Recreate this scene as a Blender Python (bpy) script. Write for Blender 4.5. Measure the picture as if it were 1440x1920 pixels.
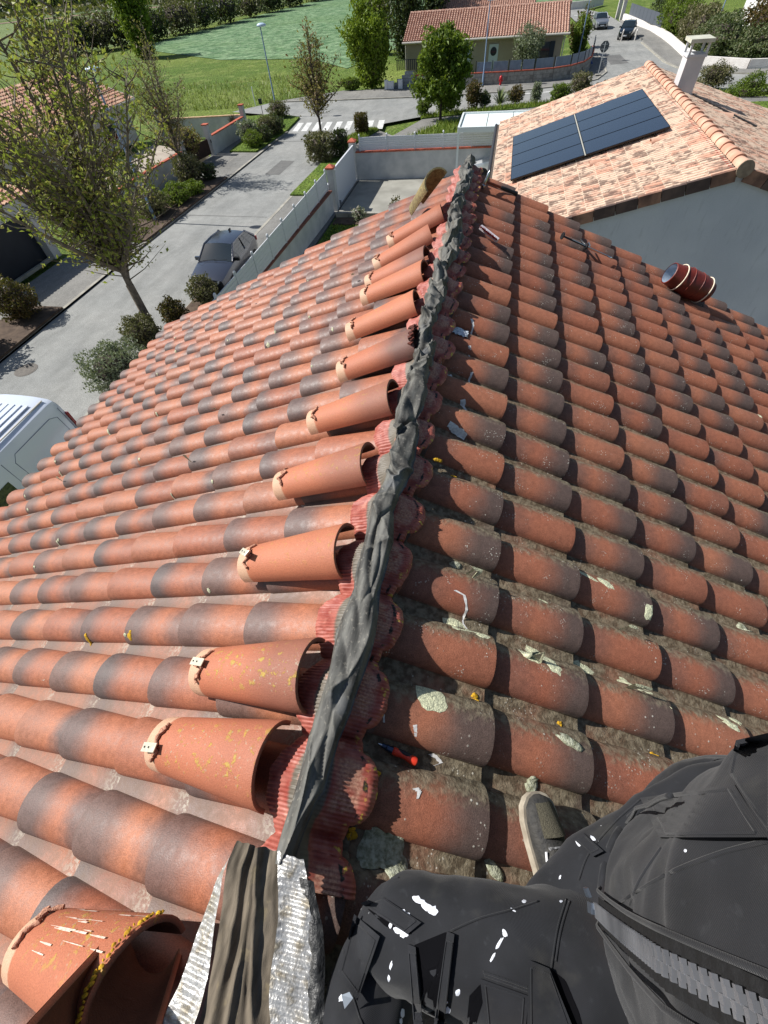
import bpy, bmesh, math, random
import numpy as np
from mathutils import Vector, Matrix, noise as mnoise
for o in list(bpy.data.objects): bpy.data.objects.remove(o)
SC = bpy.context.scene
COL = SC.collection
R = math.radians
PI = math.pi
# ------------------------------------------------------------------ camera
CAM = Vector((0.25773, -4.81763, 1.18237))
cam = bpy.data.cameras.new('camera'); cam.sensor_width = 36; cam.sensor_fit = 'HORIZONTAL'
cam.lens = 19.62; cam.clip_start = 0.02; cam.clip_end = 2000
camo = bpy.data.objects.new('camera', cam); COL.objects.link(camo)
RT = Vector((0.97890994, 0.19483471, -0.06143909)); UP = Vector((-0.1207864, 0.79452566, 0.59509631)); FW = Vector((-0.16476035, 0.57512468, -0.80130245))
m = Matrix((RT, UP, -FW)).transposed().to_4x4(); m.translation = CAM
camo.matrix_world = m
SC.camera = camo
# ------------------------------------------------------------------ light
SUN_EL, SUN_AZ = 44.0, 4.6      # sun stands towards -X, turned a little to +Y
to_sun = Vector((-math.cos(R(SUN_EL))*math.cos(R(SUN_AZ)), math.cos(R(SUN_EL))*math.sin(R(SUN_AZ)), math.sin(R(SUN_EL))))
W = bpy.data.worlds.new('World'); SC.world = W; W.use_nodes = True
wn = W.node_tree; wn.nodes.clear()
sky = wn.nodes.new('ShaderNodeTexSky'); sky.sky_type = 'NISHITA'; sky.sun_disc = False
sky.sun_elevation = R(SUN_EL); sky.sun_rotation = math.atan2(to_sun.x, to_sun.y)
sky.air_density = 1.0; sky.dust_density = 1.0; sky.ozone_density = 1.0
bg = wn.nodes.new('ShaderNodeBackground'); bg.inputs['Strength'].default_value = 0.068
wo = wn.nodes.new('ShaderNodeOutputWorld')
wn.links.new(sky.outputs[0], bg.inputs[0]); wn.links.new(bg.outputs[0], wo.inputs[0])
sl = bpy.data.lights.new('sun', 'SUN'); sl.energy = 4.9; sl.angle = R(0.53); sl.color = (1.0, 0.97, 0.925)
so = bpy.data.objects.new('sun', sl); COL.objects.link(so); so.location = (-30, 5, 40)
so.rotation_euler = (-to_sun).to_track_quat('-Z', 'Y').to_euler()
SC.view_settings.view_transform = 'Standard'; SC.view_settings.look = 'None'
SC.view_settings.exposure = 0.42; SC.view_settings.gamma = 1; SC.view_settings.use_curve_mapping = False
SC.render.engine = 'CYCLES'
SC.cycles.max_bounces = 6; SC.cycles.diffuse_bounces = 3; SC.cycles.glossy_bounces = 3; SC.cycles.transmission_bounces = 4; SC.cycles.transparent_max_bounces = 6
SC.cycles.use_denoising = True
# ------------------------------------------------------------------ helpers
def tag(o, label=None, cat=None, group=None, kind=None):
    if label: o['label'] = label
    if cat: o['category'] = cat
    if group: o['group'] = group
    if kind: o['kind'] = kind
    return o
def empty(name, loc, label, cat, group=None, rz=0):
    o = bpy.data.objects.new(name, None); COL.objects.link(o); o.empty_display_size = 0.1
    o.location = loc; o.rotation_euler = (0, 0, rz)
    return tag(o, label, cat, group)
def link(name, me, parent=None, world=True):
    o = bpy.data.objects.new(name, me); COL.objects.link(o)
    if parent is not None:
        o.parent = parent
        if world:
            o.matrix_parent_inverse = MWI(parent)
    return o
def MW(o):
    m = o.matrix_basis.copy()
    if o.parent is not None: m = MW(o.parent) @ o.matrix_parent_inverse @ m
    return m
def MWI(o): return MW(o).inverted()
def copy_tree(o, parent=None, name=None):
    c = o.copy(); COL.objects.link(c)
    if parent is not None:
        c.parent = parent; c.matrix_parent_inverse = o.matrix_parent_inverse.copy()
    for ch in list(KIDS.get(o.name, [])): copy_tree(ch, c)
    return c
KIDS = {}
class MB:
    def __init__(s): s.v = []; s.f = []; s.m = []
    def add(s, vs, fs, mi=0):
        b = len(s.v); s.v += [tuple(p) for p in vs]; s.f += [tuple(i+b for i in f) for f in fs]; s.m += [mi]*len(fs); return s
    def box(s, c, d, rz=0, mi=0, M=None, taper=1.0):
        cx, cy, cz = c; hx, hy, hz = d[0]/2, d[1]/2, d[2]/2
        pts = []
        for sz in (-1, 1):
            k = taper if sz > 0 else 1
            for sx, sy in ((-1,-1),(1,-1),(1,1),(-1,1)):
                x, y = sx*hx*k, sy*hy*k
                if rz: x, y = x*math.cos(rz)-y*math.sin(rz), x*math.sin(rz)+y*math.cos(rz)
                p = Vector((cx+x, cy+y, cz+sz*hz))
                pts.append(M @ p if M is not None else p)
        return s.add(pts, [(3,2,1,0),(4,5,6,7),(0,1,5,4),(1,2,6,5),(2,3,7,6),(3,0,4,7)], mi)
    def tube(s, pts, rad, n=8, mi=0, caps=True, closed=False):
        pts = [Vector(p) for p in pts]; rads = rad if hasattr(rad, '__len__') else [rad]*len(pts)
        b = len(s.v); prev = None
        for i, p in enumerate(pts):
            t = (pts[min(i+1, len(pts)-1)]-pts[max(i-1, 0)]).normalized()
            if prev is None:
                a = t.orthogonal().normalized()
            else:
                a = (prev - t*prev.dot(t))
                a = a.normalized() if a.length > 1e-6 else t.orthogonal().normalized()
            prev = a; c = t.cross(a)
            for k in range(n):
                th = 2*PI*k/n; q = p+(a*math.cos(th)+c*math.sin(th))*rads[i]; s.v.append(tuple(q))
        for i in range(len(pts)-1):
            for k in range(n):
                k2 = (k+1) % n
                s.f.append((b+i*n+k, b+i*n+k2, b+(i+1)*n+k2, b+(i+1)*n+k)); s.m.append(mi)
        if caps:
            s.f.append(tuple(b+k for k in reversed(range(n)))); s.m.append(mi)
            e = b+(len(pts)-1)*n; s.f.append(tuple(e+k for k in range(n))); s.m.append(mi)
        return s
    def grid(s, fn, nu, nv, mi=0, flip=False, mfn=None):
        b = len(s.v)
        for j in range(nv+1):
            for i in range(nu+1): s.v.append(tuple(fn(i/nu, j/nv)))
        for j in range(nv):
            for i in range(nu):
                a = b+j*(nu+1)+i; f = (a, a+1, a+nu+2, a+nu+1)
                s.f.append(f[::-1] if flip else f); s.m.append(mfn(i/nu, j/nv) if mfn else mi)
        return s
    def lathe(s, prof, M=None, n=16, mi=0, caps=True):   # prof: (r, z)
        b = len(s.v)
        for r, z in prof:
            for k in range(n):
                p = Vector((r*math.cos(2*PI*k/n), r*math.sin(2*PI*k/n), z)); s.v.append(tuple(M @ p if M is not None else p))
        for i in range(len(prof)-1):
            for k in range(n):
                k2 = (k+1) % n; s.f.append((b+i*n+k, b+i*n+k2, b+(i+1)*n+k2, b+(i+1)*n+k)); s.m.append(mi)
        if caps:
            s.f.append(tuple(b+k for k in reversed(range(n)))); s.m.append(mi)
            e = b+(len(prof)-1)*n; s.f.append(tuple(e+k for k in range(n))); s.m.append(mi)
        return s
    def poly(s, pts, z0, z1=None, mi=0):                 # flat polygon or prism
        n = len(pts); b = len(s.v)
        area = sum(pts[i][0]*pts[(i+1)%n][1]-pts[(i+1)%n][0]*pts[i][1] for i in range(n))
        if area < 0: pts = pts[::-1]
        top = z0 if z1 is None else z1
        s.v += [(p[0], p[1], top) for p in pts]; s.f.append(tuple(b+i for i in range(n))); s.m.append(mi)
        if z1 is not None:
            s.v += [(p[0], p[1], z0) for p in pts]
            for i in range(n):
                j = (i+1) % n; s.f.append((b+n+i, b+n+j, b+j, b+i)); s.m.append(mi)
        return s
    def mesh(s, name, mats, smooth=None):
        me = bpy.data.meshes.new(name); me.from_pydata(s.v, [], s.f)
        for mm in (mats if isinstance(mats, (list, tuple)) else [mats]): me.materials.append(mm)
        if any(s.m): me.polygons.foreach_set('material_index', s.m)
        if smooth is not None:
            me.polygons.foreach_set('use_smooth', [True]*len(me.polygons))
            if smooth < 179: me.set_sharp_from_angle(angle=R(smooth))
        me.update(); return me
    def build(s, name, mats, parent=None, smooth=None):
        o = link(name, s.mesh(name, mats, smooth), parent)
        if parent is not None: KIDS.setdefault(parent.name, []).append(o)
        return o
def npmesh(name, V, F, mat, smooth=True, attrs=None):
    me = bpy.data.meshes.new(name)
    V = np.asarray(V, np.float32); F = np.asarray(F, np.int32); k = F.shape[1]
    me.vertices.add(len(V)); me.vertices.foreach_set('co', V.ravel())
    me.loops.add(F.size); me.loops.foreach_set('vertex_index', F.ravel())
    me.polygons.add(len(F)); me.polygons.foreach_set('loop_start', np.arange(0, F.size, k, dtype=np.int32))
    me.polygons.foreach_set('loop_total', np.full(len(F), k, np.int32))
    me.polygons.foreach_set('use_smooth', np.full(len(F), smooth, bool))
    me.materials.append(mat)
    for an, (ty, arr) in (attrs or {}).items():
        at = me.attributes.new(an, ty, 'POINT')
        at.data.foreach_set({'FLOAT': 'value', 'FLOAT_VECTOR': 'vector', 'FLOAT_COLOR': 'color'}[ty], np.asarray(arr, np.float32).ravel())
    me.update(calc_edges=True); me.validate(); return me
# ------------------------------------------------------------------ materials
def lin(r, g, b):
    f = lambda c: (c/255)/12.92 if c/255 <= .04045 else ((c/255+.055)/1.055)**2.4
    return (f(r), f(g), f(b), 1)
class NT:
    def __init__(s, name):
        s.mat = bpy.data.materials.new(name); s.mat.use_nodes = True; s.t = s.mat.node_tree; s.t.nodes.clear()
        s.out = s.n('ShaderNodeOutputMaterial')
    def n(s, ty, **kw):
        nd = s.t.nodes.new(ty)
        for k, v in kw.items(): setattr(nd, k, v)
        return nd
    def L(s, a, b): s.t.links.new(a, b)
    def set(s, sock, val):
        if hasattr(val, 'is_linked') or isinstance(val, bpy.types.NodeSocket): s.L(val, sock)
        elif sock.type == 'RGBA' and not hasattr(val, '__len__'): sock.default_value = (val, val, val, 1)
        elif sock.type == 'RGBA' and len(val) == 3: sock.default_value = (*val, 1)
        else: sock.default_value = val
    def pos(s): return s.n('ShaderNodeNewGeometry').outputs['Position']
    def obj(s): return s.n('ShaderNodeTexCoord').outputs['Object']
    def attr(s, name, ty='GEOMETRY'):
        a = s.n('ShaderNodeAttribute', attribute_name=name, attribute_type=ty); return a
    def scale(s, v, sc):
        mp = s.n('ShaderNodeMapping'); s.L(v, mp.inputs[0]); mp.inputs['Scale'].default_value = sc; return mp.outputs[0]
    def noise(s, sc, det=3, vec=None, rough=.55, dist=0):
        nd = s.n('ShaderNodeTexNoise'); nd.inputs['Scale'].default_value = sc; nd.inputs['Detail'].default_value = det
        nd.inputs['Roughness'].default_value = rough; nd.inputs['Distortion'].default_value = dist
        s.L(vec if vec is not None else s.pos(), nd.inputs['Vector']); return nd.outputs['Fac']
    def vor(s, sc, vec=None, feat='F1', out='Distance'):
        nd = s.n('ShaderNodeTexVoronoi', feature=feat); nd.inputs['Scale'].default_value = sc
        s.L(vec if vec is not None else s.pos(), nd.inputs['Vector']); return nd.outputs[out]
    def math(s, op, a, b=0, c=None, clamp=False):
        nd = s.n('ShaderNodeMath', operation=op, use_clamp=clamp); s.set(nd.inputs[0], a); s.set(nd.inputs[1], b)
        if c is not None: s.set(nd.inputs[2], c)
        return nd.outputs[0]
    def ss(s, x, lo, hi, a=0.0, b=1.0):   # smooth step
        nd = s.n('ShaderNodeMapRange', interpolation_type='SMOOTHSTEP'); s.set(nd.inputs[0], x)
        nd.inputs[1].default_value = lo; nd.inputs[2].default_value = hi; nd.inputs[3].default_value = a; nd.inputs[4].default_value = b
        return nd.outputs[0]
    def mix(s, fac, a, b, mode='MIX'):
        nd = s.n('ShaderNodeMix', data_type='RGBA', blend_type=mode); s.set(nd.inputs[0], fac); s.set(nd.inputs[6], a); s.set(nd.inputs[7], b); return nd.outputs[2]
    def sep(s, v):
        nd = s.n('ShaderNodeSeparateXYZ'); s.L(v, nd.inputs[0]); return nd.outputs
    def bump(s, h, strength=.3, dist=.01):
        nd = s.n('ShaderNodeBump'); nd.inputs['Strength'].default_value = strength; nd.inputs['Distance'].default_value = dist; s.L(h, nd.inputs['Height']); return nd.outputs[0]
    def bsdf(s, col, rough=.7, normal=None, metal=0, spec=.5, trans=0, coat=0, sheen=0):
        b = s.n('ShaderNodeBsdfPrincipled'); s.set(b.inputs['Base Color'], col); s.set(b.inputs['Roughness'], rough)
        s.set(b.inputs['Metallic'], metal); b.inputs['Specular IOR Level'].default_value = spec
        if trans: b.inputs['Transmission Weight'].default_value = trans
        if coat: b.inputs['Coat Weight'].default_value = coat; b.inputs['Coat Roughness'].default_value = .05
        if sheen: b.inputs['Sheen Weight'].default_value = sheen
        if normal is not None: s.L(normal, b.inputs['Normal'])
        s.L(b.outputs[0], s.out.inputs[0]); return b
def pm(name, c1, c2=None, sc=4, rough=.75, bump=0, bsc=40, metal=0, spec=.4, coat=0, detail=4, fine=0, fsc=200, bd=.01):
    t = NT(name); c2 = c2 or c1
    col = t.mix(t.ss(t.noise(sc, detail), .3, .7), c1, c2)
    if fine: col = t.mix(1.0, col, t.ss(t.noise(fsc, 2), .25, .75, 1-fine, 1+fine), 'MULTIPLY')
    nrm = t.bump(t.noise(bsc, 4), bump, bd) if bump else None
    t.bsdf(col, rough, nrm, metal, spec, coat=coat); return t.mat
def leafmat(name, c1, c2, c3, trans=.35):
    t = NT(name); a = t.attr('lv').outputs['Fac']
    col = t.mix(t.ss(a, 0, .6), c1, c2); col = t.mix(t.ss(a, .6, 1), col, c3)
    d = t.n('ShaderNodeBsdfPrincipled'); t.set(d.inputs['Base Color'], col); d.inputs['Roughness'].default_value = .55; d.inputs['Specular IOR Level'].default_value = .35
    tr = t.n('ShaderNodeBsdfTranslucent'); t.set(tr.inputs[0], t.mix(.5, col, (.25, .32, .03, 1)))
    mx = t.n('ShaderNodeMixShader'); mx.inputs[0].default_value = trans
    t.L(d.outputs[0], mx.inputs[1]); t.L(tr.outputs[0], mx.inputs[2]); t.L(mx.outputs[0], t.out.inputs[0]); return t.mat
def nz(p, sc=1.0): return mnoise.noise(Vector(p)*sc)
# ------------------------------------------------------------------ our roof
P = 0.215; E = P*1.62627; AL = 0.408; CA, SA = math.cos(AL), math.sin(AL)
ROWL, ROWR = -0.30*P, -0.22*P
SL0, SR0 = 0.097, 0.140            # course-end offsets from the ridge
TL = E+0.06
def RP(side, s, y, h=0.0):         # point on roof: s metres down the slope, h above crest plane
    return Vector((side*(s*CA+h*SA), y, -s*SA+h*CA))
def barrel(v): return .077+.013*v, .058+.011*v, -.043*(1-v)
def tile_h(side, s, y):
    s0 = SL0 if side < 0 else SR0; r0 = ROWL if side < 0 else ROWR
    c = math.ceil((s-s0)/E-1e-6); v = 1-(s0+c*E-s)/TL
    u = (y-r0)/P; u = (u-round(u))*P
    if side > 0: u = -u
    w, H, cr = barrel(v)
    uu = u if u > -.09 else u+P
    base = -.090+.024*v+.010*((u+(P if u < -.0575 else 0)-.1075)/.05)**2 if abs(u) > .05 else -.08
    if abs(u) < w: return max(base, cr-H+H*(max(0, 1-(u/w)**2))**.42)
    return base
def tile_mesh(seg=12, pan=True):
    V = []; F = []; LC = []
    def ring(y, v, ins=0):
        w, H, cr = barrel(v); b = len(V)
        for k in range(seg+1):
            t = PI*k/seg; V.append((-(w-ins)*math.cos(t), y, cr-H+(H-ins)*math.sin(t)**.85)); LC.append((-(w)*math.cos(t)/.1, v, math.sin(t)))
        return b
    def band(a, b, flip=False):
        for k in range(seg):
            f = (a+k, a+k+1, b+k+1, b+k); F.append(f[::-1] if flip else f)
    vs = [0, .35, .7, .97, 1.0]
    rr = [ring(-TL*(1-v), v, .0015 if v == 1.0 else 0) for v in vs]
    for a, b in zip(rr, rr[1:]): band(a, b)
    i0 = ring(0, 1, .012); band(rr[-1], i0)
    i1 = ring(-.06, .85, .013); band(i0, i1)
    # outer side lips
    for k in (0, seg):
        pass
    if pan:
        us = [.052, .075, .0925, .1075, .1225, .14, .163]
        def prow(v, dz):
            b = len(V)
            for u in us:
                V.append((u, -TL*(1-v), -.090+.024*v+.010*((u-.1075)/.05)**2+dz)); LC.append((u/.1, v, 0))
            return b
        a, b, c, d = prow(0, 0), prow(.5, 0), prow(1, 0), prow(1, -.009)
        for q, r in ((a, b), (b, c), (c, d)):
            for k in range(len(us)-1): F.append((q+k, q+k+1, r+k+1, r+k))
    return np.array(V, np.float32), np.array(F, np.int32), np.array(LC, np.float32)
def tile_mat(name, src, right):
    t = NT(name); lc = t.sep(t.attr('lc').outputs['Vector'])
    if src == 'OBJ':
        oi = t.n('ShaderNodeObjectInfo'); tc = t.n('ShaderNodeSeparateColor'); t.L(oi.outputs['Color'], tc.inputs[0])
    else:
        tc = t.n('ShaderNodeSeparateColor'); t.L(t.attr('tc').outputs['Color'], tc.inputs[0])
    r, g, b = tc.outputs
    u, v, z = lc
    n1 = t.noise(9, 4); n2 = t.noise(45, 4); n3 = t.noise(330, 3)
    if right: ca, cb, cd = lin(146, 88, 67), lin(164, 106, 80), lin(80, 74, 71)
    else: ca, cb, cd = lin(150, 88, 64), lin(172, 110, 80), lin(84, 77, 76)
    tone = t.mix(t.math('ADD', t.math('MULTIPLY', b, .8), t.math('MULTIPLY_ADD', n1, .7, -.25), clamp=True), ca, cb)
    # flamed ends
    vv = t.math('ADD', v, t.math('MULTIPLY_ADD', n1, .22, -.11))
    vv = t.math('ADD', vv, t.math('MULTIPLY_ADD', n2, .08, -.04)); vv = t.math('ADD', vv, t.math('MULTIPLY_ADD', b, .16, -.08))
    d1 = t.math('MULTIPLY', t.ss(vv, .50, .86), r); d2 = t.math('MULTIPLY', t.ss(vv, .58, .28), g)
    dark = t.math('MAXIMUM', d1, d2)
    col = t.mix(t.math('MULTIPLY', dark, .94 if not right else .88), tone, cd)
    # sandy grain
    col = t.mix(1.0, col, t.ss(n3, .25, .75, .72, 1.26), 'MULTIPLY')
    col = t.mix(1.0, col, t.ss(n2, .3, .7, .90, 1.10), 'MULTIPLY')
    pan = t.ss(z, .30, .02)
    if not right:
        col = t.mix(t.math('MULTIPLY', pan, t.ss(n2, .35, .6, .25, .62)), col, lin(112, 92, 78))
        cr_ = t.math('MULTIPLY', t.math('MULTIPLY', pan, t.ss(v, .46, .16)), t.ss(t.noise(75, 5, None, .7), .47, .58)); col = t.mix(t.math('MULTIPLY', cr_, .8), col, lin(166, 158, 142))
        thr = .70
    else:
        # weathered grey-green upper flank and pan
        side = t.math('ADD', t.math('MULTIPLY', u, -1), t.math('MULTIPLY_ADD', n2, .8, -.4))
        wf = t.ss(side, .08, .62)
        wf = t.math('MULTIPLY', t.math('MAXIMUM', wf, pan), t.ss(n1, .25, .55, .45, .95))
        sp = t.sep(t.pos())   # weathering is strongest towards the roof's near end
        wf = t.math('MULTIPLY', wf, t.ss(sp[1], -.6, -3.4, .35, 1.0))
        moss = t.mix(t.ss(n2, .35, .65), lin(84, 74, 58), lin(128, 118, 98))
        col = t.mix(wf, col, moss)
        thr = .575
    # pale lichen specks
    vd = t.vor(105); sp1 = t.math('MULTIPLY', t.ss(vd, .30, .20), t.ss(t.noise(14, 3), thr-.02, thr+.10))
    vd2 = t.vor(38); sp2 = t.math('MULTIPLY', t.ss(vd2, .15, .10), t.ss(t.noise(6, 2), thr, thr+.08))
    speck = t.math('MAXIMUM', sp1, sp2)
    if right: speck = t.math('MULTIPLY', speck, t.ss(v, .3, .8, .55, 1.0))
    col = t.mix(t.math('MULTIPLY', speck, .85), col, lin(205, 200, 186))
    hgt = t.math('ADD', t.math('MULTIPLY', n3, .5), t.math('ADD', t.math('MULTIPLY', n2, .5), t.math('MULTIPLY', speck, .6)))
    if right: hgt = t.math('ADD', hgt, t.math('MULTIPLY', t.math('MULTIPLY', wf, t.noise(120, 5)), 2.2))
    t.bsdf(col, t.ss(n2, .3, .7, .46, .64) if not right else .8, t.bump(hgt, .55 if right else .4, .0035), spec=.45 if not right else .25)
    return t.mat
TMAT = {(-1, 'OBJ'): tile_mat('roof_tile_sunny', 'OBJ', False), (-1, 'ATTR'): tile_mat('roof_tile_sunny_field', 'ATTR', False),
        (1, 'OBJ'): tile_mat('roof_tile_weathered', 'OBJ', True), (1, 'ATTR'): tile_mat('roof_tile_weathered_field', 'ATTR', True)}
ZG = -7.5
house = empty('house', (0, -4, ZG), 'tall house with the weathered terracotta barrel tile roof the worker sits on', 'house')
rng = random.Random(7)
def project(p):
    d = Vector(p)-CAM; z = d.dot(FW)
    if z < .05: return None
    return 720+785*d.dot(RT)/z, 960-785*d.dot(UP)/z, z
def tile_matrix(side, row, c):
    s0 = SL0 if side < 0 else SR0; r0 = ROWL if side < 0 else ROWR
    s = s0+c*E+rng.uniform(-.004, .004); y = r0-row*P+rng.uniform(-.002, .002)
    o = RP(side, s, y, rng.uniform(-.001, .002))
    v = Vector((side*CA, 0, -SA)); n = Vector((side*SA, 0, CA)); u = v.cross(n)
    if c == 0: v = v*((s-.012)/TL)
    a = rng.uniform(-.008, .008) if c else 0.0; u2 = u*math.cos(a)+v*math.sin(a); v2 = v*math.cos(a)-u*math.sin(a)
    M = Matrix((u2, v2, n)).transposed().to_4x4(); M.translation = o; return M
tiles = []
for side in (-1, 1):
    for row in range(0, 31):
        for c in range(0, 13):
            M = tile_matrix(side, row, c)
            if side < 0:
                col = (rng.uniform(.8, 1.0) if rng.random() < .68 else rng.uniform(0, .35), rng.uniform(.6, .95) if rng.random() < .36 else rng.uniform(0, .3), rng.random())
            else:
                col = (1.0 if rng.random() < .6 else rng.uniform(0, .35), rng.uniform(.1, .7), rng.random())
            pr = project(M @ Vector((0, -.17, 0)))
            score = 0
            if pr and -90 < pr[0] < 1530 and 250 < pr[1] < 2010:
                score = 1/pr[2]
                if side > 0 and pr[0] > 640 and pr[1] > 1690: score = .01   # under the worker
                if c == 0: score *= .3
            tiles.append((score, side, row, c, M, col))
tiles.sort(key=lambda x: -x[0])
TV, TF, TLC = tile_mesh(14)
tme = {sd: npmesh('roof_tile', TV, TF, TMAT[(sd, 'OBJ')], True, {'lc': ('FLOAT_VECTOR', TLC)}) for sd in (-1, 1)}
for q in tme.values(): q.set_sharp_from_angle(angle=R(38))
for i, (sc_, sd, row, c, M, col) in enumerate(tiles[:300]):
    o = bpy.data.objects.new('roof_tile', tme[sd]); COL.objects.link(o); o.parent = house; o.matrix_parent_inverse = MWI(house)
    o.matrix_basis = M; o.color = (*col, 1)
V2, F2, L2 = tile_mesh(8)
for sd in (-1, 1):
    VV = []; FF = []; LL = []; CC = []; n = 0
    for (sc_, s_, row, c, M, col) in tiles[300:]:
        if s_ != sd: continue
        A = np.array(M); VV.append(V2 @ A[:3, :3].T + A[:3, 3]); FF.append(F2+n); LL.append(L2); CC.append(np.tile(np.array([*col, 1], np.float32), (len(V2), 1))); n += len(V2)
    me = npmesh('roof_tile_field', np.concatenate(VV), np.concatenate(FF), TMAT[(sd, 'ATTR')], True, {'lc': ('FLOAT_VECTOR', np.concatenate(LL)), 'tc': ('FLOAT_COLOR', np.concatenate(CC))})
    me.set_sharp_from_angle(angle=R(38))
    o = link('roof_tile_field', me, house); o['kind'] = 'stuff'
M_deck = pm('roof_deck_wood', (.06, .045, .035, 1), (.1, .075, .055, 1), 8)
M_render_own = pm('own_wall_render', lin(205, 200, 190), lin(190, 184, 172), 3, .9, .1, 60)
mb = MB(); SE = 12*E+.02
for sd in (-1, 1):
    a, b = RP(sd, 0, 0, -.10), RP(sd, SE, 0, -.10)
    for y0, y1 in ((-6.75, .06),):
        t_ = .05
        mb.add([(a.x, y0, a.z), (b.x, y0, b.z), (b.x, y1, b.z), (a.x, y1, a.z), (a.x, y0, a.z-t_), (b.x, y0, b.z-t_), (b.x, y1, b.z-t_), (a.x, y1, a.z-t_)],
               [(0,1,2,3) if sd > 0 else (3,2,1,0), (0,4,5,1), (1,5,6,2), (2,6,7,3), (7,6,5,4) if sd > 0 else (4,5,6,7)])
mb.build('roof_deck', M_deck, house)
mb = MB(); xe = (SE-.35)*CA; ze = -.16-(SE-.35)*SA
for y0 in (-6.6, -.15):
    mb.add([(-xe, y0, ZG), (xe, y0, ZG), (xe, y0, ze), (0, y0, -.16), (-xe, y0, ze)], [(0,1,2,3,4)])
for sx in (-1, 1): mb.add([(sx*xe, -6.6, ZG), (sx*xe, -.15, ZG), (sx*xe, -.15, ze), (sx*xe, -6.6, ze)], [(0,1,2,3)])
mb.build('wall', M_render_own, house)
# ------------------------------------------------------------------ lichen crusts on the weathered slope
M_lichen = pm('pale_lichen', lin(214, 214, 178), lin(176, 178, 150), 90, .95, .9, 180, fine=.25, fsc=260, bd=.004)
M_moss = pm('rosette_lichen', lin(190, 192, 170), lin(120, 122, 96), 70, .95, 1, 160, bd=.006)
M_yel = pm('yellow_lichen', lin(214, 168, 40), lin(170, 130, 30), 60, .95, .8, 180, bd=.004)
def unproj_roof(side, x, y, h=0.0):
    d = (x-720)/785*RT-(y-960)/785*UP+FW; n = Vector((side*SA, 0, CA)); t = (h-CAM.dot(n))/d.dot(n); p = CAM+d*t
    return side*p.x*1.0/CA if h == 0 else (side*p.x-h*SA)/CA, p.y
def crust(side, s, y, a, b, mat, name, rough=.35, thick=.004, rot=0.0, seed=0):
    n = 18; V = []; F = []; rings = [(1.0, .0008), (.86, thick), (.5, thick*1.3), (0, thick*1.4)]
    mb = MB(); pts = []; h0 = tile_h(side, s, y)
    for ri, (k, hh) in enumerate(rings):
        for j in range(n):
            th = 2*PI*j/n; f = k*(1+rough*nz((math.cos(th)*1.7+seed*3.1, math.sin(th)*1.7, seed))+.16*nz((math.cos(th)*6, math.sin(th)*6+seed, 2)))
            ds, dy = a*f*math.cos(th), b*f*math.sin(th)
            ds, dy = ds*math.cos(rot)-dy*math.sin(rot), ds*math.sin(rot)+dy*math.cos(rot)
            for _ in range(8):
                if abs(tile_h(side, s+ds, y+dy)-h0) < .030: break
                ds, dy = ds*.86, dy*.8
            h = tile_h(side, s+ds, y+dy)+hh+.0015*nz((j*2.3, ri*1.7, seed))
            pts.append(RP(side, s+ds, y+dy, h))
    fs = [(r*n+j, r*n+(j+1) % n, (r+1)*n+(j+1) % n, (r+1)*n+j) for r in range(len(rings)-1) for j in range(n)]
    if side > 0: fs = [f for f in fs]
    mb.add(pts, fs)
    return mb.build(name, mat, house, smooth=80)
LP_ = [(813,1305,.040,.030,0,0),(1003,1227,.034,.016,.4,0),(1024,1222,.034,.022,.5,0),(1042,1248,.030,.022,.8,0),(1120,1252,.042,.026,.3,0),(1206,1283,.052,.018,.3,0),(1188,1290,.040,.014,.3,0),
 (872,1168,.042,.022,.2,0),(908,1186,.028,.013,.2,0),(885,1078,.055,.010,.5,0),(1217,1147,.020,.024,.0,0),(1105,1072,.045,.008,.4,0),(1140,1090,.030,.014,.4,0),(1026,1120,.022,.008,.4,0),(1170,1180,.024,.008,.4,0),
 (1258,1330,.026,.010,.4,0),(1418,1172,.026,.018,.2,1),(1425,782,.018,.018,0,0),(728,1605,.046,.044,0,1),(757,1636,.035,.022,.2,1),(1022,1474,.018,.016,0,1),(955,1640,.028,.012,.6,1),(1070,1390,.036,.014,.3,1),(868,1474,.010,.012,0,0),(790,1575,.016,.010,0,0),(812,1640,.012,.010,0,0),
 (1370,1356,.030,.014,.4,0),(1385,1352,.018,.010,.4,0),(1050,1345,.014,.008,.3,0),(870,1046,.020,.012,0,1)]
LP = [q for q in LP_ if q[2] >= .018]
for i, (x, y, a, b, rot, k) in enumerate(LP):
    s, yy = unproj_roof(1, x, y, -.01)
    crust(1, s, yy, a*1.2, b*1.25, (M_lichen, M_moss)[k], 'lichen_patch', .4, (.0018, .006)[k], -rot, i+1)
for i, (x, y, a) in enumerate([(703,1446,.010),(715,1450,.009),(908,1300,.012),(1072,1353,.010),(815,872,.018),(857,885,.014),(1250,1413,.010),(673,1572,.016),(905,1308,.008),(668,1560,.01)]):
    s, yy = unproj_roof(1, x, y, -.01); crust(1, s, yy, a, a*.8, M_yel, 'lichen_patch', .5, .004, 0, i+40)
for i, (x, y, a) in enumerate([(250,1195,.012),(163,1200,.010),(165,1196,.008)]):
    s, yy = unproj_roof(-1, x, y, -.04); crust(-1, s, yy, a, a*1.6, M_yel, 'lichen_patch', .5, .004, 0, i+60)
lr = random.Random(5)
for i in range(34):    # small pale crusts along the lower edge of the sunny tiles
    row = lr.randint(3, 22); c = lr.randint(2, 11)
    crust(-1, SL0+c*E-lr.uniform(0, .04), ROWL-row*P-lr.uniform(.055, .085), lr.uniform(.006, .016), lr.uniform(.006, .012), M_lichen, 'lichen_patch', .5, .004, 0, i+80)
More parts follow.
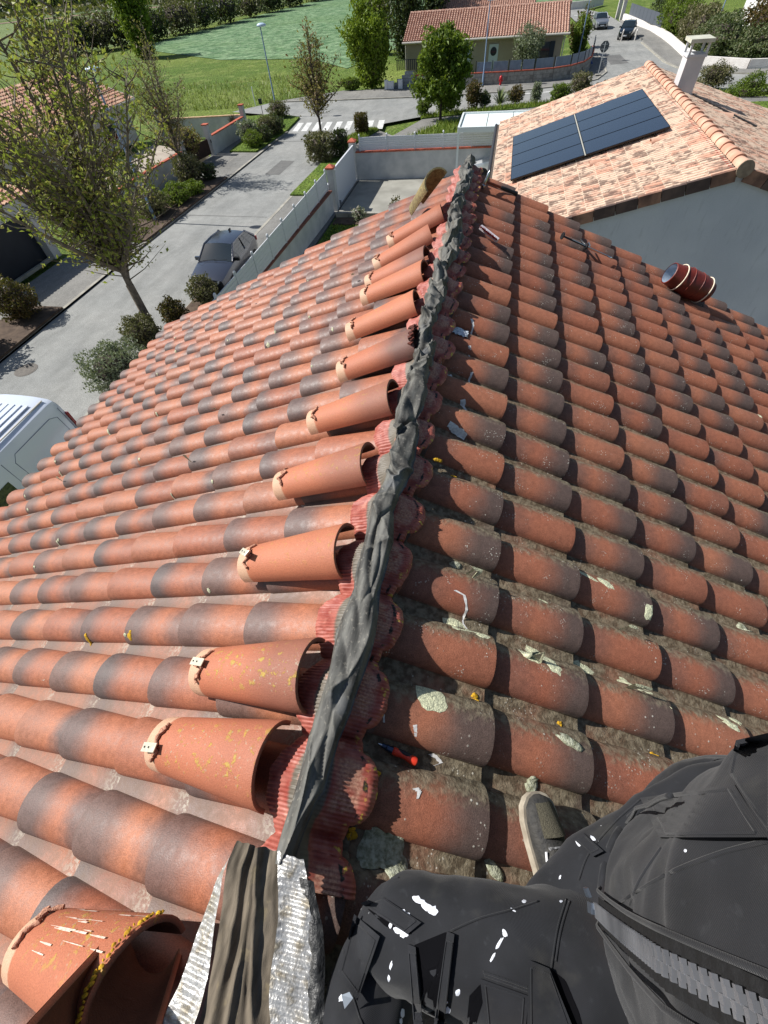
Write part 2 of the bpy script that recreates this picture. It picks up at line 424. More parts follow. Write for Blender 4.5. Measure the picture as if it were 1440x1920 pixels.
# ------------------------------------------------------------------ loose ridge tiles lying beside the ridge
def ridge_tile_mat():
    t = NT('loose_ridge_tile_clay'); lc = t.sep(t.attr('lc').outputs['Vector']); u, v, z = lc
    oi = t.n('ShaderNodeObjectInfo'); tc = t.n('ShaderNodeSeparateColor'); t.L(oi.outputs['Color'], tc.inputs[0]); dk, yl, tone = tc.outputs
    n1, n2, n3 = t.noise(10, 4), t.noise(50, 4), t.noise(330, 3)
    col = t.mix(t.math('ADD', t.math('MULTIPLY', tone, .7), t.math('MULTIPLY_ADD', n1, .6, -.2), clamp=True), lin(166, 98, 72), lin(188, 118, 86))
    d = t.math('MULTIPLY', t.ss(t.math('ADD', v, t.math('MULTIPLY_ADD', n1, .25, -.12)), .42, .82), dk)
    col = t.mix(d, col, lin(108, 78, 70))
    col = t.mix(t.ss(t.math('ADD', v, t.math('MULTIPLY_ADD', n2, .02, -.01)), .125, .10), col, lin(196, 158, 130))
    col = t.mix(1.0, col, t.ss(n3, .25, .75, .84, 1.16), 'MULTIPLY')
    dots = t.math('MULTIPLY', t.ss(t.vor(150), .22, .14), t.ss(t.noise(20, 2), .55, .62)); col = t.mix(t.math('MULTIPLY', dots, .6), col, lin(90, 55, 40))
    cr = t.math('MULTIPLY', t.ss(z, .55, .95), t.ss(v, .12, .3))
    ly = t.math('MULTIPLY', t.math('MULTIPLY', t.ss(t.noise(40, 5, None, .65), .56, .64), cr), t.math('MULTIPLY', yl, .75))
    col = t.mix(ly, col, t.mix(t.noise(60, 2), lin(196, 160, 40), lin(150, 140, 70)))
    lw = t.math('MULTIPLY', t.math('MULTIPLY', t.ss(t.noise(90, 5), .62, .68), cr), t.math('MULTIPLY', yl, .7)); col = t.mix(lw, col, lin(164, 150, 128))
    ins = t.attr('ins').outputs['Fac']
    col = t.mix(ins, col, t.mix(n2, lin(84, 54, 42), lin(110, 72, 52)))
    t.bsdf(col, .6, t.bump(t.math('ADD', n3, t.math('MULTIPLY', ly, 2)), .4, .003), spec=.4); return t.mat
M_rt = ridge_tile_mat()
M_mortar = pm('old_mortar', lin(200, 150, 124), lin(160, 112, 90), 60, .95, 1, 90, bd=.01)
M_steel = pm('galvanised_clip', lin(206, 200, 180), lin(180, 174, 158), 60, .45, metal=.3)
M_black = pm('black_hole', (.01, .01, .01, 1))
def ridge_tile_mesh(L=.45, w0=.074, w1=.106, H0=.072, H1=.088, seg=18, th=.012):
    V = []; F = []; LC = []; IN = []
    def ring(y, ins, flag):
        v = y/L; w = w0+(w1-w0)*v-ins; H = H0+(H1-H0)*v-ins; b = len(V)
        for k in range(seg+1):
            t = PI*k/seg; V.append((-w*math.cos(t), y, H*math.sin(t)**.9)); LC.append((-math.cos(t), v, math.sin(t))); IN.append(flag)
        return b
    def band(a, b):
        for k in range(seg): F.append((a+k, a+k+1, b+k+1, b+k))
    o = [ring(y, 0 if 0 < y < L else .001, 0) for y in (0, .004, .1, .2, .3, .4, L-.003, L)]
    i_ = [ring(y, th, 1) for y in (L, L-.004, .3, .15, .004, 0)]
    allr = o+i_
    for a, b in zip(allr, allr[1:]): band(a, b)
    band(allr[-1], allr[0])
    n = len(allr)
    for e in (0, seg):   # long side edges
        for j in range(8-1):
            a, b = allr[j]+e, allr[j+1]+e
        ring_pts = [r+e for r in allr]
        F.append((allr[0]+e, allr[7]+e, allr[8]+e, allr[13]+e) if e == 0 else (allr[13]+e, allr[8]+e, allr[7]+e, allr[0]+e))
    F2 = [f if len(f) == 4 else f for f in F]
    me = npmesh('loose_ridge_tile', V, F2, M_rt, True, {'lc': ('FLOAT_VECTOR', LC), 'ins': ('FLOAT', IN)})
    me.set_sharp_from_angle(angle=R(40)); return me
RT_ME = ridge_tile_mesh()
def frame(side, s, y, h, yaw=0.0, pitch=0.0, roll=0.0):   # local Y points down the slope
    v = Vector((side*CA, 0, -SA)); n = Vector((side*SA, 0, CA)); u = v.cross(n)
    M = Matrix((u, v, n)).transposed().to_4x4(); M.translation = RP(side, s, y, h)
    return M @ Matrix.Rotation(yaw, 4, 'Z') @ Matrix.Rotation(pitch, 4, 'X') @ Matrix.Rotation(roll, 4, 'Y')
def mortar_rib(seed, parent, me_w=.080, y=.052):
    rr = random.Random(seed); mb = MB(); pts = []; rad = []
    for k in range(13):
        t = PI*(.30+.42*k/12)+rr.uniform(-.02, .02); w, H = me_w, .078
        pts.append((-w*math.cos(t), y+rr.uniform(-.006, .006)+.008*math.sin(k*.9+seed), H*math.sin(t)**.9+.001)); rad.append(rr.uniform(.003, .0075))
    mb.tube(pts, rad, 6)
    for q in range(3):
        k = rr.randint(2, 10); p = Vector(pts[k]); mb.box(p+Vector((0, rr.uniform(-.012, .008), .002)), (rr.uniform(.008, .016), rr.uniform(.008, .018), .006), rr.uniform(0, 3))
    o = mb.build('mortar_rib', M_mortar, None, smooth=60); o.parent = parent; return o
def clip(parent, k=1.0, x=0.0, yaw=0.1):
    mb = MB(); M = Matrix.Translation((x, .045, .0785)) @ Matrix.Rotation(yaw, 4, 'Z')
    pts = [(-.012, -.035, .003), (.012, -.035, .003), (.012, .030, .010), (-.012, .030, .010)]
    up = [Vector(p)+Vector((0, 0, .003)) for p in pts]
    mb.add([M @ Vector(p) for p in pts]+[M @ p for p in up], [(3,2,1,0),(4,5,6,7),(0,1,5,4),(1,2,6,5),(2,3,7,6),(3,0,4,7)])
    q = [(-.012, .030, .010), (.012, .030, .010), (.012, .046, .030), (-.012, .046, .030)]
    if k > 1: mb.add([M @ Vector(p) for p in q]+[M @ (Vector(p)+Vector((0, -.003, .001))) for p in q], [(0,1,2,3),(7,6,5,4),(0,4,5,1),(1,5,6,2),(2,6,7,3),(3,7,4,0)])
    o = mb.build('clip', M_steel, None); o.parent = parent
    mb = MB()
    for dy in (-.022, -.002): mb.lathe([(.0028, 0), (.0028, .0012)], M @ Matrix.Translation((0, dy, .0098 if dy > -.01 else .0078)), 8)
    h = mb.build('clip_hole', M_black, None); h.parent = o
    return o
GRP = 'loose ridge tiles laid beside the stripped ridge'
LT = [  # row position, s narrow, y narrow/P, s wide, y wide/P, dark, lichen, tone, clip, label
 (.57, -22.20, .10, -22.22, .15, 1.0, .25, 1, 'loose orange ridge tile with yellow lichen and clip, largest beside the tape'),
 (.53, -21.18, .06, -21.25, .55, 1.0, .35, 1, 'second loose ridge tile from the near end of the tape, lichen spotted, flat pale clip'),
 (.54, -19.28, .07, -19.38, .10, .35, .65, 2, 'bright orange loose ridge tile with a bent clip sticking out over its narrow rim'),
 (.55, -17.42, .08, -17.55, .50, .5, .60, 0, 'fourth loose ridge tile, pale rimmed with a small white mark beside its wide end'),
 (.52, -15.53, .06, -15.62, .55, .3, .70, 0, 'fifth loose ridge tile, orange turning purplish brown towards the tape'),
 (.47, -13.72, .04, -13.88, .95, .1, .30, 0, 'purplish brown loose ridge tile with the broken chipped wide end'),
 (.54, -11.72, .085, -11.92, .0, .25, .80, 0, 'plain bright orange loose ridge tile with dark dots just beyond the chipped purplish one'),
 (.55, -9.70, .145, -9.66, .1, .3, .75, 0, 'nearest of the three loose ridge tiles lying side by side far up the roof'),
 (.57, -8.72, .135, -8.74, .75, .1, .35, 0, 'middle of the three loose ridge tiles lying side by side, its upper half purplish'),
 (.58, -7.46, .13, -8.00, .30, .0, .70, 0, 'farthest of the three loose ridge tiles lying side by side, slightly slanted'),
 (.54, -5.76, .07, -6.12, .30, .0, .55, 0, 'farthest loose ridge tile lying flat, dark gap under its lower edge'),
]
for i, (s0, y0, s1, y1, dk, yl, tone, ck, lab) in enumerate(LT):
    yaw = math.atan2((y0-y1)*P, s0-s1)
    # local Y points up the slope: start at the narrow end
    lift = .006 if i not in (0,) else .006
    M = frame(-1, s0, y0*P, lift-.012, PI-yaw*-1 if False else PI+yaw, 0.0, 0.0)
    root = empty('loose_ridge_tile', (0, 0, 0), lab, 'ridge tile', GRP); root.matrix_basis = M
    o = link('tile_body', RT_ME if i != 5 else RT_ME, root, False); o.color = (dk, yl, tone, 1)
    mortar_rib(i, root)
    if ck: clip(root, ck, (.022, -.004, .0)[i] if i < 3 else 0, (.05, -.12, -.5)[i] if i < 3 else 0)
# chipped wide end of the purplish tile: a crust of broken dark mortar on its rim
mb = MB(); rr = random.Random(3)
for k in range(14):
    t = PI*(.15+.6*k/13); mb.box((-.104*math.cos(t), .45+rr.uniform(-.012, .006), .09*math.sin(t)**.9), (rr.uniform(.01, .02), rr.uniform(.012, .026), rr.uniform(.006, .014)), rr.uniform(0, 3))
root5 = [o for o in COL.objects if o.name.startswith('loose_ridge_tile') and o.type == 'EMPTY'][5]
c5 = mb.build('broken_rim', pm('broken_clay_edge', lin(96, 44, 32), lin(60, 34, 28), 60, .95, .6), None, smooth=50); c5.parent = root5
# far tile standing on its edge, and the two turned over at the near left
def solo(M, lab, col, name='loose_ridge_tile'):
    root = empty('loose_ridge_tile', (0, 0, 0), lab, 'ridge tile', GRP); root.matrix_basis = M
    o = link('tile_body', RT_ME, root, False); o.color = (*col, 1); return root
def basis(o, y, z):
    y = Vector(y).normalized(); z = Vector(z); z = (z-y*z.dot(y)).normalized(); x = y.cross(z)
    M = Matrix((x, y, z)).transposed().to_4x4(); M.translation = o; return M
N_ = Vector((-.615, -5.245, -.235)); W_ = Vector((-.234, -5.175, .0))
t13 = solo(basis(N_, W_-N_, (-.30, .62, .55)), 'loose ridge tile with white lime scratches and yellow lichen at the near left corner', (.05, .9, .25))
mortar_rib(21, t13)
Wt = Vector((-.310, -5.131, -.165)); Bt = Vector((-.180, -5.205, .245)); ct = (Wt+Bt)/2
t14 = solo(basis(Wt, Bt-Wt, ct-CAM), 'loose ridge tile tipped up at the near left, its dark hollow side showing', (.05, .6, .25))
B_ = Vector((-.345, -.77, -.125)); T_ = Vector((-.178, -1.04, .112))
t12 = solo(basis(B_, T_-B_, (-.6, .2, .6)), 'lichen grey ridge tile propped up on end at the far left of the ridge', (.3, 1, .3))
M_old = pm('lichen_coated_clay', lin(150, 138, 96), lin(112, 96, 70), 40, .95, .8, 120, fine=.3)
bo = [o for o in COL.objects if o.parent == t12][0]
bo.data = RT_ME.copy(); bo.data.materials.clear(); bo.data.materials.append(M_old); bo.data.name = 'propped_tile_body'
# scratches on the tipped tile: thin lime smears along its length
M_lime = pm('lime_smear', lin(226, 214, 200), lin(190, 160, 140), 120, .95)
mb = MB(); rr = random.Random(9)
for k in range(26):
    t = PI*rr.uniform(.18, .75); y0 = rr.uniform(.12, .38); y1 = min(.445, y0+rr.uniform(.03, .12)); wd = rr.uniform(.0006, .0022)
    q = []
    for y in (y0, (y0+y1)/2, y1):
        v = y/.45; w, H = .074+.032*v+.0012, .072+.02*v+.0012
        for dt in (-wd, wd):
            tt = t+dt/.1*(1 if y != y0 else .3); q.append((-w*math.cos(tt), y, H*math.sin(tt)**.9))
    mb.add(q, [(0,1,3,2),(2,3,5,4)])
sc_ = mb.build('lime_scratches', M_lime, None); sc_.parent = t13
mb = MB()
for k in range(30):
    t = PI*(.25+.7*k/29); a = rr.uniform(.002, .007)
    mb.lathe([(a, 0), (a*.7, .003), (.0005, .004)], Matrix.Translation((-.107*math.cos(t), .45-rr.uniform(0, .012), .093*math.sin(t)**.9)), 7)
yo = mb.build('lichen_rim', M_yel, None, smooth=60); yo.parent = t13
# ------------------------------------------------------------------ ridge flashing
def flash_mat():
    t = NT('ridge_flashing_paint'); a = t.sep(t.attr('fl').outputs['Vector']); tt, side, crest = a    # tt 0 ridge .. 1 edge ; side 0 left 1 right
    n1, n2 = t.noise(30, 4), t.noise(140, 4)
    red = t.mix(t.ss(n1, .3, .7), lin(146, 66, 54), lin(174, 104, 90))
    worn = t.mix(t.ss(n2, .35, .65), lin(186, 140, 118), lin(150, 100, 84))
    wf = t.math('MULTIPLY', t.math('MULTIPLY', t.ss(tt, .28, .42), t.ss(tt, .80, .70)), side)
    wf = t.math('MULTIPLY', wf, t.ss(crest, .25, .7)); wf = t.math('MULTIPLY', wf, t.ss(n1, .25, .5))
    col = t.mix(wf, red, worn)
    mesh = t.math('MULTIPLY', t.ss(tt, .50, .40), t.math('SUBTRACT', 1, side))
    meshr = t.math('MULTIPLY', t.ss(tt, .30, .24), side)
    col = t.mix(t.math('MAXIMUM', mesh, meshr), col, lin(104, 96, 84))
    blk = t.math('MULTIPLY', t.math('MULTIPLY', t.ss(t.math('ABSOLUTE', t.math('SUBTRACT', t.math('ADD', tt, t.math('MULTIPLY_ADD', n1, .1, -.05)), .80)), .045, .02), side), t.ss(t.noise(30, 4), .50, .58))
    col = t.mix(blk, col, lin(40, 36, 28))
    yl = t.math('MULTIPLY', t.math('MULTIPLY', t.ss(tt, .75, .9), side), t.ss(t.noise(50, 3), .60, .66)); col = t.mix(yl, col, lin(196, 170, 70))
    lgt = t.math('MULTIPLY', t.ss(t.noise(18, 3), .62, .72), .5); col = t.mix(lgt, col, lin(206, 150, 130))
    t.bsdf(col, .55, t.bump(n2, .25, .002), spec=.5); return t.mat
M_flash = flash_mat()
flash = empty('ridge_flashing', (0, -2.4, 0), 'red pleated flashing along the whole ridge with a crumpled black rubber band on top', 'flashing')
def ridge_x(y): return .004+.008*nz((0, y*1.3, 3.3))
def flange(side):
    y0, y1 = -4.98, .03; step = .00235; ny = int((y1-y0)/step); nt = 11
    V = []; A = []
    r0 = ROWL if side < 0 else ROWR
    for j in range(ny+1):
        y = y0+j*step
        ph = (y-r0)/P; u = (ph-round(ph)); crest = max(0, 1-(abs(u)/.36)**2.2) if abs(u) < .36 else 0
        far = min(1, max(0, (y+3.9)/1.4)); ri = round(ph); ir = nz((ri*1.73, side*2.1, 6.1)); ir2 = nz((ri*2.31, side*1.1, 9.7))
        ph2 = (j % 4); tri = (0, 1, 0, -1)[ph2]*.0016*(1-.35*far)
        if side < 0: tm = .114+.010*ir+(.022+.012*ir2)*crest**.5+.008*nz((y*9, 1, 0))
        else: tm = .122+.012*ir+(.040+.02*ir2)*crest**.45+.010*nz((y*9, 5, 0))
        tm += .004*nz((y*40, side, 0))
        for i in range(nt+1):
            k = i/nt; t = tm*k
            hh = -.064+.067*(max(0, math.cos(PI*u*.98))**.70)
            bl = min(1, max(0, t/.055)); bl = bl*bl*(3-2*bl)
            h = (.002*(1-bl)+hh*bl)
            am = min(1, max(0, (t-.015)/.03))
            wr = (.006+.006*far)*nz((t*34, y*22, side*4.0))*am+.003*nz((t*70, y*60, side*7.0))*am
            if side > 0 and k > .74:                    # folded outer bead
                h += .006*math.sin((k-.74)/.26*PI)
            if k > .97: h -= .004
            V.append(RP(side, t, y, h+tri*am+wr)); A.append((k, 0 if side < 0 else 1, crest))
    F = [(j*(nt+1)+i, j*(nt+1)+i+1, (j+1)*(nt+1)+i+1, (j+1)*(nt+1)+i) for j in range(ny) for i in range(nt)]
    if side < 0: F = [f[::-1] for f in F]
    me = npmesh('flange', [tuple(v) for v in V], F, M_flash, True, {'fl': ('FLOAT_VECTOR', A)}); me.set_sharp_from_angle(angle=R(60))
    o = link('flange', me, flash); return o
flange(-1); flange(1)
def tape_mat():
    t = NT('weathered_rubber_band'); n1 = t.noise(14, 5, t.scale(t.pos(), (3, .6, 1))); n2 = t.noise(90, 4); n3 = t.noise(420, 2)
    col = t.mix(t.ss(n1, .3, .7), lin(54, 53, 50), lin(106, 105, 99)); col = t.mix(t.ss(n2, .55, .75), col, lin(124, 120, 110))
    col = t.mix(t.math('MULTIPLY', t.ss(t.noise(7, 3), .60, .70), .3), col, lin(112, 116, 122))
    w = t.n('ShaderNodeTexWave', wave_type='BANDS', bands_direction='Y'); w.inputs['Scale'].default_value = 210; t.L(t.pos(), w.inputs['Vector'])
    h = t.math('ADD', t.math('MULTIPLY', n3, .5), t.math('MULTIPLY', w.outputs['Fac'], .35))
    t.bsdf(col, .62, t.bump(t.math('ADD', h, t.math('MULTIPLY', n2, 1.2)), .35, .002), spec=.4); return t.mat
M_tape = tape_mat()
def tape():
    y0, y1 = -4.945, -.02; ny = 1250; nx = 28; rs = np.random.RandomState(31)
    Y = np.linspace(y0, y1, ny+1)[:, None]*np.ones((1, nx+1)); Wv = np.linspace(-1, 1, nx+1)[None, :]*np.ones((ny+1, 1))
    n1 = lambda sc, k: np.array([nz((k*3.7, y*sc, k)) for y in Y[:, 0]])[:, None]
    far = np.clip((Y+4.15)/.9, 0, 1); far = far*far*(3-2*far); near = np.clip((-4.62-Y)/.2, 0, 1)
    cx = .018+.030*n1(2.9, 1)+.010*far*n1(9, 2)-.020*near
    hwl = .046+.034*n1(4.6, 3)+.010*far*n1(16, 4)-.012*near; hwr = .046+.034*n1(4.9, 5)+.010*far*n1(18, 6)-.012*near
    hw = np.where(Wv < 0, hwl, hwr); tw = .55*n1(3.1, 7)*(1-near)
    X = cx+hw*Wv
    Z = .021+.014*(1-np.abs(Wv)**2.4)+.018*tw*Wv+.010*n1(5.5, 8)+.026*far*np.array([[nz((w*1.3+5, y*8.5, 77)) for w in np.linspace(-1, 1, nx+1)] for y in Y[:, 0]])
    Xm = X-.02
    for k in range(170):                        # creases: short sharp folds running mostly along the band, crossing it where it is crumpled
        yk = rs.uniform(y0, y1); f = np.interp(yk, [-4.6, -4.1, -3.3], [0, .35, 1])
        if rs.random() > .35+.65*f: continue
        th = rs.normal(0, .28+.75*f); wk = rs.uniform(-.045, .045); L = rs.uniform(.10, .26)*(1-.55*f); A = rs.uniform(.007, .017)*(1+1.1*f)*rs.choice([1, 1, -1]); sg = rs.uniform(.008, .017)
        dx, dy = Xm-wk, Y-yk; al_ = dy*math.cos(th)+dx*math.sin(th); ac = dx*math.cos(th)-dy*math.sin(th)+.25*al_**2/L*rs.choice([-1, 1])
        prof = np.exp(-np.abs(ac)/sg)*np.where(ac > 0, 1, np.exp(-np.abs(ac)/sg*.8)); env = np.exp(-(al_/L)**2*1.6)
        Z += A*prof*env; X += A*.5*prof*env*np.sign(th+.01)
    Z -= .030*np.clip((Wv-.74)/.26, 0, 1)+.020*np.clip((-.76-Wv)/.24, 0, 1)
    Z = np.maximum(Z, .004)
    V = np.stack([X, Y, Z], -1).reshape(-1, 3)
    F = [(j*(nx+1)+i, j*(nx+1)+i+1, (j+1)*(nx+1)+i+1, (j+1)*(nx+1)+i) for j in range(ny) for i in range(nx)]
    link('rubber_band', npmesh('rubber_band', V, F, M_tape, True), flash)
tape()
# ------------------------------------------------------------------ peeled end of the flashing roll
def foil_mat():
    t = NT('bright_aluminium_foil'); n1 = t.noise(40, 4); n2 = t.noise(160, 3)
    col = t.mix(t.ss(n1, .45, .7), lin(182, 181, 178), lin(140, 132, 116))
    t.bsdf(col, t.ss(n1, .3, .7, .34, .55), t.bump(t.math('ADD', t.math('MULTIPLY', n2, .4), t.math('MULTIPLY', n1, 2.5)), .5, .005), metal=.45); return t.mat
M_foil = foil_mat()
def felt_mat():
    t = NT('brown_grey_felt'); n1 = t.noise(16, 4, t.scale(t.pos(), (3, .8, 1))); n3 = t.noise(500, 2)
    col = t.mix(t.ss(n1, .3, .7), lin(78, 71, 61), lin(118, 108, 94)); col = t.mix(t.math('MULTIPLY', t.ss(t.noise(24, 3), .6, .7), .5), col, lin(128, 116, 92))
    t.bsdf(col, .9, t.bump(t.math('ADD', n3, n1), .35, .002), spec=.2); return t.mat
M_felt = felt_mat()
M_butyl = pm('black_butyl', lin(34, 34, 34), lin(52, 52, 50), 60, .45, .8, 90, spec=.5, bd=.006)
roll = empty('peeled_flashing_end', (-.05, -5.1, .03), 'folded back end of the ridge strip, brown felt between two strips of ribbed silver foil', 'flashing')
def strip(name, mat, b0, b1, nb, hfn, ya=-4.925, yb=-5.62, na=300, th=.0):
    V = []
    for j in range(na+1):
        a = j/na; y = ya+(yb-ya)*a
        cx = -.075+.058*min(1.6, a*2.9)+.010*nz((0, y*7, 71))
        for i in range(nb+1):
            b = i/nb
            x0 = b0(a); x1 = b1(a); x = cx+x0+(x1-x0)*b
            V.append((x+.002*nz((y*30, b*3, 5)), y+(.006*nz((x*60, 3, 1)) if j == 0 else 0), hfn(a, b, x, y)))
    F = [(j*(nb+1)+i, (j+1)*(nb+1)+i, (j+1)*(nb+1)+i+1, j*(nb+1)+i+1) for j in range(na) for i in range(nb)]
    o = link(name, npmesh(name, V, F, mat, True), roll); return o
def zroll(a, y): return .046+.012*math.sin(a*3)+.010*nz((0, y*9, 61))
fw = lambda a: .048+.022*min(1, a*3)+.006*math.sin(a*17)
def felt_h(a, b, x, y):
    g = 0; sp = .35+.65*min(1, a*2.2)
    for c, wd, am, ph in ((.14, .10, .020, 1), (.40, .09, .026, 2), (.60, .07, .012, 3), (.80, .09, .020, 4)):
        cc = .5+(c-.5)*sp+.10*nz((ph*3.1, y*3.3, ph)); e = (b-cc)/(wd*(.5+.7*a)); g += am*(.6+.8*nz((ph, y*5, 4))**2)*math.exp(-abs(e)**1.6)
    return zroll(a, y)-.008+g*1.1+.012*nz((b*3, y*9, 3))+.004*nz((b*9, y*24, 8))-.012*max(0, .06-a)/.06
strip('felt', M_felt, lambda a: -fw(a), lambda a: fw(a), 40, felt_h)
rib = lambda y, k=.0125: math.sin(2*PI*y/k)
def foilR(a, b, x, y):
    e = min(1, b/.18)*min(1, (1-b)/.10); return zroll(a, y)+.001+.0036*rib(y+.004*nz((x*9, y*11, 1)))*e*(.35+.9*abs(nz((x*6, y*13, 5))))+.010*nz((x*22, y*13, 2))
strip('foil_strip', M_foil, lambda a: fw(a)+.001, lambda a: fw(a)+.062+.026*min(1, a*3), 14, foilR, na=520)
strip('butyl_bead', M_butyl, lambda a: fw(a)+.0625+.026*min(1, a*3), lambda a: fw(a)+.094+.026*min(1, a*3), 6, lambda a, b, x, y: zroll(a, y)+.001+.006*math.sin(b*PI)+.005*nz((x*70, y*45, 9)), ya=-4.955)
def foilL(a, b, x, y):
    e = min(1, (1-b)/.2)*min(1, b/.1); return zroll(a, y)-.001-.022*(1-b)+.0036*rib(y+.004*nz((x*9, y*11, 1)), .0145)*e*(.35+.9*abs(nz((x*6, y*13, 5))))+.010*nz((x*22, y*13, 6))
strip('foil_strip', M_foil, lambda a: -fw(a)-.004-.07*min(1, a*2.6)**.8, lambda a: -fw(a)-.001, 12, foilL, ya=-4.955, na=520)
# ------------------------------------------------------------------ tools and litter on the right slope
M_redplastic = pm('red_plastic', lin(214, 62, 40), None, 5, .35, spec=.5)
M_blackrub = pm('black_rubber_grip', lin(34, 34, 36), lin(48, 48, 50), 50, .6)
M_chrome = pm('polished_steel', lin(190, 194, 200), None, 5, .25, metal=1)
M_hole = M_black
sd = empty('screwdriver', (0, 0, 0), 'stubby screwdriver with a red handle lying on the tiles beside the flashing', 'screwdriver')
p0 = RP(1, .170, -4.662, tile_h(1, .170, -4.662)+.012); p1 = RP(1, .283, -4.683, tile_h(1, .283, -4.683)+.016)
M_ = basis(p0, p1-p0, (0, 0, 1)) @ Matrix.Rotation(-PI/2, 4, 'X')   # lathe z -> local y
L_ = (p1-p0).length
def lt(prof, mat, name, par, n=16): 
    o = MB().lathe(prof, M_, n).build(name, mat, par, smooth=40); return o
lt([(.0015, 0), (.0032, .003), (.0036, .012)], M_chrome, 'bit', sd)
lt([(.0062, .012), (.0066, .014), (.0066, .024), (.0085, .026), (.0085, .036), (.0095, .038), (.0095, .044)], pm('blued_steel', lin(74, 84, 104), None, 5, .3, metal=.9), 'shank', sd)
M_ = M_ @ Matrix.Scale(.72, 4, Vector((1, 0, 0)))
lt([(.0108, .044), (.0142, .047), (.0148, .056), (.0112, .072), (.0105, .082), (.0140, .097), (.0168, .108), (.0162, .115), (.0110, .119), (.0, .1195)], M_redplastic, 'handle', sd, 20)
hm = MB().lathe([(.0042, 0), (.0042, .0015)], basis(p0, p1-p0, (0, 0, 1)) @ Matrix.Translation((0, .109, .0118)), 10).build('hanging_hole', M_hole, sd)
mb = MB(); 
for sg in (-1,): mb.lathe([(.0, .050), (.0075, .060), (.0095, .078), (.0085, .094), (.0, .106)], M_ @ Matrix.Translation((-.0078, -.0035, 0)), 12)
mb.build('grip_inlay', M_blackrub, sd, smooth=60)
# brush
br = empty('brush', (0, 0, 0), 'small white brush with red bristles lying on the upper right slope', 'brush')
b0 = RP(1, .20, -1.30, .022); b1 = RP(1, .350, -1.358, .016); Mb = basis(b0, b1-b0, (.1, .0, 1)); Lb = (b1-b0).length
MB().box((0, Lb/2, 0), (.030, Lb, .022), M=Mb).build('brush_back', pm('white_plastic', lin(226, 220, 222), lin(208, 196, 200), 30, .45), br)
mb = MB(); rr = random.Random(4)
for k in range(230):
    x = rr.uniform(.008, .022); y = rr.uniform(.004, Lb-.004); q = Vector((x+.004, y, .008)); e = q+Vector((rr.uniform(.012, .028), rr.uniform(-.008, .008), rr.uniform(.004, .02)))
    mb.tube([Mb @ q, Mb @ e], [.0016, .0010], 4, caps=False)
mb.build('bristles', pm('red_bristles', lin(190, 40, 44), lin(160, 30, 36), 60, .5), br)
# hammer
hm = empty('hammer', (0, 0, 0), 'hammer with a black rubber grip lying at the far end of the ridge', 'hammer')
h0 = RP(1, .185, -.33, .016); h1 = RP(1, .500, -.20, .010); Mh = basis(h0, h1-h0, (0, 0, 1)) @ Matrix.Rotation(-PI/2, 4, 'X')
MB().lathe([(.009, .01), (.0095, .10), (.010, .16)], Mh, 12).build('shaft', pm('reddish_wood', lin(140, 70, 46), lin(110, 54, 38), 30, .6), hm, smooth=40)
MB().lathe([(.010, .16), (.014, .165), (.0150, .22), (.0135, .28), (.0165, .335), (.010, .342)], Mh, 14).build('grip', M_blackrub, hm, smooth=40)
mb = MB(); mb.lathe([(.0145, -.055), (.0160, -.052), (.0160, -.03), (.011, -.025), (.013, -.012), (.013, .012), (.010, .03), (.012, .052), (.003, .075)], Mh @ Matrix.Rotation(PI/2, 4, 'X'), 14); mb.build('head', M_chrome, hm, smooth=40)
# caulking gun
cg = empty('caulking_gun', (0, 0, 0), 'black caulking gun with steel trigger lying across the right slope', 'caulking gun')
c0 = RP(1, .935, -.64, .020); c1 = RP(1, 1.47, -.525, .014); Mc = basis(c0, c1-c0, (0, 0, 1)); Lc = (c1-c0).length
M_gun = pm('black_enamel', lin(30, 30, 32), lin(44, 44, 46), 20, .35); 
mb = MB()
for a in (-.6, .6): mb.tube([Mc @ Vector((.024*math.sin(a), .0, .0)), Mc @ Vector((.024*math.sin(a), .24, .0))], .005, 6)
mb.lathe([(.027, 0), (.027, .008)], Mc @ Matrix.Rotation(-PI/2, 4, 'X') @ Matrix.Translation((0, 0, .0)), 16)
mb.lathe([(.027, 0), (.027, .010)], Mc @ Matrix.Translation((0, .245, 0)) @ Matrix.Rotation(-PI/2, 4, 'X'), 16); mb.build('cradle', M_gun, cg, smooth=40)
mb = MB(); mb.tube([Mc @ Vector((0, .10, .004)), Mc @ Vector((0, .50, .004)), Mc @ Vector((.012, .525, .006)), Mc @ Vector((.028, .525, .006)), Mc @ Vector((.034, .50, .006)), Mc @ Vector((.034, .47, .006))], .0042, 6); mb.build('rod', M_chrome, cg, smooth=60)
mb = MB(); mb.tube([Mc @ Vector((0, .25, .0)), Mc @ Vector((-.03, .275, .0)), Mc @ Vector((-.085, .245, .0)), Mc @ Vector((-.125, .24, .004))], [.011, .012, .009, .006], 8); mb.build('handle', M_gun, cg, smooth=50)
mb = MB(); mb.tube([Mc @ Vector((-.012, .285, .0)), Mc @ Vector((-.05, .31, .006)), Mc @ Vector((-.11, .315, .012))], [.007, .006, .005], 8); mb.build('trigger', M_chrome, cg, smooth=50)
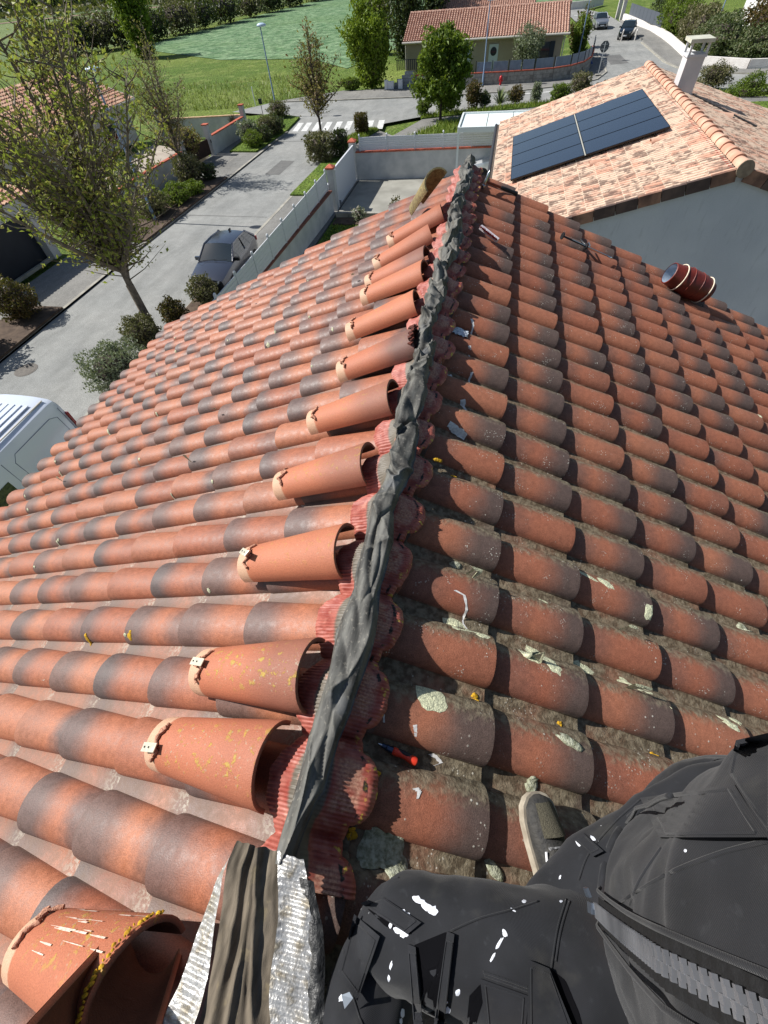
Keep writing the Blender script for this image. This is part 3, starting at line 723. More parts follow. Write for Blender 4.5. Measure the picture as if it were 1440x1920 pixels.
# clay vent pipe
vp = empty('roof_vent', (0, 0, 0), 'brown glazed clay vent pipe with two cream rings lying on the right slope', 'vent pipe')
v0 = RP(1, 2.04, -.40, .085); v1 = RP(1, 2.61, -.36, .085); Mv = basis(v0, v1-v0, (0, 0, 1)) @ Matrix.Rotation(-PI/2, 4, 'X') @ Matrix.Scale(.81, 4)
MB().lathe([(.098, .05), (.100, .0), (.108, .004), (.112, .05), (.118, .10), (.130, .16), (.138, .25), (.139, .34), (.136, .42), (.126, .49), (.110, .50), (.106, .55), (.094, .55), (.094, .40)], Mv, 40, caps=False).build('pipe_wall', pm('red_brown_glaze', lin(120, 46, 34), lin(96, 34, 26), 14, .45, .2, 40, fine=.15), vp, smooth=40)
mb = MB()
for zz, r_ in ((.125, .131), (.48, .133)): mb.lathe([(r_, zz-.006), (r_+.007, zz-.004), (r_+.007, zz+.004), (r_, zz+.006)], Mv, 40, caps=False)
mb.build('ring', pm('cream_slip', lin(230, 214, 190), None, 5, .5), vp, smooth=50)
mb = MB()
for zz in (.22, .35): mb.lathe([(.1375, zz-.004), (.1425, zz), (.1375, zz+.004)], Mv, 40, caps=False)
mb.build('rib', bpy.data.materials['red_brown_glaze'], vp, smooth=60)
MB().lathe([(.097, .004), (.095, .10), (.09, .45)], Mv, 32, caps=False).build('lining', pm('grey_blue_lining', lin(190, 205, 220), lin(150, 165, 182), 20, .35), vp, smooth=60)
# scraps
M_film = pm('clear_film', lin(206, 214, 222), lin(160, 166, 176), 60, .25, .8, 60, spec=.7)
mb = MB(); s_, y_ = unproj_roof(1, 866, 605, .02)
mb.grid(lambda a, b: RP(1, s_-.04+.10*a, y_-.04+.07*b, tile_h(1, s_-.04+.10*a, y_-.04+.07*b)+.006+.016*abs(nz((a*3, b*3, 1)))+.008*nz((a*7, b*7, 4))), 14, 10)
tag(mb.build('plastic_wrapper', M_film, None, smooth=50), 'crumpled clear plastic wrapper on the right slope beside the flashing', 'wrapper')
M_scrap = pm('white_paper', lin(226, 226, 220), lin(190, 190, 186), 80, .8)
for i, (x, y, L, Wd, rot, lab) in enumerate([(858, 806, .10, .022, -.25, 'torn white label scrap with dark smudges in the valley between two tiles'), (845, 697, .05, .02, .5, 'small white scrap in the valley above the torn label')]):
    s_, y_ = unproj_roof(1, x, y, -.05); mb = MB()
    def fn(a, b, s_=s_, y_=y_, L=L, Wd=Wd, rot=rot, i=i):
        ds, dy = (a-.5)*L, (b-.5)*Wd*(1+.5*nz((a*5, i, 2))); ds, dy = ds*math.cos(rot)-dy*math.sin(rot), ds*math.sin(rot)+dy*math.cos(rot)
        return RP(1, s_+ds, y_+dy, tile_h(1, s_+ds, y_+dy)+.004+.005*abs(nz((a*6, b*2, i))))
    mb.grid(fn, 16, 4); tag(mb.build('paper_scrap', M_scrap, None, smooth=60), lab, 'scrap')
# bird-lime streaks on the weathered slope (parts of the house)
M_bird = pm('bird_lime', lin(222, 220, 216), lin(190, 188, 186), 80, .9)
for i, (pts, w) in enumerate([([(855,1105),(872,1115),(882,1140),(885,1160),(893,1172)], .006), ([(718,1328),(726,1340),(730,1372)], .005), ([(783,1358),(786,1372),(788,1382)], .007), ([(826,1412),(838,1420),(846,1430),(830,1436)], .010), ([(887,593),(892,602),(896,612)], .009), ([(885,640),(893,652)], .009), ([(890,690),(892,702)], .008), ([(875,738),(884,748),(889,756)], .012), ([(783,1478),(790,1485),(786,1498)], .010)]):
    mb = MB(); q = [unproj_roof(1, x, y, -.01) for x, y in pts]; rr = random.Random(i)
    n = 12; V = []
    for k in range(n+1):
        t = k/n*(len(q)-1); j = min(int(t), len(q)-2); f = t-j
        s_, y_ = q[j][0]*(1-f)+q[j+1][0]*f, q[j][1]*(1-f)+q[j+1][1]*f
        ww = w*(1-.6*k/n)*(1+.6*nz((k*.9, i, 3)))
        for sg in (-1, 1): V.append(RP(1, s_+sg*ww*.8, y_+sg*ww*.3, tile_h(1, s_+sg*ww*.8, y_+sg*ww*.3)+.0015))
    mb.add(V, [(2*k, 2*k+1, 2*k+3, 2*k+2) for k in range(n)]); mb.build('bird_lime_streak', M_bird, house)
# ------------------------------------------------------------------ ground, streets
def asphalt(name, c1, c2, sc=.35):
    t = NT(name); n0 = t.noise(sc, 4); n1 = t.noise(3, 4); n2 = t.noise(26, 3); n4 = t.noise(.9, 5, t.scale(t.pos(), (1.6, .35, 1)), .65); n5 = t.noise(70, 2)
    col = t.mix(t.ss(n0, .3, .7), c1, c2); col = t.mix(1, col, t.ss(n4, .35, .72, 1.06, .86), 'MULTIPLY'); col = t.mix(1, col, t.ss(n5, .3, .7, .84, 1.16), 'MULTIPLY'); col = t.mix(1, col, t.ss(n1, .3, .7, .93, 1.07), 'MULTIPLY'); col = t.mix(1, col, t.ss(n2, .3, .7, .80, 1.20), 'MULTIPLY')
    t.bsdf(col, .9, t.bump(n2, .4, .02), spec=.25); return t.mat
M_road = asphalt('worn_asphalt', lin(134, 135, 132), lin(147, 147, 143))
M_pave = asphalt('pavement_asphalt', lin(120, 119, 115), lin(134, 132, 127))
M_kerb = pm('kerb_concrete', lin(168, 164, 152), lin(140, 136, 126), 2, .9, .2, 30)
M_conc = pm('patio_concrete', lin(158, 156, 146), lin(136, 134, 125), .8, .9, .15, 20)
M_mark = pm('road_paint', lin(220, 220, 216), lin(190, 190, 186), 3, .7)
M_soil = pm('bed_soil', lin(70, 56, 46), lin(96, 80, 66), 3, .95, .6, 20)
def grassmat(name, c1, c2, c3, sc=.06):
    t = NT(name); n0 = t.noise(sc, 5); n1 = t.noise(.5, 4); n2 = t.noise(5, 4)
    col = t.mix(t.ss(n0, .35, .65), c1, c2); col = t.mix(t.math('MULTIPLY', t.ss(n1, .48, .72), .6), col, c3); col = t.mix(1, col, t.ss(n2, .3, .7, .65, 1.3), 'MULTIPLY')
    t.bsdf(col, .9, t.bump(n2, 1, .3), spec=.15); return t.mat
M_grass = grassmat('meadow_grass', lin(90, 114, 48), lin(114, 130, 60), lin(146, 154, 90))
M_lawn = grassmat('verge_grass', lin(84, 108, 40), lin(104, 124, 50), lin(124, 140, 64), .4)
t = NT('crop_rows'); n0 = t.noise(.05, 4); n1 = t.noise(.55, 5, None, .7); n2 = t.noise(1.6, 4)
col = t.mix(t.ss(n1, .38, .62), lin(80, 112, 76), lin(126, 150, 114)); col = t.mix(t.math('MULTIPLY', t.ss(n0, .4, .7), .4), col, lin(98, 124, 74)); col = t.mix(1, col, t.ss(n2, .3, .7, .7, 1.25), 'MULTIPLY')
t.bsdf(col, .9, t.bump(n1, 1, .5), spec=.15); M_crop = t.mat
M_far = grassmat('far_field', lin(104, 122, 74), lin(120, 136, 86), lin(134, 144, 100), .03)
M_track = pm('dirt_track', lin(120, 98, 84), lin(134, 112, 96), .3, .95)
def sheet(name, pts, z, mat, z1=None):
    o = MB().poly(pts, z, z1).build(name, mat); return tag(o, kind='structure')
sheet('ground', [(-700, -500), (700, -500), (700, 900), (-700, 900)], ZG-.20, M_grass)
sheet('crop_field', [(-20, 70), (-28, 80), (-44.4, 84.5), (-63, 99), (-73.5, 108), (-72, 128), (-70.5, 145), (-69, 164), (-66, 189), (-63, 230), (-20, 260), (60, 250), (40, 160), (2, 120), (-14, 96)], ZG-.15, M_crop)
sheet('far_field', [(-260, 90), (-90, 100), (-80, 118), (-78, 145), (-76, 165), (-73, 190), (-70, 232), (-150, 240), (-300, 190)], ZG-.15, M_far)
sheet('dirt_track', [(-300, 193), (-150, 243), (-60, 236), (-40, 262), (-40, 269), (-62, 243), (-152, 251), (-302, 201)], ZG-.12, M_track)
sheet('far_meadow', [(-400, 210), (-152, 254), (-40, 275), (200, 300), (300, 600), (-500, 600)], ZG-.16, grassmat('rough_meadow', lin(84, 104, 62), lin(104, 118, 76), lin(120, 128, 92), .03))
sheet('road', [(-17.95, -40), (-11.75, -40), (-11.75, 18), (-11.4, 36), (-9.3, 41.0), (-6.4, 42.9), (2.6, 46.0), (7, 46.8), (18, 47.4), (40, 44.8), (40, 52.4), (22.8, 54.0), (18.7, 55.8), (16.2, 60.2), (16.0, 75.3), (15.8, 92), (14.8, 108), (8, 132), (2, 132), (9.2, 108), (9.9, 92), (9.6, 70), (9.8, 64), (9.5, 58.2), (8.3, 54.9), (6.2, 53.0), (.8, 51.2), (-7, 50.5), (-16, 50.7), (-22.9, 51.0), (-26, 47.4), (-21.5, 45.6), (-17.9, 43.8), (-17.5, 39), (-17.65, 26), (-17.95, 14)], ZG, M_road)
def kerb(name, pts, w=.16, h=.075):
    mb = MB(); n = len(pts); L = []; 
    for i, p in enumerate(pts):
        a = Vector(pts[max(i-1, 0)]); b = Vector(pts[min(i+1, n-1)]); d = (b-a).normalized(); nn = Vector((-d.y, d.x)); L.append((Vector(p), nn))
    V = []
    for p, nn in L:
        for k, zz in ((0, -.1), (0, h), (w, h), (w, -.1)): q = p+nn*k; V.append((q.x, q.y, ZG+zz))
    F = []
    for i in range(n-1):
        for k in range(3): F.append((4*i+k, 4*i+k+1, 4*i+4+k+1, 4*i+4+k))
    F += [(0, 1, 2, 3), (4*n-1, 4*n-2, 4*n-3, 4*n-4)]
    mb.add(V, F); tag(mb.build(name, M_kerb), kind='structure')
kerb('kerb', [(-17.72, -30), (-17.72, 14), (-17.45, 25.7), (-17.3, 36), (-17.2, 39)][::1], .16)
kerb('kerb', [(-11.6, 36), (-11.95, 18.7), (-12.15, 4), (-12.15, -30)], .16)
kerb('kerb', [(8.6, 54.6), (6.3, 52.7), (.8, 50.9), (-7, 50.2), (-16, 50.4), (-22.7, 50.7)][::-1], .18)
kerb('kerb', [(9.9, 70), (10.1, 64), (9.8, 58), (8.6, 54.6)][::-1], .18)
kerb('kerb', [(15.6, 75.3), (15.75, 62), (16.3, 58.6), (18.4, 55.4), (22.6, 53.6), (40, 52)][::-1], .18)
sheet('pavement', [(-21.6, -40), (-17.72, -40), (-17.72, 14), (-17.45, 25.7), (-17.3, 36), (-17.3, 38.6), (-21.2, 38.9)], ZG-.1, M_pave, ZG+.065)
sheet('pavement', [(-11.99, -40), (-8.2, -40), (-8.2, 36), (-7.4, 36.3), (-6.4, 41.5), (2.6, 44.2), (7, 45), (18, 45.6), (18, 44.2), (2.6, 42.6), (-4.2, 41.3), (-5.3, 34), (-8.2, 30), (-8.2, 36), (-9.2, 38.6), (-11.45, 36), (-11.8, 18.7), (-11.99, 4)][:4]+[(-9.4, 38.6), (-11.45, 36), (-11.8, 18.7), (-11.99, 4)], ZG-.1, M_pave, ZG+.065)
sheet('footpath', [(-8.2, 36.0), (-6.3, 41.6), (2.6, 44.2), (7, 45.0), (20, 45.2), (20, 43.6), (7, 43.5), (2.6, 42.7), (-4.6, 40.6), (-6.6, 36.0), (-7.6, 30.5), (-8.2, 30.5)], ZG-.1, M_pave, ZG+.06)
sheet('pavement', [(-22.7, 50.9), (-16, 50.6), (-7, 50.4), (.8, 51.1), (6.3, 52.9), (8.5, 54.8), (9.6, 58), (9.9, 64), (9.7, 70), (8.6, 70), (8.2, 62), (6.6, 57.3), (3.6, 54.6), (-2, 54.3), (-13, 54.6), (-16.5, 54.8)], ZG-.1, M_pave, ZG+.065)
sheet('pavement', [(15.8, 75.3), (15.95, 62), (16.5, 58.7), (18.5, 55.6), (22.7, 53.8), (40, 52.2), (40, 55), (23.3, 55.8), (21.6, 56), (18.6, 58.5), (18, 63.9), (18.1, 84.6), (16.2, 97.8), (15.7, 97)], ZG-.1, M_pave, ZG+.065)
sheet('verge', [(-6.6, 36.0), (-4.6, 40.6), (2.6, 42.7), (7, 43.5), (20, 43.6), (20, 28), (4, 28), (-8.2, 27), (-8.2, 30.5), (-7.6, 30.5)], ZG-.1, M_lawn, ZG+.06)
sheet('verge', [(-11.75, 33.5), (-10.6, 34), (-9.3, 38.4), (-10.4, 38.8), (-11.5, 36)], ZG+.04, M_lawn, ZG+.15)
sheet('verge', [(-11.85, 24), (-10.3, 24), (-9.6, 31), (-11.6, 32)], ZG+.04, M_lawn, ZG+.15)
sheet('planting_bed', [(-11.95, 3), (-10.9, 3), (-10.8, 13), (-11.9, 13)], ZG+.04, M_soil, ZG+.15)
sheet('planting_bed', [(-6.4, 41.9), (-6.6, 42.8), (2.6, 45.7), (7, 46.6), (18, 47.2), (18, 45.4), (7, 45.1), (2.6, 44.3)], ZG-.05, M_lawn, ZG+.09)
sheet('planting_bed', [(-17.74, 33.2), (-20, 33.4), (-20.3, 38.8), (-17.32, 38.6)], ZG+.04, M_lawn, ZG+.16)
sheet('planting_bed', [(-17.5, 27.4), (-19.4, 27.2), (-20.6, 22), (-20.6, 17), (-17.74, 17.2), (-17.6, 22)], ZG+.04, M_soil, ZG+.16)
sheet('planting_bed', [(-17.74, 10.2), (-19.2, 10.2), (-20.5, 8), (-20.5, -4), (-17.74, -4)], ZG+.04, M_soil, ZG+.16)
sheet('traffic_island', [(-17.7, 43.7), (-20.6, 45.4), (-23, 44.6), (-22, 41), (-20.4, 38.9), (-17.35, 38.9)], ZG-.1, M_lawn, ZG+.13)
sheet('patio', [(-8.1, 20.9), (-8.1, 27), (4, 27.8), (4, 8), (-.6, 8), (-.6, 20.9)], ZG-.1, M_conc, ZG+.10)
sheet('bounce_yard', [(-.2, -30), (14, -30), (14, 5.6), (-.2, 5.6)], ZG-.1, pm('bounce_gravel', lin(150, 148, 146), lin(128, 128, 128), 12, .95, .5, 60, fine=.2, fsc=80), ZG+.05)  # out-of-view grey ground added so green bounce stays off the neighbour's wall
sheet('garden', [(-8.1, 2), (-8.1, 20.7), (-.7, 20.7), (-.7, 2)], ZG-.1, M_lawn, ZG+.06)
sheet('planting_bed', [(-8.0, 20.6), (-3.0, 20.6), (-3.0, 19.7), (-8, 19.7)], ZG+.02, M_soil, ZG+.10)
# crossing stripes, lane marks
k = 0
for i in range(9):
    x = -17.1+i*.925
    if i == 0: x = -16.95
    sheet('crossing_stripe', [(x, 39.3), (x+.5, 39.3), (x+.15, 42.1), (x-.35, 42.1)], ZG+.004, M_mark)
sheet('road_marking', [(1.8, 49.8), (4.4, 50.3), (4.4, 50.55), (1.8, 50.05)], ZG+.004, M_mark)
sheet('road_marking', [(5.6, 50.4), (8.4, 50.9), (8.4, 51.15), (5.6, 50.65)], ZG+.004, M_mark)
sheet('road_marking', [(9.9, 108), (15, 107.4), (15, 107.9), (9.9, 108.5)], ZG+.004, M_mark)
for (x, y, r_) in ((-16.3, 5.95, .42), (-13.9, 38.3, .36), (-13.3, 17.5, .3), (-14.2, 36.2, .25)):
    mb = MB(); mb.lathe([(r_, ZG+.004), (r_, ZG+.008)], Matrix.Translation((x, y, 0)), 24); mb.lathe([(r_*.86, ZG+.0085), (r_*.86, ZG+.012)], Matrix.Translation((x, y, 0)), 24)
    tag(mb.build('manhole_cover', [pm('manhole_iron', lin(104, 98, 90), lin(84, 78, 72), 14, .7, .5, 40)]), {5.95: 'round manhole cover in the street in front of the white van', 38.3: 'manhole cover in the street just before the zebra crossing', 17.5: 'small drain cover in the street beside the parked grey car', 36.2: 'smallest cover in the street below the zebra crossing'}[y], 'manhole cover')
M_patch = asphalt('asphalt_repair', lin(104, 104, 102), lin(114, 113, 110))
sheet('asphalt_patch', [(-17.6, 21.2), (-12.2, 20.9), (-12.2, 20.83), (-17.6, 21.1)], ZG+.004, M_patch)
sheet('asphalt_patch', [(-15.2, 28.3), (-14.1, 28.2), (-14.0, 31.2), (-15.1, 31.4)], ZG+.004, M_patch)
sheet('asphalt_patch', [(-17.4, 36.45), (-11.6, 36.15), (-11.6, 36.0), (-17.4, 36.3)], ZG+.004, M_patch)
sheet('asphalt_patch', [(10.6, 62), (12.4, 62.4), (12.2, 68), (10.5, 67.6)], ZG+.004, M_patch)
for y in (16.2, 19.5, 24.0, 29.6): sheet('pavement_joint', [(-21.2, y), (-17.9, y), (-17.9, y+.04), (-21.2, y+.04)], ZG+.069, M_kerb)
sheet('pavement_joint', [(-19.4, 11), (-19.36, 11), (-19.0, 33), (-19.04, 33)], ZG+.071, M_kerb)
# ------------------------------------------------------------------ walls, fences
M_wall = pm('grey_white_render', lin(198, 198, 196), lin(176, 178, 178), 1.5, .9, .15, 40, fine=.05, fsc=60)
M_cop = pm('terracotta_coping', lin(196, 104, 78), lin(168, 84, 62), 4, .8, .2, 40)
M_copd = pm('dark_coping', lin(140, 84, 66), lin(112, 70, 58), 4, .8, .2, 40)
M_pvc = pm('white_pvc', lin(214, 216, 220), None, 5, .4)
M_cap = M_cop
def wallseg(mb, a, b, t, z0, z1, mi=0, over=0.0):
    a = Vector(a); b = Vector(b); d = b-a; L = d.length; c = (a+b)/2
    mb.box((c.x, c.y, (z0+z1)/2), (L+2*over, t+2*over, z1-z0), math.atan2(d.y, d.x), mi)
def wall(name, label, pts, h, mat, t=.2, cop=None, ch=.06, cat='wall'):
    root = empty(name, (*pts[0], ZG), label, cat); mb = MB()
    for a, b in zip(pts, pts[1:]): wallseg(mb, a, b, t, ZG-.1, ZG+h)
    mb.build('wall_face', mat, root)
    if cop:
        n = 0
        for a, b in zip(pts, pts[1:]):
            a = Vector(a); b = Vector(b); L = (b-a).length; k = max(1, int(L/.5)); d = (b-a)/k
            for i in range(k):
                q = MB(); wallseg(q, a+d*i+d.normalized()*.006, a+d*(i+1)-d.normalized()*.006, t+.07, ZG+h+.002, ZG+h+ch+.006*((i*7) % 3)/2); q.build('coping_tile', cop, root)
    return root
def pillar(name, label, x, y, w, h, mat, cap, group=None, capw=.1, pyramid=True):
    root = empty(name, (x, y, ZG), label, 'pillar', group)
    MB().box((x, y, ZG+h/2-.05), (w, w, h+.1)).build('shaft', mat, root)
    mb = MB(); mb.box((x, y, ZG+h+.032), (w+capw, w+capw, .06))
    if pyramid: mb.add([(x-w/2-.05, y-w/2-.05, ZG+h+.063), (x+w/2+.05, y-w/2-.05, ZG+h+.063), (x+w/2+.05, y+w/2+.05, ZG+h+.063), (x-w/2-.05, y+w/2+.05, ZG+h+.063), (x, y, ZG+h+.2)], [(0,1,4),(1,2,4),(2,3,4),(3,0,4)])
    mb.build('cap', cap, root); return root
def pvc_fence(label, a, b, n, z0, z1, mat, side=0, group=None):
    root = empty('slat_fence', (*a, z0), label, 'fence', group); a = Vector(a); b = Vector(b); d = (b-a)/n; ang = math.atan2(d.y, d.x)
    for i in range(n+1):
        p = a+d*i; mb = MB(); mb.box((p.x, p.y, (z0+z1)/2+.03), (.07, .09, z1-z0+.10), ang); mb.lathe([(.05, 0), (.055, .02), (.035, .06), (.0, .075)], Matrix.Translation((p.x, p.y, z1+.08)), 10)
        mb.build('post', mat, root)
    ns = 6; hs = (z1-z0)/ns
    sl_me = {}
    for i in range(n):
        p = a+d*(i+.5)
        for k in range(ns):
            mb = MB(); mb.box((p.x, p.y, z0+hs*(k+.5)), (d.length-.075, .03, hs-.012), ang); mb.build('slat', mat, root)
    return root
# street boundary of our garden: low wall, white slats, gate
wall('boundary_wall', 'low grey rendered wall with brown coping carrying the white slat fence along the street', [(-8.45, 21.5), (-8.7, 12), (-8.8, 1)], 1.0, M_wall, .18, M_copd)
pvc_fence('white slat fence on the low street wall beside the parked grey car', (-8.55, 21.35), (-8.72, 6.6), 9, ZG+1.07, ZG+1.88, M_pvc)
pillar('gate_pillar', 'white gate pillar with a terracotta cap and letter box, near end of the white gate', -8.40, 21.86, .36, 1.92, M_wall, M_cap)
pillar('gate_pillar', 'white gate pillar with a terracotta cap at the far corner of the patio', -8.40, 26.75, .36, 1.92, M_wall, M_cap)
MB().box((-8.62, 21.75, ZG+1.1), (.14, .32, .36)).build('letter_box', M_pvc, None); tag(bpy.data.objects['letter_box'], 'white letter box hung on the near gate pillar', 'letter box')
g = empty('sliding_gate', (-8.3, 24.3, ZG+.1), 'closed white sliding gate between the two capped pillars', 'gate')
MB().box((-8.32, 24.3, ZG+.97), (.05, 4.4, 1.6)).build('panel', M_pvc, g)
mb = MB(); mb.box((-8.32, 24.3, ZG+1.80), (.09, 4.5, .07)); mb.box((-8.32, 24.3, ZG+.14), (.09, 4.5, .08)); mb.build('rail', M_pvc, g)
MB().box((-8.25, 22.10, ZG+.95), (.10, .10, 1.7)).build('stile', M_pvc, g); MB().box((-8.25, 22.3, ZG+.2), (.16, .3, .25)).build('motor_box', pm('grey_plastic', lin(110, 112, 116)), g)
wall('patio_wall', 'tall grey rendered wall at the back of the patio with terracotta coping', [(-8.25, 26.75), (-2, 27.15), (4, 27.5)], 1.42, M_wall, .2, M_cop)
pvc_fence('white slat fence standing on the patio back wall', (-7.95, 26.77), (3.6, 27.48), 7, ZG+1.50, ZG+2.12, M_pvc)
ge = empty('garden_edging', (-5.5, 20.75, ZG), 'row of pale edging blocks between the patio and the shaded garden bed', 'edging')
for i in range(7): MB().box((-7.7+i*.72, 20.75, ZG+.17), (.70, .10, .2)).build('edging_block', M_kerb, ge)
# carport
cp = empty('carport', (0, 27.6, ZG+.1), 'white flat roofed carport with slender square posts behind our roof ridge', 'carport')
M_alu = pm('white_aluminium', lin(222, 228, 226), None, 4, .4)
zc = ZG+2.5
for i, (x0, x1) in enumerate(((-2.0, -.62), (-.58, .80), (.84, 2.2))):
    MB().box(((x0+x1)/2, 27.75, zc-.03), (x1-x0, 3.25, .04)).build('roof_panel', pm('white_roof_sheet', lin(232, 240, 238), None, 4, .35) if i == 0 else bpy.data.materials['white_roof_sheet'], cp)
for (c, d) in (((.1, 26.08, zc-.04), (4.4, .1, .22)), ((.1, 29.42, zc-.04), (4.4, .1, .22)), ((-2.08, 27.75, zc-.04), (.1, 3.24, .22)), ((2.28, 27.75, zc-.04), (.1, 3.24, .22))): MB().box(c, d).build('beam', M_alu, cp)
for (x, y) in ((-2.06, 26.1), (-2.06, 29.4), (2.26, 26.1), (2.26, 29.4)): MB().box((x, y, (zc-.16+ZG)/2+.02), (.11, .11, zc-.16-ZG)).build('post', M_alu, cp)
# ------------------------------------------------------------------ neighbour's house with solar panels
nb = empty('neighbour_house', (4.64, 11, ZG), 'white neighbour house with a mottled straw and pink roof carrying solar panels and a chimney', 'house')
ZR = -1.6; NX = 4.64; AN = R(16); NY0, NY1 = 5.75, 16.2; NSL = (NX-.18)/math.cos(AN)
def NP(side, s, y, h=0): return Vector((NX+side*(s*math.cos(AN)+h*math.sin(AN)), y, ZR-s*math.sin(AN)+h*math.cos(AN)))
def ntile_mat(src):
    t = NT('mottled_tile_'+src.lower()); lc = t.sep(t.attr('lc').outputs['Vector'])
    if src == 'OBJ':
        oi = t.n('ShaderNodeObjectInfo'); tc = t.n('ShaderNodeSeparateColor'); t.L(oi.outputs['Color'], tc.inputs[0])
    else:
        tc = t.n('ShaderNodeSeparateColor'); t.L(t.attr('tc').outputs['Color'], tc.inputs[0])
    r, g, b = tc.outputs; n1 = t.noise(3.0, 3); n2 = t.noise(40, 3); nq = t.noise(3.6, 3, t.scale(t.pos(), (1.0, 2.0, 1)), .6, 1.2)
    crest = t.ss(lc[2], .012, .046)
    top = t.mix(t.math('MULTIPLY', t.ss(t.math('ADD', t.math('MULTIPLY_ADD', r, .30, .30), t.math('MULTIPLY_ADD', n1, 1.3, -.6)), .38, .75), .75), lin(218, 192, 168), lin(206, 148, 122))
    col = t.mix(crest, lin(158, 98, 78), top)
    dk = t.math('MULTIPLY', t.ss(t.math('ADD', nq, t.math('MULTIPLY_ADD', g, .14, -.07)), .46, .64), .85)
    col = t.mix(dk, col, lin(110, 90, 80)); col = t.mix(t.math('MULTIPLY', t.ss(lc[1], .955, .985), .6), col, lin(226, 208, 186)); col = t.mix(1, col, t.ss(n2, .3, .7, .9, 1.1), 'MULTIPLY')
    t.bsdf(col, .8, spec=.3); return t.mat
NM = {'OBJ': ntile_mat('OBJ'), 'ATTR': ntile_mat('ATTR')}
NPW, NE = .235, .345
def ntile(seg=5):
    V = []; F = []; LC = []; TLn = NE+.05
    us = []
    for hump in (0, 1):
        for k in range(seg+1):
            tt = k/seg; us.append((-.1175+hump*.1175+.1175*(.10+.80*tt), .056*math.sin(PI*tt)**.7))
    nu = len(us)
    for v in (0, .5, 1):
        for u, h in us: V.append((u, -TLn*(1-v), h-.012*(1-v))); LC.append((u, v, h))
    for u, h in us: V.append((u, 0, h-.014)); LC.append((u, 1, h))
    for r in range(3):
        for k in range(nu-1): F.append((r*nu+k, r*nu+k+1, (r+1)*nu+k+1, (r+1)*nu+k))
    return np.array(V, np.float32), np.array(F, np.int32), np.array(LC, np.float32)
NV, NF, NLC = ntile()
nme = npmesh('roof_tile', NV, NF, NM['OBJ'], True, {'lc': ('FLOAT_VECTOR', NLC)}); nme.set_sharp_from_angle(angle=R(40))
ntl = []; rn = random.Random(17)
for side in (-1, 1):
    nc = int(NSL/NE)+1
    for c in range(nc):
        s = .16+(c+1)*NE
        if s > NSL+.12: continue
        for row in range(int((NY1-NY0)/NPW)):
            y = NY0+.13+row*NPW; o = NP(side, s, y, rn.uniform(0, .004))
            v = Vector((side*math.cos(AN), 0, -math.sin(AN))); n_ = Vector((side*math.sin(AN), 0, math.cos(AN))); u = v.cross(n_)
            M = Matrix((u, v, n_)).transposed().to_4x4(); M.translation = o
            pr = project(o); ntl.append((-pr[2] if pr and pr[0] < 1500 and pr[0] > 900 and side < 0 else -999, M, (rn.random()**1.3, rn.random(), rn.random())))
ntl.sort(key=lambda q: -q[0])
for sc_, M, col in ntl[:300]:
    o = bpy.data.objects.new('roof_tile', nme); COL.objects.link(o); o.parent = nb; o.matrix_parent_inverse = MWI(nb); o.matrix_basis = M; o.color = (*col, 1)
VV = []; FF = []; LL = []; CC = []
for i, (sc_, M, col) in enumerate(ntl[300:]):
    A = np.array(M); VV.append(NV @ A[:3, :3].T+A[:3, 3]); FF.append(NF+i*len(NV)); LL.append(NLC); CC.append(np.tile(np.array([*col, 1], np.float32), (len(NV), 1)))
me = npmesh('roof_tile_field', np.concatenate(VV), np.concatenate(FF), NM['ATTR'], True, {'lc': ('FLOAT_VECTOR', np.concatenate(LL)), 'tc': ('FLOAT_COLOR', np.concatenate(CC))}); me.set_sharp_from_angle(angle=R(40))
o = link('roof_tile_field', me, nb); o['kind'] = 'stuff'
mb = MB()
for sd in (-1, 1):
    a = [NP(sd, .02, NY0+.04, -.03), NP(sd, NSL+.1, NY0+.04, -.03), NP(sd, NSL+.1, NY1-.04, -.03), NP(sd, .02, NY1-.04, -.03)]; b = [p-Vector((0, 0, .08)) for p in a]
    mb.add(a+b, [(0,1,2,3),(7,6,5,4),(0,4,5,1),(1,5,6,2),(2,6,7,3),(3,7,4,0)])
mb.build('roof_deck', M_deck, nb)
# ridge tiles, gable edge tiles
M_nr = pm('ridge_straw', lin(208, 172, 148), lin(186, 134, 110), 2.5, .8); M_nrd = pm('ridge_mortar_red', lin(150, 58, 46), lin(120, 44, 36), 8, .9)
rk = 26; rl = (NY1-NY0)/rk
for i in range(rk):
    y0 = NY0-.05+i*rl; mb = MB(); r0_, r1_ = .128, .108
    mb.grid(lambda a, b: (NX+math.cos(PI*a)*(r0_+(r1_-r0_)*b), y0+(rl+.03)*b, ZR+.02-.012*b+math.sin(PI*a)*(r0_+(r1_-r0_)*b)*.95), 10, 1)
    mb.grid(lambda a, b: (NX+math.cos(PI*a)*(r0_-.022*b), y0+.0005*b, ZR+.02+math.sin(PI*a)*(r0_-.022*b)*.95), 10, 1)
    mb.build('ridge_tile', [M_nr], nb, smooth=50)
mb = MB()
for sd in (-1, 1): mb.box((NX+sd*.15, (NY0+NY1)/2, ZR-.035), (.05, NY1-NY0-.1, .05))
mb.build('ridge_mortar', M_nrd, nb)
mb = MB(); mb.lathe([(.001, 0), (.134, 0), (.134, .03), (.001, .03)], Matrix.Translation((NX, NY0-.045, ZR+.02)) @ Matrix.Rotation(PI/2, 4, 'X'), 20); mb.build('ridge_end_cap', pm('old_grey_clay', lin(150, 132, 112), lin(124, 106, 90), 10, .85), nb, smooth=40)
M_vt = [pm('gable_tile_dark', lin(96, 78, 70), lin(70, 56, 52), 5, .8), pm('gable_tile_pink', lin(160, 120, 98), lin(96, 70, 60), 3, .8)]
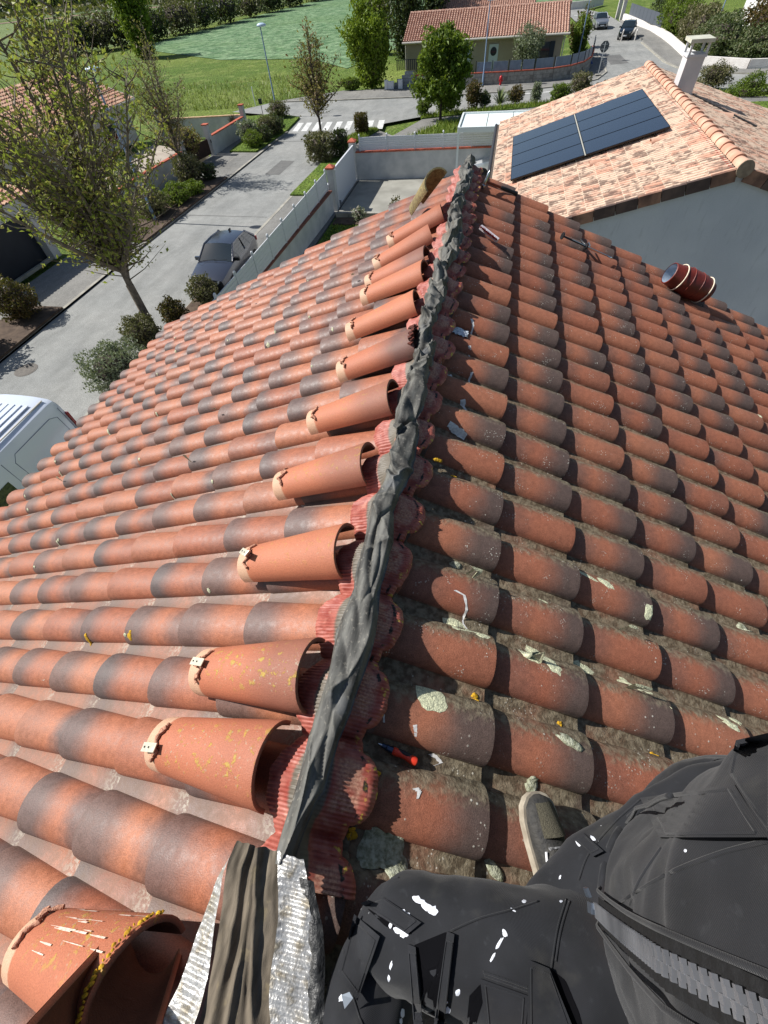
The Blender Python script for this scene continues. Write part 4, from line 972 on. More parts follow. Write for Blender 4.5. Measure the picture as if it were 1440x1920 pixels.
for sd in (-1, 1):
    n = 12; l = (NSL+.1)/n
    for i in range(n):
        s0, s1 = .10+i*l*.99, .10+(i+1)*l*.99-.012; mb = MB()
        q = [NP(sd, s0, NY0-.02, .035), NP(sd, s1, NY0-.02, .042), NP(sd, s1, NY0+.05, .045), NP(sd, s0, NY0+.05, .038)]; r_ = [NP(sd, s0, NY0-.02, -.16), NP(sd, s1, NY0-.02, -.155), NP(sd, s1, NY0+.0, -.155), NP(sd, s0, NY0+.0, -.16)]
        mb.add(q+r_, [(0,1,2,3),(0,4,5,1),(1,5,6,2),(4,7,6,5),(0,3,7,4)]); mb.build('gable_tile', M_vt[(i*5) % 3 == 0], nb)
t = NT('white_house_render'); n1 = t.noise(.7, 4); n2 = t.noise(5, 5, t.scale(t.pos(), (2.2, 2.2, .35)), .65); n3 = t.noise(90, 3)
col = t.mix(t.ss(n1, .3, .7), lin(200, 202, 205), lin(184, 187, 192)); col = t.mix(t.math('MULTIPLY', t.ss(n2, .55, .75), .4), col, lin(150, 152, 154)); col = t.mix(1, col, t.ss(n3, .3, .7, .94, 1.06), 'MULTIPLY')
t.bsdf(col, .92, t.bump(n3, .3, .01), spec=.2); M_nwall = t.mat
mb = MB(); wx = NX-.18-.3; ez = ZR-.12-math.tan(AN)*wx
for y, fl in ((NY0+.06, 0), (NY1-.1, 1)): mb.add([(NX-wx, y, ZG), (NX+wx, y, ZG), (NX+wx, y, ez), (NX, y, ZR-.12), (NX-wx, y, ez)], [(0,1,2,3,4) if not fl else (4,3,2,1,0)])
for sx in (-1, 1): mb.add([(NX+sx*wx, NY0+.06, ZG), (NX+sx*wx, NY1-.1, ZG), (NX+sx*wx, NY1-.1, ez), (NX+sx*wx, NY0+.06, ez)], [(0,1,2,3)])
mb.build('wall', M_nwall, nb)
gx = NP(-1, NSL+.12, 0, -.05); MB().tube([(gx.x-.03, NY0+.02, gx.z), (gx.x-.03, NY1, gx.z)], .055, 8).build('gutter', pm('dark_gutter', lin(52, 50, 52), None, 4, .5), nb)
# chimney
ch = MB(); cx, cy = NX+.36, 12.7; ch.box((cx, cy, ZR+.10), (.42, .50, 1.0)); cho = ch.build('chimney', pm('chimney_render', lin(206, 204, 204), lin(190, 188, 190), 2, .9, .15, 40), nb)
for (c, d, nm, mt) in (((cx, cy, ZR+.62), (.47, .55, .05), 'collar', M_nwall), ((cx-.20, cy-.24, ZR+.75), (.05, .06, .20), 'cap_leg', M_nwall), ((cx+.20, cy-.24, ZR+.75), (.05, .06, .20), 'cap_leg', M_nwall), ((cx-.20, cy+.24, ZR+.75), (.05, .06, .20), 'cap_leg', M_nwall), ((cx+.20, cy+.24, ZR+.75), (.05, .06, .20), 'cap_leg', M_nwall), ((cx, cy, ZR+.89), (.56, .66, .07), 'cap', pm('chimney_cap_stone', lin(196, 196, 180), lin(176, 176, 160), 4, .9))):
    q = MB().box(c, d).build(nm, mt, None); q.parent = cho; q.matrix_parent_inverse = MWI(cho)
mb = MB(); mb.box((cx+.26, cy-.02, ZR-.24), (.2, .56, .03)); mb.build('flashing_strip', pm('lead_grey', lin(130, 130, 138), None, 5, .5), nb)
mb = MB(); a, b = NP(1, .62, 12.45, .07), NP(1, 2.0, 10.9, .07); mb.tube([a, b], .02, 6); mb.build('roof_cable', M_gun, nb)
for (sd, s, y) in ((-1, .88, 8.62), (-1, 2.16, 8.5), (1, 1.25, 11.2)):
    mb = MB(); vv = Vector((sd*math.cos(AN), 0, -math.sin(AN))); nn = Vector((sd*math.sin(AN), 0, math.cos(AN))); M = Matrix((vv.cross(nn), vv, nn)).transposed().to_4x4(); M.translation = NP(sd, s, y, .03)
    mb.grid(lambda a, b: M @ Vector((math.cos(PI*a)*.13*(.45+.55*b), -.19+.34*b, math.sin(PI*a)*.085*(.3+.7*b))), 8, 5); mb.build('vent_tile', M_nr, nb, smooth=60)
# solar panels
M_pv = NT('solar_cells'); tt = M_pv.n('ShaderNodeTexNoise'); M_pv.bsdf(lin(26, 34, 50), .16, None, 0, .55, coat=.6); M_pv = M_pv.mat
M_pvf = pm('black_frame', lin(16, 17, 20), None, 5, .3, spec=.5)
ys = [8.95+i*1.0125 for i in range(5)]; ss = [.59, 2.365, 4.14]
for i in range(2):
    for j in range(4):
        s0, s1, y0, y1 = ss[i]+.012, ss[i+1]-.018, ys[j]+.008, ys[j+1]-.012
        mb = MB(); V = [NP(-1, s, y, h) for h in (.10, .135) for (s, y) in ((s0, y0), (s1, y0), (s1, y1), (s0, y1))]; mb.add(V, [(0,1,2,3),(4,7,6,5),(0,4,5,1),(1,5,6,2),(2,6,7,3),(3,7,4,0)])
        po = mb.build('solar_panel', M_pvf, nb)
        mb = MB(); V = [NP(-1, s, y, .138) for (s, y) in ((s0+.018, y0+.018), (s1-.018, y0+.018), (s1-.018, y1-.018), (s0+.018, y1-.018))]; mb.add(V, [(3,2,1,0)]); q = mb.build('cell_sheet', M_pv, None); q.parent = po; q.matrix_parent_inverse = MWI(po)
mb = MB(); V = [NP(-1, s, y, .125) for (s, y) in ((2.348, 8.95), (2.376, 8.95), (2.376, 13.0), (2.348, 13.0))]; mb.add(V, [(3,2,1,0)]); mb.build('clamp_rail', pm('bare_aluminium', lin(226, 220, 200), None, 5, .35, metal=.5), nb)
mb = MB()
for s in (.9, 2.0, 2.8, 3.8): a, b = NP(-1, s, 8.88, .06), NP(-1, s, 13.05, .06); mb.tube([a, b], .02, 4)
mb.build('mounting_rail', M_pvf, nb)
# ------------------------------------------------------------------ properties across the street
M_dgate = pm('dark_navy_door', lin(24, 30, 40), lin(30, 36, 46), 2, .5)
M_bgate = pm('brown_gate', lin(60, 38, 30), lin(44, 28, 24), 6, .7)
wall('street_wall', 'low white wall with terracotta coping between the two tall pillars near the meadow', [(-20.85, 38.7), (-21.05, 33.1)], 1.10, M_wall, .2, M_cop)
pillar('wall_pillar', 'tall slim wall pillar at the meadow corner, beside the spiky plant', -20.85, 38.95, .34, 1.78, M_wall, M_cop, capw=.08, pyramid=False)
pillar('wall_pillar', 'wall pillar on the street side of the brown gate, with a small dark bell box', -21.1, 32.85, .36, 1.78, M_wall, M_cop, capw=.08, pyramid=False)
pillar('wall_pillar', 'wall pillar at the near side of the brown gate under the leafless creeper', -21.6, 29.6, .36, 1.5, M_wall, M_wall, capw=.08, pyramid=False)
pillar('wall_pillar', 'wall pillar standing alone far back between the white house and the meadow', -28.5, 38.6, .34, 1.85, M_wall, M_cop, capw=.08, pyramid=False)
MB().box((-20.92, 32.7, ZG+.9), (.02, .12, .18)).build('bell_box', M_blackrub, None); tag(bpy.data.objects['bell_box'], 'small dark bell box on the gate pillar by the brown gate', 'bell box')
g = empty('driveway_gate', (-21.4, 31.2, ZG+.1), 'low dark brown double gate between the wall pillars', 'gate')
for (a, b) in (((-21.15, 32.6), (-21.4, 31.3)), ((-21.42, 31.25), (-21.6, 29.85))):
    mb = MB(); wallseg(mb, a, b, .06, ZG+.18, ZG+1.05); mb.build('leaf', M_bgate, g)
wall('street_wall', 'low white wall with terracotta coping behind the street shrubs, near the white house drive', [(-21.55, 29.3), (-21.8, 24.6), (-21.5, 17.6)], 1.05, M_wall, .2, M_cop)
wall('garden_wall', 'pale garden wall with straw coloured coping along the edge of the meadow', [(-28.3, 38.6), (-21.05, 39.1)], 1.15, M_wall, .18, pm('straw_coping', lin(214, 184, 146), lin(190, 150, 116), 3, .8))
sheet('driveway', [(-29.6, 24), (-21.9, 24), (-21.6, 33), (-28, 36)], ZG-.1, pm('driveway_concrete', lin(176, 166, 150), lin(158, 146, 132), .7, .9, .15, 20), ZG+.10)
def tiled_slope(p0, p1, p2, n, name, mat, parent, amp=.05):      # p0->p1 along the eave, p0->p2 up the slope: rows of barrels
    p0, p1, p2 = Vector(p0), Vector(p1), Vector(p2); e = p1-p0; u = p2-p0; nn = e.cross(u).normalized()
    if nn.z < 0: nn = -nn
    mb = MB(); seg = 6; nr = max(2, int(u.length/.36)); N = n*seg
    V = []; 
    for j in range(nr):
        for jj in (0, 1):
            for i in range(N+1):
                q = (i % seg)/seg; h = amp*abs(math.sin(PI*min(1, q*1.25)))**.7
                V.append(p0+e*(i/N)+u*((j+jj)/nr)+nn*(h+(.045 if jj == 0 else .0)))
    F = []
    for j in range(nr):
        b = 2*j*(N+1)
        for i in range(N): F.append((b+i, b+i+1, b+N+1+i+1, b+N+1+i))
        if j:
            for i in range(N): F.append((b-(N+1)+i, b-(N+1)+i+1, b+i+1, b+i))
    mb.add(V, F); o = mb.build(name, mat, parent); o['kind'] = 'stuff'; return o
def rooftile(name, c1, c2, c3):
    t = NT(name); n1 = t.noise(2.4, 3, t.scale(t.pos(), (1, 1, 2.5))); n2 = t.noise(9, 3)
    col = t.mix(t.ss(n1, .35, .65), c1, c2); col = t.mix(t.math('MULTIPLY', t.ss(n2, .5, .7), .7), col, c3); t.bsdf(col, .85, spec=.25); return t.mat
M_hr = rooftile('house_roof_tile', lin(186, 150, 132), lin(160, 120, 104), lin(210, 188, 170))
M_hr2 = rooftile('straw_roof_tile', lin(214, 180, 150), lin(190, 136, 112), lin(120, 100, 90))
M_white = pm('white_wall_paint', lin(212, 208, 202), lin(196, 190, 184), .6, .9, .1, 50)
M_beige = pm('beige_wall_render', lin(176, 164, 146), lin(164, 152, 136), .6, .9, .1, 50)
M_gutter = pm('pale_gutter', lin(196, 190, 180), None, 5, .5)
M_glass = NT('window_glass'); M_glass.bsdf(lin(40, 50, 60), .06, None, 0, .8); M_glass = M_glass.mat
M_shut = pm('navy_shutter', lin(44, 52, 66), None, 5, .6)
M_door = pm('pale_blue_door', lin(198, 208, 216), None, 5, .5)
# white house on the far left
lh = empty('white_house', (-34, 31, ZG), 'white house with a pale tiled roof behind the big tree, red flowers at its window', 'house')
mb = MB(); mb.box((-35.5, 30, ZG+1.3), (9.6, 16, 2.6)); mb.build('wall', M_white, lh)
ez, rz_ = ZG+2.55, ZG+4.3
A = [(-30.1, 38.6, ez), (-30.1, 21.4, ez), (-40.9, 21.4, ez), (-40.9, 38.6, ez)]; Rg = [(-35.5, 33.4, rz_), (-35.5, 26.6, rz_)]
tiled_slope((-30.1, 38.6, ez), (-30.1, 21.4, ez), (-35.5, 38.6, rz_), 76, 'roof', M_hr2, lh)
tiled_slope((-40.9, 21.4, ez), (-40.9, 38.6, ez), (-35.5, 21.4, rz_), 76, 'roof', M_hr2, lh)
mb = MB()
for y, s in ((38.3, 1), (21.7, -1)): mb.add([(-30.4, y, ez), (-40.6, y, ez), (-35.5, y, rz_-.08)], [(0,1,2) if s < 0 else (2,1,0)])
mb.build('gable', M_white, lh)
mb = MB(); mb.tube([(-30.02, 21.4, ez-.05), (-30.02, 38.6, ez-.05)], .07, 8); mb.tube([(-30.05, 38.66, ez), (-35.5, 38.66, rz_+.02)], .05, 6); mb.build('gutter', M_gutter, lh)
w_ = MB().box((-30.66, 34.6, ZG+1.5), (.1, 1.3, 1.25)).build('window', M_glass, lh)
fl = MB(); rr = random.Random(2)
for k in range(60): fl.box((-30.5+rr.uniform(-.08, .1), 34.6+rr.uniform(-.6, .6), ZG+.85+rr.uniform(-.1, .16)), (.09, .09, .07), rr.uniform(0, 3))
fb = tag(fl.build('flower_box', pm('red_geraniums', lin(170, 30, 30), lin(60, 70, 30), 14, .8)), 'red flowers in a box under the window of the white house', 'flower box')
# garage with the dark door at the left edge
gr = empty('garage', (-24.6, 13.2, ZG), 'white garage with a wide dark navy door behind the big tree at the left edge', 'garage')
M_gw = M_white
for (c, d) in (((-22.25, 11.6, ZG+1.05), (.4, .4, 2.1)), ((-22.15, 15.35, ZG+1.1), (.45, .5, 2.2)), ((-22.3, 13.45, ZG+2.35), (.36, 4.4, .5))): MB().box(c, d).build('door_surround', M_gw, gr)
MB().box((-22.42, 13.45, ZG+1.1), (.08, 3.5, 2.1)).build('door', M_dgate, gr)
MB().box((-22.12, 13.45, ZG+.06), (.16, 3.5, .14)).build('threshold', M_kerb, gr)
MB().box((-25.4, 13.4, ZG+1.3), (5.6, 5.6, 2.6)).build('wall', M_gw, gr)
tiled_slope((-22.0, 16.4, ZG+2.62), (-22.0, 10.4, ZG+2.62), (-28.4, 16.4, ZG+3.7), 26, 'roof', M_hr2, gr)
# house across the junction
ch_ = empty('bungalow', (-2.7, 64, ZG), 'long beige bungalow with a pink and white striped roof behind the curved stone wall', 'house')
mb = MB(); mb.box((-2.75, 64.9, ZG+1.35), (15.9, 8.8, 2.7)); mb.build('wall', M_beige, ch_)
ez, rz_ = ZG+2.62, ZG+4.25
tiled_slope((-11.05, 60.15, ez), (5.65, 59.75, ez), (-11.05, 65.4, rz_), 62, 'roof', M_hr, ch_, .12)
tiled_slope((5.65, 70.0, ez), (-11.05, 70.4, ez), (5.65, 65.0, rz_), 62, 'roof', M_hr, ch_, .12)
mb = MB()
for i in range(44): 
    x = -11.0+i*.38; mb.tube([(x, 65.4-.009*i, rz_+.02), (x+.40, 65.39-.009*i, rz_+.0)], [.15, .13], 8)
o = mb.build('ridge_tiles_row', M_hr, ch_, smooth=60); o['kind'] = 'stuff'
mb = MB()
for x, s in ((-10.7, 1), (5.2, -1)): mb.add([(x, 60.5, ez), (x, 69.9, ez), (x, 65.2, rz_-.1)], [(0,1,2) if s < 0 else (2,1,0)])
mb.build('gable', M_beige, ch_)
mb = MB(); mb.tube([(-11.1, 60.08, ez-.02), (5.7, 59.68, ez-.02)], .09, 8); mb.tube([(-10.75, 60.3, ez-.1), (-10.75, 60.3, ZG)], .05, 6); mb.tube([(5.3, 60.0, ez-.1), (5.3, 60.0, ZG)], .05, 6); mb.build('gutter', M_gutter, ch_)
for x, nm in ((-1.55, 0), (-4.35, 1)):
    d = MB().box((x, 60.46, ZG+1.05), (.95, .08, 2.15)).build('door', M_door, ch_)
    if nm == 0:
        q = MB().lathe([(.32, 0), (.32, .02)], Matrix.Translation((x, 60.42, ZG+1.62)) @ Matrix.Rotation(PI/2, 4, 'X'), 16).build('fanlight', M_glass, None); q.parent = d; q.matrix_parent_inverse = MWI(d)
for x in (3.55,):
    wd = MB().box((x, 60.44, ZG+1.35), (1.0, .08, 1.4)).build('window', M_glass, ch_)
    for sx in (-.72, .72):
        MB().box((x+sx, 60.40, ZG+1.35), (.46, .06, 1.5)).build('shutter', M_shut, ch_)
wl = empty('curved_wall', (0, 54.4, ZG), 'grey stone block wall curving round the bungalow corner with a terracotta coping', 'wall')
cp_ = [(-9.3, 54.75), (-6.5, 54.6), (-2.9, 54.35), (.2, 54.35), (2.6, 54.5), (4.4, 54.9), (6.0, 55.8), (7.3, 57.4), (8.2, 60.0), (8.7, 63.5), (9.0, 66.5)]
M_stone = pm('stone_block', lin(160, 156, 148), lin(132, 128, 122), 3, .9, .3, 14, fine=.15, fsc=20); M_joint = pm('stone_joint', lin(120, 116, 110), None, 3, .95)
mb = MB(); [wallseg(mb, a, b, .16, ZG-.05, ZG+.86) for a, b in zip(cp_, cp_[1:])]; mb.build('wall_core', M_joint, wl)
rr = random.Random(12)
for a, b in zip(cp_, cp_[1:]):
    a = Vector(a); b = Vector(b); L = (b-a).length; n = max(1, round(L/.62)); d = (b-a)/n
    for r_ in range(3):
        for i in range(n):
            q = MB(); off = .5*(r_ % 2); a0 = a+d*max(0, i+off-.5*0)*1.0
            i0, i1 = max(0, i-off), min(n, i+1-off)
            if i1-i0 < .2: continue
            pa = a+d*i0+d.normalized()*.012; pb = a+d*i1-d.normalized()*.012
            wallseg(q, pa, pb, .19+rr.uniform(0, .03), ZG+.02+r_*.285, ZG+.29+r_*.285); q.build('stone', M_stone, wl)
    for i in range(n): q = MB(); wallseg(q, a+d*i+d.normalized()*.01, a+d*(i+1)-d.normalized()*.01, .26, ZG+.88, ZG+.94); q.build('coping_tile', M_cop, wl)
fn_ = empty('panel_fence', (0, 54.4, ZG+.94), 'blue grey panel fence with dark posts standing on the curved stone wall', 'fence'); M_bg = pm('blue_grey_panel', lin(120, 132, 148), lin(106, 118, 134), 3, .5); M_dp = pm('dark_post', lin(40, 44, 52), None, 5, .5)
tot = []
for a, b in zip(cp_[2:], cp_[3:]):
    a = Vector(a); b = Vector(b); n = max(1, round((b-a).length/1.25)); tot += [a+(b-a)*(i/n) for i in range(n)]
tot.append(Vector(cp_[-1]))
for i, p in enumerate(tot):
    MB().box((p.x, p.y, ZG+1.32), (.07, .07, .78)).build('post', M_dp, fn_)
    if i+1 < len(tot): q = MB(); e = tot[i+1]-p; wallseg(q, p+e*.06, tot[i+1]-e*.06, .03, ZG+.96, ZG+1.62); q.build('panel', M_bg, fn_)
# utility boxes and block wall left of the bungalow
bw = empty('block_wall', (-10.4, 54.4, ZG), 'grey concrete block wall stepping down beside the bright green tree', 'wall')
for r_, (x0, x1) in enumerate(((-11.2, -9.0), (-11.0, -9.0), (-10.7, -9.0), (-10.2, -9.0), (-9.9, -9.0))):
    n = max(2, round((x1-x0)/.5)); w = (x1-x0)/n
    for i in range(n): MB().box((x0+w*(i+.5), 54.5, ZG+.13+r_*.25), (w-.015, .2, .235)).build('block', pm('concrete_block', lin(150, 154, 156), lin(130, 134, 138), 2, .9, .2, 20) if (r_ == 0 and i == 0) else bpy.data.materials['concrete_block'], bw)
for i, (x, h, w, lab) in enumerate(((-11.75, .62, .34, 'narrow white utility cabinet, leftmost of the three by the block wall'), (-11.3, .52, .62, 'wide white utility cabinet in the middle of the three by the block wall'), (-10.3, .62, .42, 'white utility cabinet against the block wall, rightmost of the three'))):
    mb = MB(); mb.box((x, 54.15, ZG+h/2+.1), (w, .26, h)); mb.box((x, 54.15, ZG+h+.12), (w+.04, .30, .04)); c_ = mb.build('utility_cabinet', M_pvc); tag(c_, lab, 'cabinet')
rail = empty('dark_railing', (-9.8, 55.6, ZG+1.2), 'dark railing above the concrete block wall beside the bungalow', 'railing')
for i in range(11): MB().box((-10.9+i*.2, 55.8, ZG+1.55), (.10, .03, .75)).build('bar', M_dp, rail)
MB().box((-9.9, 55.83, ZG+1.90), (2.2, .04, .05)).build('top_rail', M_dp, rail)
hb = empty('rear_house', (-4, 84, ZG), 'house with a pink tiled roof partly hidden behind the bungalow roof', 'house')
MB().box((-3.6, 86, ZG+1.5), (12.2, 9, 3)).build('wall', M_beige, hb)
tiled_slope((-10.0, 81.0, ZG+3.0), (2.6, 80.4, ZG+3.0), (-10.0, 86.5, ZG+4.6), 44, 'roof', M_hr, hb, .12)
tiled_slope((2.6, 91.6, ZG+3.0), (-10.0, 92.0, ZG+3.0), (2.6, 86.1, ZG+4.6), 44, 'roof', M_hr, hb, .12)
MB().box((-1.6, 85.2, ZG+4.9), (.6, .7, 1.2)).build('chimney', M_beige, hb)
MB().box((2.5, 86, ZG+1.7), (.1, 10, 3.4)).build('gable', M_beige, hb)
# white walls and house on the right
ww = wall('white_wall', 'curved rough white wall under the hedge along the right side street', [(16.2, 97.5), (18.0, 84.6), (18.3, 75), (17.95, 64.2), (18.6, 58.9), (21.7, 56.3), (24.2, 56.0), (30, 56)], .66, pm('bright_white_render', lin(226, 222, 216), lin(212, 206, 200), 2, .95, .6, 12, bd=.04), .3)
sf = empty('dark_screen_fence', (17.6, 86, ZG+.7), 'dark grey screen fence on the white wall beside the parked black car', 'fence')
for i in range(9):
    a = Vector((16.6, 96)).lerp(Vector((18.15, 80)), i/9); b = Vector((16.6, 96)).lerp(Vector((18.15, 80)), (i+.97)/9); q = MB(); wallseg(q, a, b, .05, ZG+.68, ZG+1.75); q.build('panel', pm('dark_screen', lin(78, 84, 92), None, 4, .7) if i == 0 else bpy.data.materials['dark_screen'], sf)
pillar('entrance_pillar', 'white entrance pillar at the top of the side street, nearer one', 16.0, 98.2, .5, 1.9, M_white, M_white, pyramid=False)
pillar('entrance_pillar', 'white entrance pillar at the top of the side street, farther one', 15.7, 100.6, .5, 1.9, M_white, M_white, pyramid=False)
wall('far_white_wall', 'low white wall curving across the top of the side street', [(5.5, 119), (9, 117.5), (13, 118.5), (15.8, 123)], .9, bpy.data.materials['bright_white_render'], .3)
wh = empty('corner_house', (30, 74, ZG), 'tall white house with downpipes in the top right corner', 'house')
MB().box((33.6, 76.2, ZG+3), (13.6, 8, 6)).build('wall', pm('brilliant_white_paint', lin(232, 232, 230), lin(222, 222, 222), .5, .9), wh)
mb = MB()
for x in (27.6, 29.2, 30.6): mb.tube([(x, 72.1, ZG), (x, 72.1, ZG+6)], .05, 6)
mb.build('downpipe', M_gutter, wh); MB().box((29.9, 72.0, ZG+1.2), (1.2, .3, 2.4)).build('porch', M_gutter, wh)
# ------------------------------------------------------------------ lamps, sign, hydrant, barriers
M_lampblue = pm('blue_grey_paint', lin(120, 142, 168), None, 4, .45); M_lamphead = pm('pale_blue_lamp', lin(186, 206, 226), None, 4, .3)
def street_lamp(label, x, y, h=6.0, arm=(0.0, 1.0), full=True):
    r = empty('street_lamp', (x, y, ZG), label, 'street lamp', 'street lamps along the roads')
    MB().tube([(x, y, ZG), (x, y, ZG+.9), (x, y, ZG+.95), (x, y, ZG+h)], [.085, .085, .06, .045], 10).build('pole', M_lampblue, r, smooth=50)
    mb = MB(); M = Matrix.Translation((x+.12, y, ZG+h+.05)) @ Matrix.Diagonal((1.7, 1, 1, 1)); mb.lathe([(.02, -.09), (.21, -.07), (.24, .0), (.20, .08), (.10, .13), (.0, .14)], M, 16); mb.build('lamp_head', M_lamphead, r, smooth=60)
street_lamp('blue grey street lamp with an oval head by the round shrubs at the meadow corner', -20.2, 44.7, 5.5)
street_lamp('blue grey street lamp rising behind the big tree in front of the white house', -18.75, 20.0, 6.1)
street_lamp('slim street lamp in front of the bungalow wall beside the fire hydrant', -2.1, 54.1, 5.4)
street_lamp('street lamp rising out of the tall hedge behind the neighbour chimney', 22.2, 72, 6.5)
street_lamp('thin pole at the right end of the bungalow beside its garden', 7.4, 64.5, 4.6)
sg = empty('stop_sign', (8.75, 56.2, ZG), 'octagonal road sign seen from its grey back at the corner of the curved wall', 'road sign')
MB().tube([(8.75, 56.2, ZG), (8.75, 56.2, ZG+2.25)], .035, 8).build('post', pm('galvanised_steel', lin(170, 174, 176), None, 5, .5, metal=.4), sg)
mb = MB(); mb.lathe([(.40, 0), (.40, .02)], Matrix.Translation((8.75, 56.26, ZG+1.95)) @ Matrix.Rotation(R(-90), 4, 'X') @ Matrix.Rotation(R(22.5), 4, 'Z'), 8); mb.build('plate', pm('sign_back_grey', lin(90, 94, 98), lin(76, 80, 84), 3, .5), sg)
mb = MB(); mb.lathe([(.36, 0), (.36, .004)], Matrix.Translation((8.75, 56.284, ZG+1.95)) @ Matrix.Rotation(R(-90), 4, 'X') @ Matrix.Rotation(R(22.5), 4, 'Z'), 8); mb.build('sign_face', M_redplastic, sg)
mb = MB(); mb.box((8.75, 56.23, ZG+2.1), (.5, .04, .04)); mb.box((8.75, 56.23, ZG+1.8), (.5, .04, .04)); mb.build('bracket', bpy.data.materials['galvanised_steel'], sg)
MB().box((8.75, 56.2, ZG+.14), (.5, .4, .05)).build('base', M_kerb, sg)
hy = empty('fire_hydrant', (-.4, 53.6, ZG+.12), 'small red fire hydrant on the pavement in front of the curved wall', 'hydrant')
M_hyd = pm('hydrant_red', lin(186, 34, 40), None, 5, .4)
MB().lathe([(.10, .12), (.10, .5), (.14, .52), (.15, .62), (.11, .72), (.0, .78)], Matrix.Translation((-.4, 53.6, ZG)), 14).build('body', M_hyd, hy, smooth=50)
MB().lathe([(.09, .0), (.09, .13)], Matrix.Translation((-.4, 53.6, ZG)), 12).build('foot', pm('hydrant_foot', lin(200, 200, 196)), hy)
MB().box((-.4, 53.6, ZG+.42), (.40, .12, .12)).build('outlet', M_hyd, hy)
for i, (x, y, lab) in enumerate(((13.45, 77.4, 'left white barrier hoop in front of the black car'), (14.95, 77.0, 'right white barrier hoop in front of the black car'))):
    mb = MB(); mb.tube([(x, y, ZG), (x, y, ZG+.8), (x+.1, y+.5, ZG+.9), (x+.2, y+1.0, ZG+.8), (x+.2, y+1.0, ZG)], .07, 6); tag(mb.build('barrier_hoop', M_white, None, smooth=50), lab, 'barrier')
ps = empty('small_post_sign', (-21.4, 44.2, ZG), 'small dark box on a short post beside the street lamp at the meadow corner', 'post')
MB().tube([(-21.4, 44.2, ZG), (-21.4, 44.2, ZG+1.0)], .03, 6).build('post', M_dp, ps); MB().box((-21.4, 44.2, ZG+1.15), (.3, .12, .35)).build('box', M_dp, ps)
mb = MB(); mb.tube([(-25, 51, ZG-.2), (-25, 51, ZG+1.2)], .05, 6); tag(mb.build('marker_post', M_pvc), 'thin white marker post in the meadow grass', 'post')
tp = MB(); tp.grid(lambda a, b: (7.0+1.6*a, 60.5+1.6*b, ZG+.35+.55*math.sin(PI*a)*math.sin(PI*b)+.2*nz((a*5, b*5, 2))), 10, 10); tag(tp.build('tarpaulin', pm('blue_tarp', lin(40, 80, 150), lin(30, 60, 120), 3, .5), None, smooth=60), 'blue tarpaulin heap in the bungalow garden behind the fence', 'tarpaulin')
